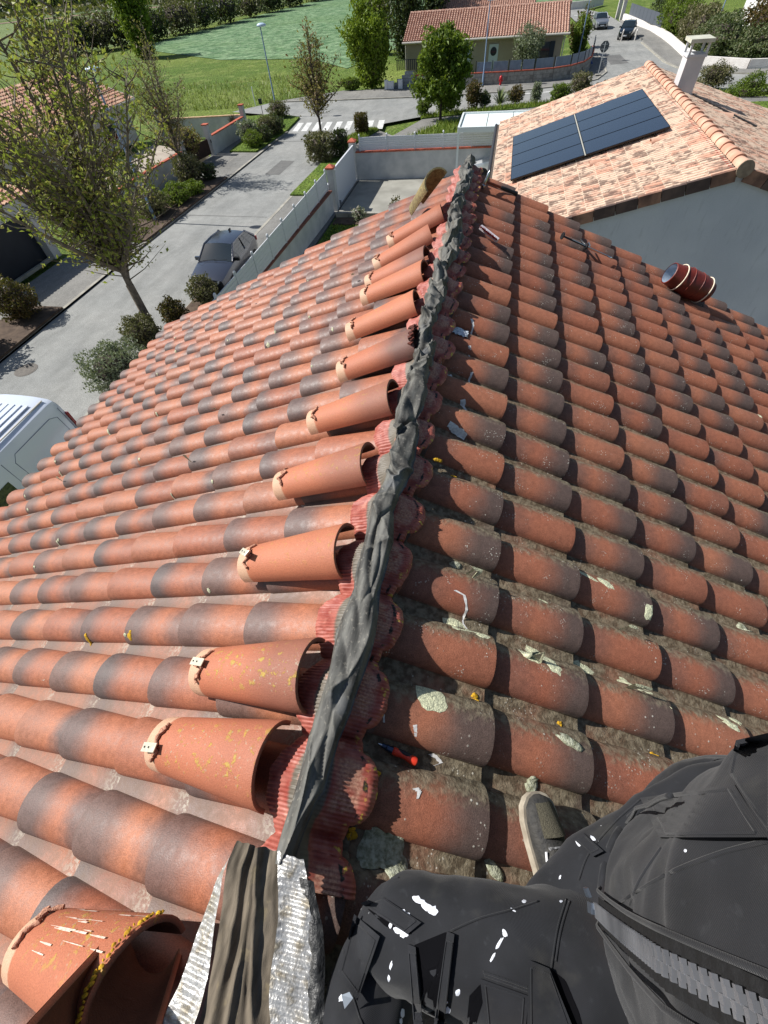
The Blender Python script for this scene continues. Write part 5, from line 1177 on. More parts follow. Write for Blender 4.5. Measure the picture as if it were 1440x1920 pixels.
# ------------------------------------------------------------------ cars
M_tyre = pm('tyre_rubber', lin(28, 28, 30), None, 5, .8); M_rim = pm('alloy_rim', lin(150, 154, 160), None, 5, .35, metal=.8); M_carglass = NT('car_glass'); M_carglass.bsdf(lin(34, 44, 50), .05, None, 0, .9); M_carglass = M_carglass.mat
M_lens = pm('lamp_lens', lin(214, 220, 226), None, 4, .1, spec=.8); M_tail = pm('tail_lamp_red', lin(130, 20, 22), None, 4, .2); M_trim = pm('black_trim', lin(22, 23, 25), None, 4, .5)
def paint(name, c): return pm(name, c, None, 4, .28, metal=.55, coat=1)
def car(label, col, loc, rz, L=4.15, Wd=1.78, H=1.47, group=None, name='parked_car'):
    """front towards local -Y"""
    r = empty(name, (loc[0], loc[1], ZG), label, 'car', group, rz); mp = paint('car_paint_'+name+str(len(KIDS)), col) if not isinstance(col, bpy.types.Material) else col
    hl, hw = L/2, Wd/2
    # stations along y: (y, z_bottom, z_belt, half width at belt)
    st = [(-hl, .34, .60, .60), (-hl+.05, .24, .72, .74), (-hl+.25, .22, .80, .83), (-hl+.9, .22, .92, .87), (-hl+1.25, .20, .97, .88), (-.1, .20, .98, .89), (hl-1.2, .20, 1.0, .89), (hl-.35, .24, 1.02, .86), (hl-.08, .30, .98, .80), (hl, .38, .80, .72)]
    k = hw/.89
    def ring(y, zb, zt, w):
        w *= k; return [(-w*.92, y, zb), (-w*1.0, y, zb+(zt-zb)*.35), (-w*1.0, y, zb+(zt-zb)*.72), (-w*.955, y, zt-.02), (-w*.85, y, zt), (-w*.45, y, zt+.035), (0, y, zt+.045), (w*.45, y, zt+.035), (w*.85, y, zt), (w*.955, y, zt-.02), (w*1.0, y, zb+(zt-zb)*.72), (w*1.0, y, zb+(zt-zb)*.35), (w*.92, y, zb)]
    mb = MB(); rg = [ring(*s) for s in st]; n = len(rg[0]); V = [p for q in rg for p in q]; F = []
    for i in range(len(rg)-1):
        for j in range(n-1): F.append((i*n+j, i*n+j+1, (i+1)*n+j+1, (i+1)*n+j))
    F.append(tuple(range(n-1, -1, -1))); F.append(tuple((len(rg)-1)*n+j for j in range(n))); 
    mb.add(V, F)
    # roof shell
    g0, g1, g2, g3 = -hl+1.28, -hl+1.95, hl-.75, hl-.22
    rw = .66*k; bw = .84*k; zb = .985
    def roof(a, b):
        y = g1+(g2-g1)*b; x = (2*a-1)*rw*(1-.05*b); z = H-.05*(2*a-1)**2-.035*(abs(b-.4)/.6)**2; return (x, y, z)
    mb.grid(roof, 8, 6)
    for sx in (-1, 1):      # pillars as slim bars
        mb.tube([(sx*bw*.97, g0, zb), (sx*rw*1.02, g1+.02, H-.05)], .035, 6); mb.tube([(sx*rw*1.0, g1, H-.055), (sx*rw*.99, (g1+g2)/2, H-.045), (sx*rw*.95, g2, H-.09)], .04, 6)
        mb.tube([(sx*rw*.96, g2, H-.09), (sx*bw*.93, g3, zb+.04)], .07, 6)
    o = mb.build('body', mp, None, smooth=42); o.parent = r
    def part(nm, fn, nu, nv, mat):
        q = MB().grid(fn, nu, nv).build(nm, mat, None, smooth=60); q.parent = r; return q
    lerp = lambda a, b, t: a+(b-a)*t
    part('windscreen', lambda a, b: ((2*a-1)*lerp(bw*.95, rw*.98, b), lerp(g0, g1, b)-.05*(1-(2*a-1)**2)*(1-b*.5), lerp(zb, H-.05*(2*a-1)**2-.012, b)), 8, 4, M_carglass)
    part('rear_window', lambda a, b: ((2*a-1)*lerp(rw*.92, bw*.90, b), lerp(g2, g3, b)+.03*(1-(2*a-1)**2), lerp(H-.05*(2*a-1)**2-.075, zb+.06, b)), 8, 4, M_carglass)
    for sx in (-1, 1):
        for (t0, t1) in ((.02, .46), (.52, .97)):
            part('side_window', lambda a, b, sx=sx, t0=t0, t1=t1: (sx*lerp(bw*1.02, rw*1.02, b), lerp(lerp(g0+.06, g3-.02, lerp(t0, t1, a)), lerp(g1, g2, lerp(t0, t1, a)), b), lerp(zb-.02, H-.07, b)), 3, 3, M_carglass)
        q = MB().box((sx*(bw+.11), g0+.22, zb+.03), (.2, .11, .13)).build('mirror', M_trim if sx > 0 else mp, None); q.parent = r
        q = MB(); q.grid(lambda a, b, sx=sx: (sx*lerp(.50, .80, a)*k, -hl+.015+.26*a**1.6-.02, .60+.12*b+.03*a), 4, 2); q = q.build('headlight', M_lens, None, smooth=60); q.parent = r
        q = MB().box((sx*.66*k, hl-.05, .86), (.3, .09, .16)).build('tail_light', M_tail, None); q.parent = r
        for y in (-hl+.82, hl-.78):
            w = MB().lathe([(.20, -.10), (.31, -.10), (.325, -.07), (.325, .07), (.31, .10), (.20, .10)], Matrix.Translation((sx*(hw-.10), y, .325)) @ Matrix.Rotation(PI/2, 4, 'Y'), 24).build('wheel', M_tyre, None, smooth=40); w.parent = r
            q = MB().lathe([(.001, .06), (.06, .075), (.20, .085), (.205, .10)], Matrix.Translation((sx*(hw-.10), y, .325)) @ Matrix.Rotation(sx*PI/2, 4, 'Y'), 16, caps=False).build('rim', M_rim, None); q.parent = w
        q = MB().box((sx*(hw*.985), -.15, .30), (.05, L*.52, .16)).build('sill', M_trim, None); q.parent = r
    q = MB().box((0, -hl-.012, .47), (1.0*k, .06, .18)).build('grille', M_trim, None); q.parent = r
    q = MB().box((0, -hl-.05, .42), (.5, .01, .11)).build('number_plate', M_pvc, None); q.parent = r
    q = MB().box((0, g2-.1, H+.02), (.05, .16, .07)).build('aerial', M_trim, None); q.parent = r
    mb = MB(); mb.tube([(-.55*k, g0-.09, zb+.055), (.05, g0-.02, zb+.075)], .012, 5); mb.tube([(.0, g0-.09, zb+.06), (.58*k, g0-.02, zb+.075)], .012, 5); q = mb.build('wiper', M_trim, None); q.parent = r
    return r
car('dark grey hatchback parked beside the white slat fence with its bonnet towards our roof', lin(62, 67, 80), (-11.32, 13.8), 0.02)
car('white car under the carport, only its bonnet and windscreen showing', lin(232, 234, 236), (.62, 27.45), R(-88), 4.0, 1.75, 1.45)
car('silver car standing in the side street facing us, dark roof', lin(150, 152, 156), (12.1, 90.5), 0.06, 4.1)
car('small black car parked behind white barrier hoops', lin(16, 28, 32), (14.25, 79.6), -.25, 3.9, 1.7, 1.5)
# white van
vn = empty('white_van', (-11.2, -.6, ZG), 'white delivery van parked beside the house, its ribbed roof seen from above', 'van')
M_van = pm('van_white', lin(206, 214, 226), None, 4, .3, coat=.6); vx0, vx1, vy0, vy1, vh = -12.20, -10.12, -3.6, 2.05, 2.36
mb = MB()
def vring(y, s=1.0, zt=vh):
    c = (vx0+vx1)/2; w = (vx1-vx0)/2*s; pr = [(1.0, .35), (1.0, 1.05), (.985, 1.6), (.95, zt-.22), (.90, zt-.07), (.80, zt-.01), (.4, zt+.03), (0, zt+.04)]
    right = [(c+w*a, y, ZG+b) for a, b in pr]; left = [(c-w*a, y, ZG+b) for a, b in pr[::-1][1:]]; return right+left
rg = [vring(vy0, .92, 1.3), vring(vy0+.9, .98, 1.55), vring(vy0+1.7, .99, 2.25), vring(vy0+2.1, 1, vh-.03), vring(vy1-.25, 1), vring(vy1-.06, .985, vh-.03), vring(vy1, .95, vh-.12)]
n = len(rg[0]); V = [p for q in rg for p in q]; F = [(i*n+j, i*n+j+1, (i+1)*n+j+1, (i+1)*n+j) for i in range(len(rg)-1) for j in range(n-1)]; F += [tuple(range(n)), tuple((len(rg)-1)*n+j for j in reversed(range(n)))]
mb.add(V, [f[::-1] for f in F]); mb.build('body', M_van, vn, smooth=38)
for i in range(7): 
    x = -11.78+i*.2; MB().box((x, -.1, ZG+vh+.040), (.10, 3.4, .022)).build('roof_rib', M_van, vn)
mb = MB()
for x in (-11.95, -10.36): mb.tube([(x, -1.6, ZG+vh+.012), (x, 1.85, ZG+vh+.012)], .02, 5)
mb.build('roof_gutter', M_gutter, vn)
M_groove = pm('panel_groove', lin(110, 122, 146), None, 4, .6)
def side(y, z): 
    zz = [(.35, 1.0), (1.05, 1.0), (1.6, .985), (vh-.22, .95)]
    for (a, wa), (b, wb) in zip(zz, zz[1:]):
        if z <= b: f = (z-a)/(b-a); w = wa+(wb-wa)*f; break
    else: w = .95
    return Vector(((vx0+vx1)/2+(vx1-vx0)/2*w+.004, y, ZG+z))
mb = MB(); loop = [(1.55, 2.05), (1.75, 1.95), (1.78, 1.3), (1.6, 1.12), (.35, 1.08), (.18, 1.2), (.15, 1.9), (.3, 2.05), (1.55, 2.05)]
mb.tube([side(y, z) for y, z in loop], .009, 4); mb.tube([side(1.93, .5), side(1.95, 1.2), side(1.93, 2.1)], .008, 4); mb.tube([side(-.15, .45), side(-.1, 1.2), side(-.1, 2.1)], .009, 4); mb.tube([side(-3.0, 1.02), side(1.9, 1.0)], .012, 4); mb.build('panel_seam', M_groove, vn)
MB().grid(lambda a, b: side(-1.45+1.15*a, 1.12+.62*b)+Vector((.006, 0, 0)), 4, 4).build('cab_window', M_carglass, vn)
MB().box((-10.16, 2.03, ZG+1.5), (.10, .06, .75)).build('tail_light', M_tail, vn); MB().box((-12.14, 2.03, ZG+1.5), (.10, .06, .75)).build('tail_light', M_tail, vn)
for y in (-2.7, 1.1):
    for sx in (vx0+.12, vx1-.12):
        w = MB().lathe([(.22, -.11), (.33, -.11), (.35, -.07), (.35, .07), (.33, .11), (.22, .11)], Matrix.Translation((sx, y, ZG+.35)) @ Matrix.Rotation(PI/2, 4, 'Y'), 20).build('wheel', M_tyre, vn, smooth=40)
        q = MB().lathe([(.0, -.03), (.22, -.08)], Matrix.Translation((sx, y, ZG+.35)) @ Matrix.Rotation(PI/2, 4, 'Y'), 14, caps=False).build('rim', M_rim, None); q.parent = w; q.matrix_parent_inverse = MWI(w)
# ------------------------------------------------------------------ vegetation
def leaves(C_, size, rs, aspect=.55, up=0.0):
    n = len(C_); C_ = np.asarray(C_, np.float32)
    a = rs.normal(size=(n, 3)); a[:, 2] += up; a /= np.linalg.norm(a, axis=1)[:, None]
    b = np.cross(a, rs.normal(size=(n, 3))); b /= np.linalg.norm(b, axis=1)[:, None]+1e-9
    s = size*(.6+.8*rs.random((n, 1)))
    c = np.cross(a, b)*.18
    V = np.stack([C_-a*s*.5, C_+b*s*aspect*.5+c*s, C_+a*s*.5, C_-b*s*aspect*.5+c*s], 1).reshape(-1, 3)
    return V, np.repeat(rs.random(n), 4)
def leafmesh(name, V, lv, mat):
    F = np.arange(len(V), dtype=np.int32).reshape(-1, 4); return npmesh(name, V, F, mat, False, {'lv': ('FLOAT', lv)})
M_bark = pm('grey_bark', lin(132, 120, 106), lin(96, 86, 76), 8, .95, .6, 40)
M_barkd = pm('dark_bark', lin(74, 64, 56), lin(56, 48, 44), 8, .95, .5, 40)
LM = dict(
 spring=leafmat('spring_leaf', lin(136, 150, 58), lin(172, 176, 90), lin(156, 130, 84), .45),
 brown=leafmat('bronze_leaf', lin(134, 106, 70), lin(124, 118, 62), lin(168, 140, 104)),
 sparse=leafmat('olive_brown_leaf', lin(120, 112, 66), lin(106, 106, 52), lin(150, 130, 94)),
 bright=leafmat('bright_green_leaf', lin(104, 130, 30), lin(130, 150, 44), lin(84, 104, 30)),
 green=leafmat('mid_green_leaf', lin(88, 112, 32), lin(116, 138, 46), lin(66, 84, 32)),
 dark=leafmat('dark_green_leaf', lin(54, 68, 38), lin(68, 82, 46), lin(44, 56, 36), .2),
 grey=leafmat('grey_green_leaf', lin(134, 142, 114), lin(112, 122, 94), lin(152, 158, 134), .2),
 olive=leafmat('grey_brown_leaf', lin(110, 106, 72), lin(92, 92, 58), lin(134, 124, 94), .2),
 red=leafmat('bronze_red_leaf', lin(84, 76, 34), lin(104, 80, 42), lin(56, 58, 28), .2),
 hedge=leafmat('mixed_hedge_leaf', lin(100, 112, 72), lin(78, 92, 54), lin(128, 128, 96), .2))
def tree(name, label, x, y, h, fork, spread, nl, lsize, mat, seed, limbs=8, trunk_r=.11, bark=None, top_bias=1.0, sub=5, group='street trees', cat='tree', base_limbs=False, droop=0.0, lv_scale=1.0, tw=1.0, upb=.13, env=None):
    rr = random.Random(seed); rs = np.random.RandomState(seed)
    root = empty(name, (x, y, ZG), label, cat, group); mb = MB(); twigs = []
    b0 = Vector((x, y, ZG-.1)); fk = Vector((x, y, ZG+fork))
    if not base_limbs: mb.tube([b0, b0.lerp(fk, .5)+Vector((rr.uniform(-.05, .05), rr.uniform(-.05, .05), 0)), fk], [trunk_r*1.25, trunk_r, trunk_r*.9], 8)
    for i in range(limbs):
        az = 2*PI*i/limbs+rr.uniform(-.35, .35); lead = i == 0 and not base_limbs
        tilt = rr.uniform(.10, .95)*spread if not lead else .03
        st = fk.lerp(Vector((x, y, ZG+h*.62)), rr.uniform(0, .55)*(0 if base_limbs else 1)) if not lead else fk
        if base_limbs: st = Vector((x+rr.uniform(-.25, .25), y+rr.uniform(-.25, .25), ZG))
        Lb = (ZG+h-st.z)*rr.uniform(.72, 1.0)*(1-.30*tilt)
        d = Vector((math.cos(az)*math.sin(tilt), math.sin(az)*math.sin(tilt), math.cos(tilt))); pts = [st]; n = 6
        for k in range(n):
            d = (d+Vector((rr.uniform(-.10, .10), rr.uniform(-.10, .10), upb-droop*k*.1))).normalized(); pts.append(pts[-1]+d*Lb/n)
        r0 = trunk_r*(.62 if not lead else .85); mb.tube(pts, [r0*(1-.86*k/n) for k in range(n+1)], 5, caps=False)
        for k in range(1, n+1):
            for q in range(sub):
                a2 = rr.uniform(0, 2*PI); e = Vector((math.cos(a2), math.sin(a2), rr.uniform(.1, 1.0)-droop)).normalized(); l2 = Lb*rr.uniform(.10, .24)*(1.15-.6*k/n)*tw
                p = pts[k-1].lerp(pts[k], rr.random()); m_ = p+e*l2*.5; e2 = (e+Vector((rr.uniform(-.4, .4), rr.uniform(-.4, .4), .25-droop))).normalized(); t_ = m_+e2*l2*.6
                mb.tube([p, m_, t_], [.016*trunk_r/.1, .010*trunk_r/.1, .004], 3, caps=False); twigs += [(p.lerp(m_, .4), m_), (m_, t_), (m_, t_)]
        twigs.append((pts[-2], pts[-1]))
    mb.build('trunk', bark or M_bark, root, smooth=60)
    tw = np.array([[*a, *b] for a, b in twigs]); id_ = rs.randint(0, len(tw), nl); t = rs.random((nl, 1))
    C_ = tw[id_, :3]*(1-t)+tw[id_, 3:]*t+rs.normal(size=(nl, 3))*lsize*.8
    if env:                                   # fuller crowns: leaf clumps spread through an uneven volume
        rx, rz_, zc, ne = env; nc = 70; cc = rs.normal(size=(nc, 3)); cc /= np.linalg.norm(cc, axis=1)[:, None]; cc *= (.35+.65*rs.random((nc, 1))**.5); cr = .16+.16*rs.random(nc)
        w = rs.randint(0, nc, ne); q = rs.normal(size=(ne, 3)); q /= np.linalg.norm(q, axis=1)[:, None]; q = cc[w]+q*cr[w][:, None]*(rs.random((ne, 1))**.4)
        C_ = np.concatenate([C_, q*np.array([rx, rx, rz_])+np.array([x, y, ZG+zc])])
    V, lv = leaves(C_, lsize, rs); o = link('crown', leafmesh('crown', V, lv*lv_scale, mat), root); return root
def bush(label, x, y, rx, ry, h, nl, lsize, mat, seed, shape='round', name='shrub', group=None, z0=0.0, cat='shrub', flowers=None):
    rs = np.random.RandomState(seed); root = empty(name, (x, y, ZG+z0), label, cat, group)
    d = rs.normal(size=(nl, 3)); d /= np.linalg.norm(d, axis=1)[:, None]; d[:, 2] = np.abs(d[:, 2]) if shape == 'dome' else d[:, 2]
    k = 1-.28*rs.random((nl, 1))**1.6
    lump = 1+.24*np.sin(d[:, :1]*5+seed)*np.cos(d[:, 1:2]*6+seed*2)+.14*np.sin(d[:, 2:3]*9+seed)+.16*(rs.random((nl, 1))**4)
    if shape == 'box':
        d = d/np.max(np.abs(d), axis=1)[:, None]*.92; lump = 1+.04*rs.normal(size=(nl, 1))
    if shape == 'spike':
        d[:, 2] = np.abs(d[:, 2])+.2; d /= np.linalg.norm(d, axis=1)[:, None]; k = rs.random((nl, 1))
    C_ = d*k*lump
    hc = h/2 if shape != 'dome' and shape != 'spike' else h
    C_ = C_*np.array([rx, ry, hc])+np.array([x, y, ZG+z0+(h/2 if shape not in ('dome', 'spike') else 0.02)])
    if shape in ('spike',):
        n = 70; mb = MB(); rr = random.Random(seed)
        for i in range(n):
            az = rr.uniform(0, 2*PI); el = rr.uniform(.25, 1.4); L = h*rr.uniform(.75, 1.05); e = Vector((math.cos(az)*math.cos(el)*rx/h*1.4, math.sin(az)*math.cos(el)*ry/h*1.4, math.sin(el)))*L; p = Vector((x, y, ZG+z0)); s = Vector((-math.sin(az), math.cos(az), 0))*.035
            mb.add([p-s, p+s, p+e*.6+s+Vector((0, 0, .02)), p+e*.6-s, p+e+Vector((0, 0, -.12*L))], [(0,1,2,3),(3,2,4)])
        o = mb.build('blades', mat, root); return root
    V, lv = leaves(C_, lsize, rs); F0 = np.arange(len(V)).reshape(-1, 4)
    # dark solid core added to block light inside the leaves
    core = MB(); cc = .70
    core.grid(lambda a, b: (x+rx*cc*math.cos(2*PI*a)*math.sin(PI*(b*.98+.01)), y+ry*cc*math.sin(2*PI*a)*math.sin(PI*(b*.98+.01)), ZG+z0+(h/2 if shape != 'dome' else .02)-hc*cc*math.cos(PI*(b*.98+.01))), 10, 6)
    o = link('foliage', leafmesh('foliage', V, lv, mat), root); core.build('shade_core', M_barkd, root)
    if flowers:
        sel = rs.randint(0, nl, 60); VV, lw = leaves(C_[sel]*1.0, lsize*1.2, rs, .9); link('blossom', leafmesh('blossom', VV, lw, flowers), root)
    return root
M_blossom = leafmat('pale_blossom', lin(226, 220, 210), lin(214, 200, 190), lin(200, 190, 160), .3)
# trees
tree('street_tree', 'big spring tree with yellow green leaves over the street at the left edge', -12.45, 8.85, 10.4, 1.9, 1.25, 9800, .13, LM['spring'], 11, 26, .15, sub=7, tw=1.7, upb=.065)
tree('street_tree', 'thin upright tree with sparse olive brown leaves between the brown gate and the kerb', -20.2, 26.8, 7.2, 1.2, 1.05, 2000, .14, LM['sparse'], 5, 17, .09, sub=5, tw=1.5, upb=.05)
tree('street_tree', 'young tree with sparse bronze leaves in front of the zebra crossing', -12.5, 33.5, 6.6, 1.8, 1.25, 2000, .17, LM['brown'], 8, 17, .09, M_barkd, sub=5, tw=1.7, upb=.02)
tree('street_tree', 'round full green tree on the verge in front of the bungalow', -4.7, 41.0, 4.9, 1.2, 1.35, 7500, .27, LM['green'], 21, 18, .10, M_barkd, sub=6, tw=1.5, env=(2.15, 2.15, 3.1, 8200))
tree('broad_tree', 'bright yellow green multi-stemmed tree beside the concrete block wall', -13.8, 56.2, 6.4, .3, .85, 8500, .30, LM['bright'], 31, 18, .10, base_limbs=True, sub=6, tw=1.5, env=(2.3, 2.4, 3.9, 5200), group='trees beside the meadow')
tree('olive_tree', 'grey green olive tree in front of the bungalow windows', 1.9, 58.3, 3.6, .4, 1.0, 4200, .17, LM['grey'], 41, 13, .06, base_limbs=True, sub=6, tw=1.6, env=(1.6, 1.2, 2.3, 2200), group='garden trees')
tree('broad_tree', 'dark green bushy tree in the meadow behind the white house', -62, 92, 9.5, .5, .7, 6000, .6, LM['green'], 51, 12, .2, base_limbs=True, sub=6, group='trees beside the meadow')
for i, (x, y, h, m_, lab) in enumerate(((-13.5, 76, 8.0, 'dark', 'dark evergreen tree left of the bungalow roof'), (-17.5, 80, 7.0, 'olive', 'brownish half bare tree beside the dark evergreen left of the bungalow'), (-10.5, 83, 9.5, 'dark', 'tall dark evergreen right behind the bungalow roof corner'))):
    tree('garden_tree', lab, x, y, h, .3, .55, 4200, .42, LM[m_], 60+i, 12, .13, M_barkd, base_limbs=True, sub=6, group='trees behind the bungalow')
tree('garden_tree', 'yellow green leafy bush tree at the right edge beyond the neighbour roof', 19.8, 38.5, 4.6, .2, .9, 5200, .30, LM['bright'], 71, 13, .08, base_limbs=True, sub=6, group='garden trees')
tree('garden_tree', 'green tree growing beside the right end of the bungalow', 7.8, 68.5, 3.4, .2, .8, 2600, .26, LM['green'], 73, 10, .07, base_limbs=True, sub=5, group='garden trees')
tree('garden_tree', 'dark red leaved shrub tree behind the right end of the bungalow', 8.0, 74.0, 3.2, .2, .8, 2200, .26, LM['red'], 74, 10, .07, base_limbs=True, sub=5, group='garden trees')
# shrubs: (label, x, y, rx, ry, h, n, leaf, mat, shape)
SH = [
 ('clipped dark cube shrub beside the zebra crossing', -10.45, 37.4, .50, .50, 1.25, 2200, .12, 'red', 'box'),
 ('loose speckled hedge cube around the foot of the bronze leaved tree', -11.85, 31.0, .95, .95, 1.45, 2600, .15, 'olive', 'box'),
 ('small dark clipped shrub right of the loose hedge cube', -10.55, 31.6, .48, .48, 1.5, 1600, .13, 'dark', 'box'),
 ('large silver grey round shrub nearest the white van', -11.75, 5.6, .85, 1.0, 1.35, 5200, .085, 'grey', 'round'),
 ('green and brown round shrub left of the big tree trunk', -12.05, 7.75, .62, .66, 1.2, 3600, .085, 'olive', 'round'),
 ('small bronze green ball shrub right of the big tree trunk', -11.7, 9.5, .46, .46, .95, 2400, .085, 'red', 'round'),
 ('brown twiggy shrub in front of the grey car bonnet', -11.15, 11.15, .62, .5, 1.05, 2600, .09, 'olive', 'round'),
 ('bronze topped ball shrub beside the garage drive at the left edge', -19.0, 9.35, .75, .75, 1.45, 3800, .10, 'red', 'round'),
 ('dark green leafy bush at the left edge above its black shadow', -19.9, 6.3, 1.3, 1.3, 2.3, 4200, .16, 'green', 'round'),
 ('white flowering shrub behind the round shrubs by the street wall', -19.3, 35.9, .75, .75, 1.35, 2000, .12, 'grey', 'round'),
 ('grey clipped round shrub below the meadow corner lamp', -18.35, 37.5, .75, .75, 1.3, 2600, .10, 'olive', 'round'),
 ('dark green round shrub at the kerb right of the grey clipped one', -17.75, 38.15, .6, .6, 1.15, 2000, .10, 'dark', 'round'),
 ('low green round shrub nearest the kerb below the meadow corner lamp', -18.4, 34.5, .68, .68, .95, 2600, .09, 'green', 'round'),
 ('dark small shrub tucked between the low green and grey clipped ones', -17.95, 35.9, .55, .55, .95, 1800, .10, 'dark', 'round'),
 ('pale loose shrub at the foot of the meadow corner lamp', -19.6, 43.6, .9, .7, 1.1, 1800, .12, 'olive', 'round'),
 ('large green leaved bush at the foot of the thin upright tree', -19.6, 26.3, .9, .9, 1.5, 3000, .14, 'olive', 'round'),
 ('small dark bush right of the large green leaved bush near the brown gate', -18.6, 27.0, .5, .5, .85, 1400, .11, 'dark', 'round'),
 ('bright low grass tuft shrub below the thin upright tree', -18.4, 24.3, .6, .6, .7, 1700, .12, 'green', 'round'),
 ('wide low green shrub along the kerb below the white wall', -18.7, 22.8, .75, .9, .95, 2400, .12, 'green', 'round'),
 ('twiggy brown green shrub at the foot of the second street lamp', -19.2, 20.8, .95, 1.0, 1.25, 2600, .12, 'olive', 'round'),
 ('grey leaved shrub behind the white wall by the driveway', -22.8, 24.5, .8, .8, 1.6, 2200, .13, 'grey', 'round'),
 ('small green shrub at the left end of the pavement bed beyond the verge tree', -6.4, 42.8, .5, .45, .95, 1300, .12, 'green', 'round'),
 ('wide green shrub behind the trunk of the round green tree', -4.6, 44.0, .95, .6, 1.35, 2400, .14, 'green', 'round'),
 ('bronze brown tall shrub right of the round green tree', -2.4, 44.6, .6, .55, 1.7, 2000, .13, 'red', 'round'),
 ('low dark shrub between the bronze one and the spiky plant', -1.5, 45.1, .5, .45, .9, 1200, .12, 'dark', 'round'),
 ('dark ball shrub in the bed right of the spiky plant', 1.1, 45.9, .62, .5, 1.0, 1800, .11, 'red', 'round'),
 ('grey clipped egg shaped shrub in the bed in front of the curved wall', 2.75, 45.9, .42, .42, 1.15, 1700, .10, 'grey', 'round'),
 ('green grassy tuft shrub in the bed behind the solar panels', 4.7, 46.1, .75, .6, 1.0, 2200, .12, 'green', 'round'),
 ('pale twiggy fan shaped shrub beside the green grassy tuft', 6.3, 46.9, .85, .7, 1.6, 2000, .12, 'olive', 'round'),
 ('dark bronze low shrub just above the neighbour roof edge', 8.6, 47.4, .95, .7, .9, 2400, .13, 'red', 'round'),
 ('twiggy olive shrub behind the neighbour chimney', 16.8, 48.2, 1.15, .9, 1.5, 2400, .13, 'olive', 'round'),
 ('smooth dark green dome shrub right of the chimney', 18.9, 45.8, 1.25, 1.0, 1.0, 3600, .11, 'green', 'dome'),
 ('small rose bush in the garden bed at the patio edge', -4.6, 20.3, .35, .35, .95, 500, .10, 'red', 'round'),
 ('thin rose bush right of the other in the garden bed', -3.3, 20.2, .3, .3, .7, 260, .10, 'grey', 'round'),
 ('tiny white flowering plant in the shaded garden bed', -6.6, 20.2, .35, .35, .6, 380, .09, 'grey', 'round'),
 ('low green shrub at the edge of the meadow beside the bright tree', -15.6, 54.9, 1.0, .5, .9, 1600, .16, 'green', 'round'),
 ('leafy green shrub half hiding the dark railing by the bungalow', -8.0, 57.2, 1.0, .8, 2.0, 1800, .18, 'green', 'round'),
]
for i, q in enumerate(SH):
    bush(q[0], q[1], q[2], q[3], q[4], q[5], q[6], q[7], LM[q[8]], 100+i, q[9], z0=.1, group='shrubs along the streets and beds', flowers=M_blossom if 'flowering' in q[0] else None)
bush('spiky fan of strap leaves in the bed beside the round green tree', -.2, 45.6, .95, .9, 1.35, 10, .1, pm('strap_leaf', lin(110, 124, 70), lin(80, 94, 48), 6, .6), 301, 'spike', name='spiky_plant', z0=.1, cat='plant', group='spiky plants')
bush('dark spiky plant beside the tall pillar at the meadow corner', -21.5, 38.3, .8, .8, 1.7, 10, .1, pm('strap_leaf_dark', lin(74, 72, 56), lin(92, 86, 64), 6, .6), 302, 'spike', name='spiky_plant', z0=.1, cat='plant', group='spiky plants')
# creeper over the brown gate, tall hedges, field hedge
bush('brown leafless creeper hanging over the brown gate pillar', -21.7, 30.5, .9, 1.2, 1.6, 1400, .16, LM['brown'], 310, 'round', name='creeper', z0=.6, cat='creeper')
for i, (x, y, rx, ry, h, m_, lab) in enumerate(((20.6, 63.5, 2.0, 4.0, 2.7, 'hedge', 'tall bushy mixed hedge behind the white wall, left of the hedge lamp'), (20.3, 71, 1.9, 4.2, 2.9, 'olive', 'brownish tall hedge farther along the white wall'), (24.6, 58.6, 3.8, 1.9, 2.5, 'hedge', 'dense leafy hedge above the curved end of the white wall'), (31, 58.6, 3.8, 1.9, 2.6, 'hedge', 'leafy hedge continuing past the right edge of the picture'), (19.5, 79, 1.6, 4.0, 3.4, 'green', 'yellow topped green hedge behind the dark screen fence'), (21.5, 90, 2.6, 6.0, 4.2, 'dark', 'dark green trees behind the dark screen fence at the top edge'), (26, 68, 2.5, 2.5, 3.6, 'red', 'bare reddish shrub in front of the tall white house'))):
    bush(lab, x, y, rx, ry, h, 5200, .24, LM[m_], 320+i, 'round', name='hedge', cat='hedge', group='tall hedges along the white wall')
hp = [(-80.5, 107.5, 3.2), (-77, 112, 3.0), (-75.2, 119, 2.6), (-74, 128, 3.6), (-72.4, 136, 3.0), (-71, 146, 3.8), (-69, 158, 3.2), (-67.5, 170, 3.2), (-66, 184, 3.4), (-64, 200, 3.2), (-84, 104, 3.4), (-88, 101, 3.0)]
wds = ['first', 'second', 'third', 'fourth', 'fifth', 'sixth', 'seventh', 'eighth', 'ninth', 'tenth']
for i, (x, y, r_) in enumerate(hp):
    lab = ('%s dark hedgerow shrub from the white house along the edge of the crop field' % wds[i]) if i < 10 else ('hedgerow shrub behind the big tree crown, %s one' % ('nearer' if i == 10 else 'farther'))
    bush(lab, x, y, r_*1.2, r_*1.3, 3.2+r_*.5, 1500, .55, LM['dark'] if i % 3 else LM['olive'], 340+i, 'round', name='hedgerow_shrub', group='hedgerow shrubs along the field edge')
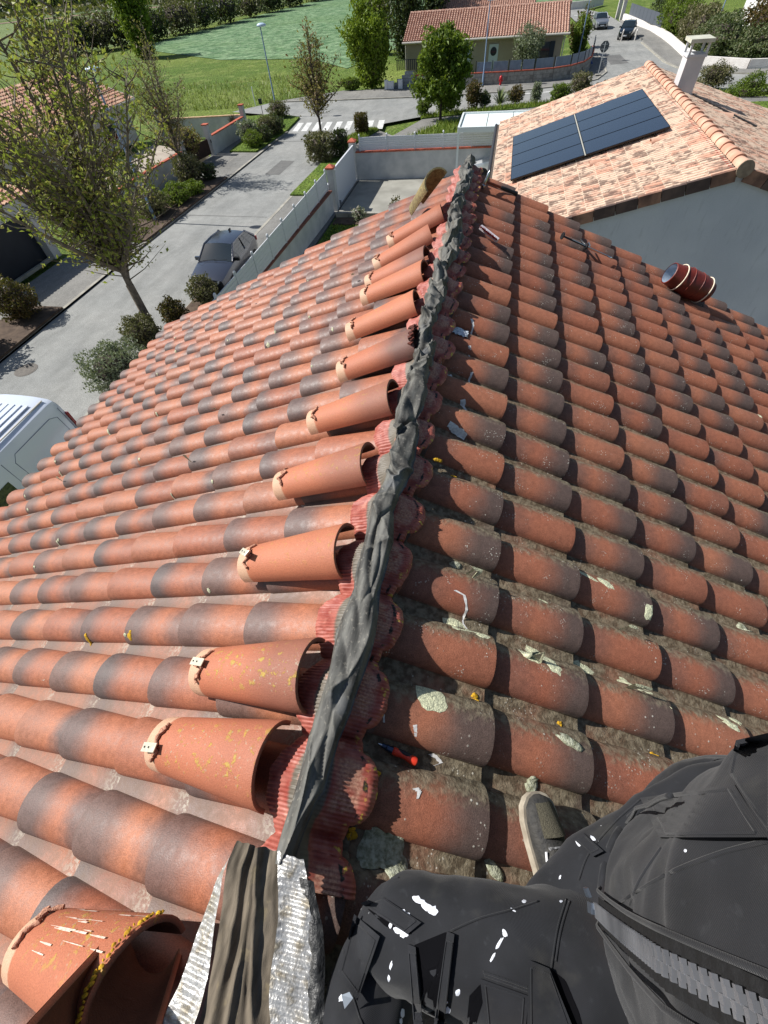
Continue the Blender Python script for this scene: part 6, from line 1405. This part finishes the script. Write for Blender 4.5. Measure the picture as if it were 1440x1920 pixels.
# far wood edge: one mass of foliage
rs = np.random.RandomState(77); n = 16000; C_ = np.zeros((n, 3)); tt = rs.random(n)
C_[:, 0] = -330+tt*420+rs.normal(size=n)*3; C_[:, 1] = 262+26*np.sin(tt*7)+tt*34+rs.normal(size=n)*6; C_[:, 2] = ZG+np.abs(rs.normal(size=n))*2.6*(1+.7*np.sin(tt*60))+.5
V, lv = leaves(C_, 1.9, rs, .8); o = link('far_wood', leafmesh('far_wood', V, lv, LM['dark'])); tag(o, kind='stuff', label='dark wood edge beyond the far field', cat='wood')
n = 5000; C_ = np.zeros((n, 3)); C_[:, 0] = rs.uniform(-330, -60, n); C_[:, 1] = 258+rs.random(n)*90; C_[:, 2] = ZG+rs.random(n)*1.2
V, lv = leaves(C_, 2.2, rs, .9); o = link('far_scrub', leafmesh('far_scrub', V, lv, LM['olive'])); tag(o, kind='stuff', label='pale scrub on the rough ground beyond the dirt track', cat='scrub')
# grass tufts
def tufts(name, label, region, n, hgt, mat, seed, z0=0.0):
    rs = np.random.RandomState(seed); B = np.zeros((n, 3)); B[:, 0], B[:, 1] = region(rs, n); B[:, 2] = ZG+z0
    az = rs.random(n)*2*PI; h = hgt*(.5+rs.random(n)); w = .03+.02*rs.random(n); lean = rs.normal(size=(n, 2))*.35
    s = np.stack([np.cos(az), np.sin(az), 0*az], 1)*w[:, None]; top = B+np.stack([lean[:, 0]*h, lean[:, 1]*h, h], 1)
    V = np.stack([B-s, B+s, top+s*.15, top-s*.15], 1).reshape(-1, 3); lv = np.repeat(rs.random(n), 4)
    o = link(name, leafmesh(name, V, lv, mat)); tag(o, kind='stuff', label=label, cat='grass'); return o
def poly_region(pts):
    def f(rs, n):
        xs = [p[0] for p in pts]; ys = [p[1] for p in pts]; X = []; Y = []
        while len(X) < n:
            x = rs.uniform(min(xs), max(xs)); y = rs.uniform(min(ys), max(ys)); ins = False; j = len(pts)-1
            for i in range(len(pts)):
                if (ys[i] > y) != (ys[j] > y) and x < (xs[j]-xs[i])*(y-ys[i])/(ys[j]-ys[i])+xs[i]: ins = not ins
                j = i
            if ins: X.append(x); Y.append(y)
        return np.array(X), np.array(Y)
    return f
LG = leafmat('grass_blade', lin(92, 118, 36), lin(120, 140, 52), lin(140, 146, 76), .3); LGm = leafmat('meadow_blade', lin(104, 122, 54), lin(126, 138, 72), lin(176, 176, 130), .3)
tufts('verge_grass', 'long bright grass on the verge under the round green tree', poly_region([(-8.0, 30.6), (-6.5, 36.2), (-4.5, 40.4), (2.6, 42.5), (4, 28.2), (-8.1, 27.5)]), 9000, .26, LG, 1, .06)
tufts('meadow_grass', 'rough grass of the meadow behind the junction', lambda rs, n: (lambda u, v: (-18-34*u-6*v, 50.9+16*v**1.5+6*u-(u>.2)*9*u))(rs.random(n), rs.random(n)), 5500, .26, LGm, 2, -.2)
tufts('verge_grass', 'grass of the planting strips along the pavement bed', poly_region([(-6.4, 41.9), (-6.6, 42.8), (2.6, 45.7), (7, 46.6), (18, 47.2), (18, 45.4), (2.6, 44.4)]), 3000, .2, LG, 3, .09)
tufts('verge_grass', 'grass of the small verges between the kerb and the gate', poly_region([(-11.75, 33.5), (-10.6, 34), (-9.3, 38.4), (-10.4, 38.8), (-11.5, 36)]), 1500, .14, LG, 4, .15)
tufts('garden_grass', 'short lawn between the street wall and our roof', poly_region([(-8.0, 8), (-8.0, 19.6), (-1, 19.6), (-1, 8)]), 5000, .10, LG, 5, .06)
# ------------------------------------------------------------------ the worker sitting on the ridge
def cloth_mat(name, twill=True):
    t = NT(name); n1 = t.noise(9, 4); n2 = t.noise(60, 4); n3 = t.noise(700, 2)
    col = t.mix(t.ss(n1, .3, .7), lin(24, 25, 28), lin(34, 35, 39)); col = t.mix(t.math('MULTIPLY', t.ss(t.noise(14, 4), .56, .72), .45), col, lin(58, 57, 54))
    col = t.mix(t.math('MULTIPLY', t.ss(n2, .6, .75), .2), col, lin(64, 66, 70))
    pa = t.math('MULTIPLY', t.ss(t.vor(60, t.scale(t.pos(), (1, .8, .7))), .10, .07), t.ss(t.noise(7, 2), .60, .66)); col = t.mix(pa, col, lin(200, 202, 206))
    w = t.n('ShaderNodeTexWave', wave_type='BANDS', bands_direction='DIAGONAL'); w.inputs['Scale'].default_value = 260 if twill else 330; w.inputs['Distortion'].default_value = .6; t.L(t.pos(), w.inputs['Vector'])
    h = t.math('ADD', t.math('MULTIPLY', w.outputs['Fac'], .6 if twill else .3), t.math('ADD', t.math('MULTIPLY', n3, .5), t.math('MULTIPLY', n2, .7)))
    t.bsdf(col, .82, t.bump(h, .4, .0016), spec=.3, sheen=.08); return t.mat
M_trs = cloth_mat('black_work_cloth'); M_jkt = cloth_mat('black_twill_jacket')
M_skin = pm('skin', lin(206, 156, 130), lin(190, 138, 112), 20, .55); M_cap2 = pm('dark_cap', lin(36, 38, 44), None, 5, .8); M_shoe = pm('shoe_upper', lin(62, 60, 56), lin(40, 40, 40), 40, .7, .4, 120); M_sole = pm('shoe_sole', lin(176, 166, 148), lin(140, 130, 114), 30, .8); M_sock = M_blackrub
per = empty('person', (.66, -4.9, -.28), 'person in black paint spattered work clothes sitting on the roof ridge with one knee raised', 'person')
def rid(v): return math.sqrt(v*v+.012)
def loft(mb, rings, ns, wr=.004, sc=11, seed=0, closed=True, cap=True):
    b = len(mb.v); n = len(rings)
    for i, (c, a, bb) in enumerate(rings):
        for k in range(ns):
            th = 2*PI*k/ns; d = a*math.cos(th)+bb*math.sin(th); p = c+d; u = d.normalized()
            q = p*sc; f = (.45-rid(nz(q*.5+Vector((seed, 0, 0))+d.normalized()*.6))*2.2)*wr*1.5+(.45-rid(nz(q*1.15+Vector((0, seed, 0))))*2.0)*wr*.8+nz(q*3.1+Vector((0, seed, 2)))*wr*.22
            mb.v.append(tuple(p+u*f))
    for i in range(n-1):
        for k in range(ns):
            k2 = (k+1) % ns; mb.f.append((b+i*ns+k, b+i*ns+k2, b+(i+1)*ns+k2, b+(i+1)*ns+k)); mb.m.append(0)
    if cap:
        mb.f.append(tuple(b+k for k in reversed(range(ns)))); mb.m.append(0); e = b+(n-1)*ns; mb.f.append(tuple(e+k for k in range(ns))); mb.m.append(0)
def spline(pts, n):
    pts = [Vector(p) for p in pts]; out = []
    P_ = [pts[0]*2-pts[1]]+pts+[pts[-1]*2-pts[-2]]
    for i in range(n+1):
        t = i/n*(len(pts)-1); j = min(int(t), len(pts)-2); f = t-j; p0, p1, p2, p3 = P_[j:j+4]
        out.append(.5*((2*p1)+(-p0+p2)*f+(2*p0-5*p1+4*p2-p3)*f*f+(-p0+3*p1-3*p2+p3)*f**3))
    return out
def limb(mb, ctr, rad, n=40, ns=26, wr=.004, seed=0, side=Vector((0, 1, 0)), flat=1.0):
    c = spline(ctr, n); R_ = spline([(r, 0, 0) for r in rad], n); rings = []; prev = None
    for i in range(n+1):
        t = (c[min(i+1, n)]-c[max(i-1, 0)]).normalized(); a = side-t*side.dot(t) if prev is None else prev-t*prev.dot(t); a.normalize(); prev = a
        rings.append((c[i], a*R_[i].x, t.cross(a)*R_[i].x*flat))
    loft(mb, rings, ns, wr, 11, seed)
def px(x, y, d):
    return CAM+(RT*((x-720)/785)-UP*((y-960)/785)+FW)*d
# --- body: one continuous skinned figure underneath the clothes
J = {'pelvis': (.72, -4.90, -.06), 'chest': (.62, -4.88, .62), 'neck': (.60, -4.88, .96), 'headb': (.56, -4.88, 1.06), 'headt': (.60, -4.88, 1.26),
     'lhip': (.70, -5.0, -.02), 'lknee': (.236, -4.972, .10), 'lank': (.215, -5.24, -.05), 'lfoot': (.20, -5.10, -.075),
     'rhip': (.72, -4.80, .0), 'rknee': (.80, -4.66, .16), 'rank': (.640, -4.93, -.185), 'rfoot': (.585, -4.745, -.225),
     'lsh': (.60, -5.06, .86), 'lelb': (.70, -5.20, .60), 'lwr': (.56, -5.14, .36), 'lhand': (.50, -5.11, .29),
     'rsh': (.60, -4.70, .86), 'relb': (.80, -4.66, .70), 'rwr': (.62, -4.74, 1.03), 'rhand': (.55, -4.77, 1.11)}
ED = [('pelvis','chest'),('chest','neck'),('neck','headb'),('headb','headt'),('pelvis','lhip'),('lhip','lknee'),('lknee','lank'),('lank','lfoot'),('pelvis','rhip'),('rhip','rknee'),('rknee','rank'),('rank','rfoot'),('chest','lsh'),('lsh','lelb'),('lelb','lwr'),('lwr','lhand'),('chest','rsh'),('rsh','relb'),('relb','rwr'),('rwr','rhand')]
RD = dict(pelvis=.10, chest=.10, neck=.05, headb=.075, headt=.08, lhip=.06, lknee=.026, lank=.026, lfoot=.03, rhip=.06, rknee=.03, rank=.024, rfoot=.014, lsh=.055, lelb=.038, lwr=.027, lhand=.03, rsh=.055, relb=.038, rwr=.027, rhand=.03)
nm = list(J); me = bpy.data.meshes.new('body'); me.from_pydata([J[k] for k in nm], [(nm.index(a), nm.index(b)) for a, b in ED], [])
bo = bpy.data.objects.new('body', me); COL.objects.link(bo)
sm = bo.modifiers.new('skin', 'SKIN'); 
for i, k in enumerate(nm): me.skin_vertices[0].data[i].radius = (RD[k], RD[k])
me.skin_vertices[0].data[0].use_root = True
bo.modifiers.new('sub', 'SUBSURF').levels = 2
dg = bpy.context.evaluated_depsgraph_get(); me2 = bpy.data.meshes.new_from_object(bo.evaluated_get(dg)); me2.materials.clear(); me2.materials.append(M_skin)
bo.modifiers.clear(); bo.data = me2; me2.name = 'body'; bo.parent = per; bo.matrix_parent_inverse = MWI(per)
# fingers
def hand(c, d, up, name):
    c, d, up = Vector(c), Vector(d).normalized(), Vector(up).normalized(); s = d.cross(up).normalized(); up = s.cross(d); mb = MB()
    for i, (o, L) in enumerate(((-.030, .066), (-.010, .076), (.010, .072), (.030, .056))):
        p = c+d*.035+s*o; mb.tube([p-d*.03, p+d*L*.4, p+d*L*.75-up*L*.25, p+d*L*.9-up*L*.55], [.0105, .0095, .0085, .006], 8)
    mb.tube([c-s*.03, c-s*.055+d*.03, c-s*.05+d*.065-up*.015], [.013, .011, .008], 8); o = mb.build(name, M_skin, per, smooth=70); return o
hand(J['lhand'], (-.6, .3, -.6), (-.6, 0, .8), 'fingers'); hand(J['rhand'], (-.7, -.3, .4), (-.5, 0, -.8), 'fingers')
# head details and cap
hd = MB(); hd.lathe([(.001, .125), (.05, .12), (.088, .09), (.102, .04), (.104, .0)], Matrix.Translation((.585, -4.88, 1.20)), 20); hd.grid(lambda a, b: (.585-.09-.07*b*math.sin(PI*a), -4.88+(.085-.02*b)*(2*a-1), 1.205+.012*b), 8, 3); hd.build('cap', M_cap2, per, smooth=60)
fc = MB(); fc.tube([(.475, -4.88, 1.17), (.455, -4.88, 1.135), (.478, -4.88, 1.125)], [.008, .014, .010], 8)
for sy in (-1, 1): fc.lathe([(.001, -.012), (.014, -.008), (.018, .0), (.012, .01), (.001, .012)], Matrix.Translation((.60, -4.88+sy*.088, 1.15)), 10)
fc.build('nose_and_ears', M_skin, per, smooth=70)
ey = MB(); [ey.lathe([(.001, -.009), (.009, 0), (.001, .009)], Matrix.Translation((.487, -4.88+sy*.032, 1.165)), 10) for sy in (-1, 1)]; ey.build('eyes', M_black, per, smooth=70)
# --- trousers
mb = MB()
limb(mb, [(.80, -4.98, -.0), px(1180,1850,.72), px(985,1795,.735), px(850,1768,.76), px(765,1745,.79), px(727,1775,.83), (.205, -5.12, .02), (.205, -5.235, -.07)], [.13, .122, .112, .098, .088, .083, .078, .07], 84, 48, .006, 1, Vector((0, 0, 1)), .95)
limb(mb, [(.72, -4.93, .02), px(1060,1745,.80), px(1160,1650,.80), px(1280,1565,.80), px(1400,1500,.80), (.80, -4.70, .06), (.715, -4.92, -.12), (.690, -4.935, -.20)], [.09, .088, .090, .086, .08, .075, .066, .062], 80, 48, .006, 2, Vector((0, 0, 1)), .95)
loft(mb, [(Vector((x, -4.90, z)), Vector((rx, 0, 0)), Vector((0, ry, 0))) for x, z, rx, ry in ((.84, -.25, .10, .14), (.82, -.18, .15, .19), (.80, -.04, .16, .20), (.78, .12, .15, .19), (.74, .24, .13, .17))], 40, .006, seed=3)
TRS = (list(mb.v), list(mb.f)); trs = mb.build('trousers', M_trs, per, smooth=180)
# --- jacket: torso and sleeves
TO = [(.76, .14, .15, .18), (.74, .24, .165, .185), (.705, .36, .175, .185), (.68, .48, .175, .185), (.65, .60, .170, .195), (.62, .72, .162, .205), (.61, .84, .140, .190), (.60, .92, .095, .120), (.60, .97, .07, .08)]
def torso(z):
    for (x0, z0, a0, b0), (x1, z1, a1, b1) in zip(TO, TO[1:]):
        if z <= z1: f = max(0, (z-z0)/(z1-z0)); return x0+(x1-x0)*f, a0+(a1-a0)*f, b0+(b1-b0)*f
    return TO[-1][0], TO[-1][2], TO[-1][3]
def tpt(th, z, o=0.0):
    x, a, b = torso(z); return Vector((x-(a+o)*math.cos(th), -4.885+(b+o)*math.sin(th), z))
mb = MB(); zs = [.14+(.97-.14)*i/90 for i in range(91)]
loft(mb, [(Vector((torso(z)[0], -4.885, z)), Vector((-torso(z)[1], 0, 0)), Vector((0, torso(z)[2], 0))) for z in zs], 96, .008, seed=5)
limb(mb, [(.61, -5.03, .87), (.66, -5.12, .76), (.71, -5.20, .60), (.65, -5.18, .47), (.57, -5.145, .37)], [.085, .078, .066, .06, .05], 36, 24, .006, 6)
limb(mb, [(.61, -4.74, .87), (.71, -4.68, .79), (.80, -4.66, .70), (.73, -4.69, .85), (.63, -4.735, 1.01)], [.085, .078, .068, .062, .048], 36, 24, .006, 7)
JKT = (list(mb.v), list(mb.f)); jk = mb.build('jacket', M_jkt, per, smooth=180)
# --- front zip, slider, seams
M_zip = pm('zip_teeth', lin(150, 152, 157), lin(96, 98, 103), 7, .30, metal=.55, spec=.6); M_tapez = pm('zip_tape', lin(14, 14, 15), lin(20, 20, 22), 90, .85, .3, 300)
zth = .10
mb = MB(); mt = MB(); Z0, Z1 = .37, .93; nt_ = 54
for i in range(nt_):
    z = Z0+(Z1-Z0)*i/nt_; op = .0
    for sy in (-1, 1):
        p = tpt(zth+sy*.0105, z+(.0052 if sy > 0 else 0), .012); mb.box(p-Vector((0, sy*.0045, 0)), (.004, .0050, .0046)); mb.box(p+Vector((-.0006, -sy*.0085, 0)), (.0036, .0030, .0032))
o = mb.build('zip_teeth', M_zip, None); o.parent = jk; o.matrix_parent_inverse = MWI(jk); o['kind'] = 'stuff'
mt.grid(lambda a, b: tpt(zth-.075+.15*a, Z0-.02+(Z1-Z0+.02)*b, .0075+.0015*math.sin(b*240)*(.3+abs(a-.5))), 12, 160); o = mt.build('zip_tape', M_tapez, None, smooth=180); o.parent = jk; o.matrix_parent_inverse = MWI(jk)
mb = MB()
for s_ in (-.10, .10): 
    pts = [tpt(zth+s_+.02*math.sin(z*7), z, .010) for z in [Z0-.1+(Z1-Z0+.1)*i/40 for i in range(41)]]; mb.tube(pts, .0026, 6)
mb.tube([tpt(.75+.15*math.sin(z*5), z, .009) for z in [.16+.5*i/24 for i in range(25)]], .003, 5); mb.tube([tpt(-.72, z, .009) for z in [.16+.6*i/24 for i in range(25)]], .003, 5)
mb.tube([tpt(-1.3+3.2*i/60, .165+.012*math.sin(i*.9), .010) for i in range(61)], .007, 6)
o = mb.build('seam', M_jkt, None, smooth=180); o.parent = jk; o.matrix_parent_inverse = MWI(jk)
mb = MB(); p = tpt(zth, Z0-.01, .016); mb.box(p, (.008, .012, .016)); mb.box(p+Vector((-.004, .016, -.004)), (.004, .010, .014), .4); o = mb.build('zip_slider', pm('worn_zip_metal', lin(120, 130, 144), None, 5, .35, metal=.8), None); o.parent = jk; o.matrix_parent_inverse = MWI(jk)
from mathutils.bvhtree import BVHTree
BV = [(BVHTree.FromPolygons(TRS[0], TRS[1]), 0), (BVHTree.FromPolygons(JKT[0], JKT[1]), 1)]
def cast(x, y, off=0.0, only=None):
    d = (RT*((x-720)/785)-UP*((y-960)/785)+FW).normalized(); best = None
    for bv, k in BV:
        if only is not None and k != only: continue
        h = bv.ray_cast(CAM, d)
        if h[0] is not None and (best is None or h[3] < best[1]): best = (h[0], h[3], k)
    if best is None: return None
    return best[0]-d*off
def adopt(o, par): o.parent = par; o.matrix_parent_inverse = MWI(par); return o
def flap(name, poly, par, mat, off=.010, th=.006, n=10, fold=.0, only=None, bend=.3):
    """stiff cloth patch with thickness lying on the garment: four corners given"""
    q = poly; V0 = {}
    def P0(a, b):
        x = (q[0][0]*(1-a)+q[1][0]*a)*(1-b)+(q[3][0]*(1-a)+q[2][0]*a)*b; y = (q[0][1]*(1-a)+q[1][1]*a)*(1-b)+(q[3][1]*(1-a)+q[2][1]*a)*b
        p = cast(x, y, 0, only); return p
    pts = {(i, j): P0(i/n, j/n) for i in range(n+1) for j in range(n+1)}
    c4 = [pts[k] for k in ((0, 0), (n, 0), (n, n), (0, n))]
    good = [p for p in pts.values() if p is not None]
    if len(good) < 6: return None
    md = sum((p-CAM).length for p in good)/len(good)
    def bil(a, b):
        c = [(p if p is not None else None) for p in c4]
        if any(p is None for p in c): return None
        return (c[0]*(1-a)+c[1]*a)*(1-b)+(c[3]*(1-a)+c[2]*a)*b
    def f(i, j, o):
        a, b = i/n, j/n; p = pts[(i, j)]; l = bil(a, b)
        if p is None:
            x = (q[0][0]*(1-a)+q[1][0]*a)*(1-b)+(q[3][0]*(1-a)+q[2][0]*a)*b; y = (q[0][1]*(1-a)+q[1][1]*a)*(1-b)+(q[3][1]*(1-a)+q[2][1]*a)*b
            p = CAM+(RT*((x-720)/785)-UP*((y-960)/785)+FW).normalized()*md
        elif l is not None: p = p*(1-bend)+l*bend if (l-CAM).length < (p-CAM).length else p
        d = (CAM-p).normalized(); return p+d*(o+fold*b*b+.0025*nz(p*28))
    mb = MB(); N = n+1
    mb.add([f(i, j, off) for j in range(N) for i in range(N)], [(j*N+i, j*N+i+1, (j+1)*N+i+1, (j+1)*N+i) for j in range(n) for i in range(n)])
    ed = [(i, 0) for i in range(N)]+[(n, j) for j in range(1, N)]+[(n-i, n) for i in range(1, N)]+[(0, n-j) for j in range(1, N)]
    m_ = len(ed); mb.add([f(i, j, off) for i, j in ed]+[f(i, j, off-th) for i, j in ed], [(k, k+1, m_+k+1, m_+k) for k in range(m_-1)])
    hem = [f(min(n-1, max(1, i)), min(n-1, max(1, j)), off+.0005) for i, j in ed]; mb.tube(hem, .0013, 4, caps=False)
    return adopt(mb.build(name, mat, None, smooth=60), par)
def seam(name, px_, par, mat, r=.0022, off=.001, n=28):
    pts = spline([(x, y, 0) for x, y in px_], n); q = [cast(p.x, p.y, off) for p in pts]; q = [p for p in q if p is not None]
    runs = [[q[0]]]
    for p in q[1:]:
        if (p-runs[-1][-1]).length > .05: runs.append([])
        runs[-1].append(p)
    for r_ in runs:
        if len(r_) > 2: adopt(MB().tube(r_, r, 6).build(name, mat, None, smooth=180), par)
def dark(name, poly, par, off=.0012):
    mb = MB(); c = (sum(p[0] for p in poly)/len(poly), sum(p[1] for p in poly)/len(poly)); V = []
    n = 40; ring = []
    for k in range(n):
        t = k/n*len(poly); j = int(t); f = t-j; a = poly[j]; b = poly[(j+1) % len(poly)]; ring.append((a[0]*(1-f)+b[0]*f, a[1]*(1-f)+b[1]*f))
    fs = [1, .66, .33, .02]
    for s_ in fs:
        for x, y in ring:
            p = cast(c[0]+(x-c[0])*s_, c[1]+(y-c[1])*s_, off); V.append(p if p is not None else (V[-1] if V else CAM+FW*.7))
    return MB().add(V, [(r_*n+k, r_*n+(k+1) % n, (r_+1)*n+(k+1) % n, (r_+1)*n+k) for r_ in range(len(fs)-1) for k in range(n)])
M_fold_shade = pm('fold_shade', (.004, .004, .005, 1), None, 4, .95, spec=.05)  # shade inside pockets and folds painted as near-black patches on the cloth
for nm_, poly in (('pocket_shade', [(777,1772),(842,1745),(836,1800),(822,1860),(815,1930),(786,1930),(790,1850)]), ('pocket_shade', [(880,1868),(900,1846),(915,1850),(898,1900),(890,1930),(874,1930)]), ('fold_shade_patch', [(1034,1818),(1060,1838),(1086,1900),(1095,1935),(1078,1935),(1056,1880)]), ('pocket_shade', [(690,1705),(700,1702),(765,1742),(772,1752),(758,1750),(722,1737)])):
    adopt(dark(nm_, poly, trs).build(nm_, M_fold_shade, None), trs)
flap('knee_flap', [(664,1714),(712,1756),(670,1877),(635,1828)], trs, M_trs, .016, .008, 10, .010)
flap('knee_pocket', [(712,1678),(790,1730),(764,1752),(676,1694)], trs, M_trs, .006, .005, 10)
flap('pocket_edge', [(838,1746),(852,1752),(832,1930),(812,1930)], trs, M_trs, .012, .010, 10)
flap('pocket_edge', [(764,1770),(779,1776),(794,1930),(776,1930)], trs, M_trs, .010, .008, 10)
flap('thigh_pocket', [(900,1835),(992,1868),(985,1935),(912,1935)], trs, M_trs, .006, .005, 10)
flap('thigh_flap', [(992,1800),(1030,1816),(1078,1935),(988,1935)], trs, M_trs, .013, .008, 10)
flap('pocket_flap', [(1200,1496),(1376,1470),(1440,1570),(1236,1570)], jk, M_jkt, .012, .008, 12, .006)
flap('sleeve_flap', [(1380,1388),(1450,1372),(1450,1590),(1364,1446)], jk, M_jkt, .026, .010, 12, .0)
flap('waist_tab', [(1074,1572),(1094,1562),(1132,1596),(1112,1606)], jk, M_jkt, .012, .008, 6)
for q in ([(666,1692),(690,1664),(718,1650),(748,1646)], [(905,1823),(950,1838),(992,1853)], [(908,1829),(952,1844),(992,1859)], [(845,1746),(900,1722),(960,1706),(1010,1690)], [(640,1760),(652,1830),(672,1900),(684,1930)]): seam('seam', q, trs, M_trs, .0016)
for q in ([(1062,1686),(1046,1740),(1036,1800),(1034,1816)], [(1068,1690),(1052,1744),(1042,1802)], [(1150,1700),(1250,1640),(1350,1600),(1445,1575)], [(1200,1500),(1150,1545),(1105,1600),(1085,1650)], [(1392,1402),(1384,1440),(1420,1510),(1448,1560)], [(1240,1590),(1200,1650),(1180,1700)]): seam('seam', q, jk, M_jkt, .0016)
# paint splashes
M_paint = pm('dried_white_paint', lin(222, 224, 230), lin(196, 200, 210), 60, .5, .4, 90, bd=.003)
sp_ = [(785,1688,14,6,.5),(800,1700,16,7,.6),(812,1708,9,8,.2),(757,1716,12,9,.4),(760,1722,9,10,.9),(747,1745,10,6,.6),(757,1752,8,7,.3),(732,1735,3,6,.2),(946,1750,4,8,-.4),(936,1770,3,14,.5),(924,1795,2.4,10,.5),(983,1690,4,3,0),(962,1706,6,2,.6),(690,1780,3,5,0),(682,1800,2.5,6,0),(672,1836,2.5,5,0),(733,1810,2.5,8,.2),(729,1835,2.5,6,0),(921,1858,4,9,-.4),(838,1895,7,7,0),(836,1880,4,3,0),(858,1862,4,7,.3),(1085,1580,4,9,-.5),(1112,1572,3,6,-.8),(1052,1690,3,2.5,0),(1050,1645,2,4,.3),(755,1900,4,9,.1),(752,1915,3,6,0),(1185,1760,3,4,0),(1185,1533,6,2,.4),(1285,1595,3,3,0),(1340,1830,3,5,0),(1180,1790,2,2,0),(640,1872,5,7,.5)]
for i, (x, y, a, b, rot) in enumerate(sp_):
    n = 14; V = []; h = cast(x, y, .0012)
    if h is None: continue
    ok_ = True
    for s_ in (1, .5, .02):
        for k in range(n):
            th = 2*PI*k/n; f = s_*(1+.45*nz((math.cos(th)*2.1, math.sin(th)*2.1, i*3.3))+.2*nz((k*2.3, i, 0))); dx, dy = a*f*math.cos(th), b*f*math.sin(th)
            p = cast(x+dx*math.cos(rot)-dy*math.sin(rot), y+dx*math.sin(rot)+dy*math.cos(rot), .0012+.0008*(1-s_))
            if p is None or (p-h).length > .05: p = h
            V.append(p)
    ps_ = MB().add(V, [(r_*n+k, r_*n+(k+1) % n, (r_+1)*n+(k+1) % n, (r_+1)*n+k) for r_ in (0, 1) for k in range(n)])
    adopt(ps_.build('paint_splash', M_paint, None, smooth=180), trs)
adopt(MB().add([px(640,1866,.70), px(655,1860,.70), px(662,1872,.70), px(646,1892,.71)], [(0,1,2,3)]).build('reflective_tab', pm('reflective_grey', lin(180, 188, 198), None, 5, .4), None), trs)
sk = MB(); limb(sk, [(.70, -4.93, -.10), (.672, -4.92, -.16), (.655, -4.90, -.20)], [.052, .046, .040], 10, 16, .001, 9); adopt(sk.build('sock', M_blackrub, None, smooth=180), per)
# --- shoes
def shoe(toe, heel, up, name, lift=.0):
    toe, heel = Vector(toe), Vector(heel); d = (toe-heel); L = d.length; d.normalize(); up = Vector(up); up = (up-d*up.dot(d)).normalized(); s = d.cross(up)
    prof = [(0, .030, .055), (.05, .036, .085), (.2, .038, .090), (.4, .040, .080), (.6, .047, .060), (.78, .049, .048), (.9, .042, .042), (.97, .026, .034), (1.0, .008, .022)]
    rings = []
    mb = MB(); so_ = MB(); n = 26
    for (k, w, h) in prof:
        c = heel+d*L*k; V = []
        for j in range(n+1):
            th = PI*j/n; V.append(c+s*(w*math.cos(th))+up*(.018+(h-.012)*max(0, math.sin(th))**.75))
        rings.append(V)
    V = [p for r_ in rings for p in r_]; mb.add(V, [(i*(n+1)+j, i*(n+1)+j+1, (i+1)*(n+1)+j+1, (i+1)*(n+1)+j) for i in range(len(prof)-1) for j in range(n)])
    up_o = mb.build(name, M_shoe, per, smooth=60)
    V = []
    for (k, w, h) in prof:
        c = heel+d*L*(k*1.03-.015); ww = w+.007
        V += [c-s*ww, c-s*ww+up*.022, c+s*ww+up*.022, c+s*ww]
    so_.add(V, [(4*i+j, 4*i+(j+1) % 4, 4*i+4+(j+1) % 4, 4*i+4+j) for i in range(len(prof)-1) for j in range(4)]+[(0,1,2,3), tuple(4*(len(prof)-1)+j for j in (3,2,1,0))])
    q = so_.build('sole', M_sole, None, smooth=30); q.parent = up_o; q.matrix_parent_inverse = MWI(up_o)
    # toe mesh panel, side stripe, laces
    tp_ = MB(); tp_.grid(lambda a, b: heel+d*L*(.66+.27*b)+s*(.034-.010*b)*(2*a-1)+up*(.0225+(.058-.028*b)*max(0, 1-(2*a-1)**2*.35)**.8-.002), 14, 8); q = tp_.build('mesh_panel', pm('olive_mesh', lin(92, 88, 72), lin(74, 70, 58), 300, .8, .8, 400), None, smooth=60); q.parent = up_o; q.matrix_parent_inverse = MWI(up_o)
    st_ = MB(); st_.tube([heel+d*L*k+s*(-.044+.012*k)+up*z for k, z in ((.15, .055), (.3, .052), (.45, .056), (.56, .062))], .0035, 6); q = st_.build('side_stripe', pm('white_stripe', lin(230, 230, 230)), None, smooth=60); q.parent = up_o; q.matrix_parent_inverse = MWI(up_o)
    la = MB()
    for k in (.42, .50, .58):
        la.tube([heel+d*L*k+s*x+up*(.088-.10*(k-.42)-abs(x)*.35) for x in (-.022, 0, .022)], .003, 5)
        for x in (-.024, .024): la.lathe([(.004, 0), (.004, .003)], Matrix.Translation(heel+d*L*k+s*x+up*(.078-.10*(k-.42))), 8)
    q = la.build('laces', pm('lace_grey', lin(150, 150, 150), lin(40, 40, 42), 200, .7), None, smooth=60); q.parent = up_o; q.matrix_parent_inverse = MWI(up_o)
    return up_o
nR = Vector((SA, 0, CA))
def on_roof(s, y, h): return RP(1, s, y, h)
sr = .66
shoe(on_roof(.612, -4.690, .0), on_roof(.688, -4.945, .002), nR, 'shoe')
shoe(on_roof(.20, -5.08, -.0), on_roof(.235, -5.33, .0), (0.1, 0, 1), 'shoe')
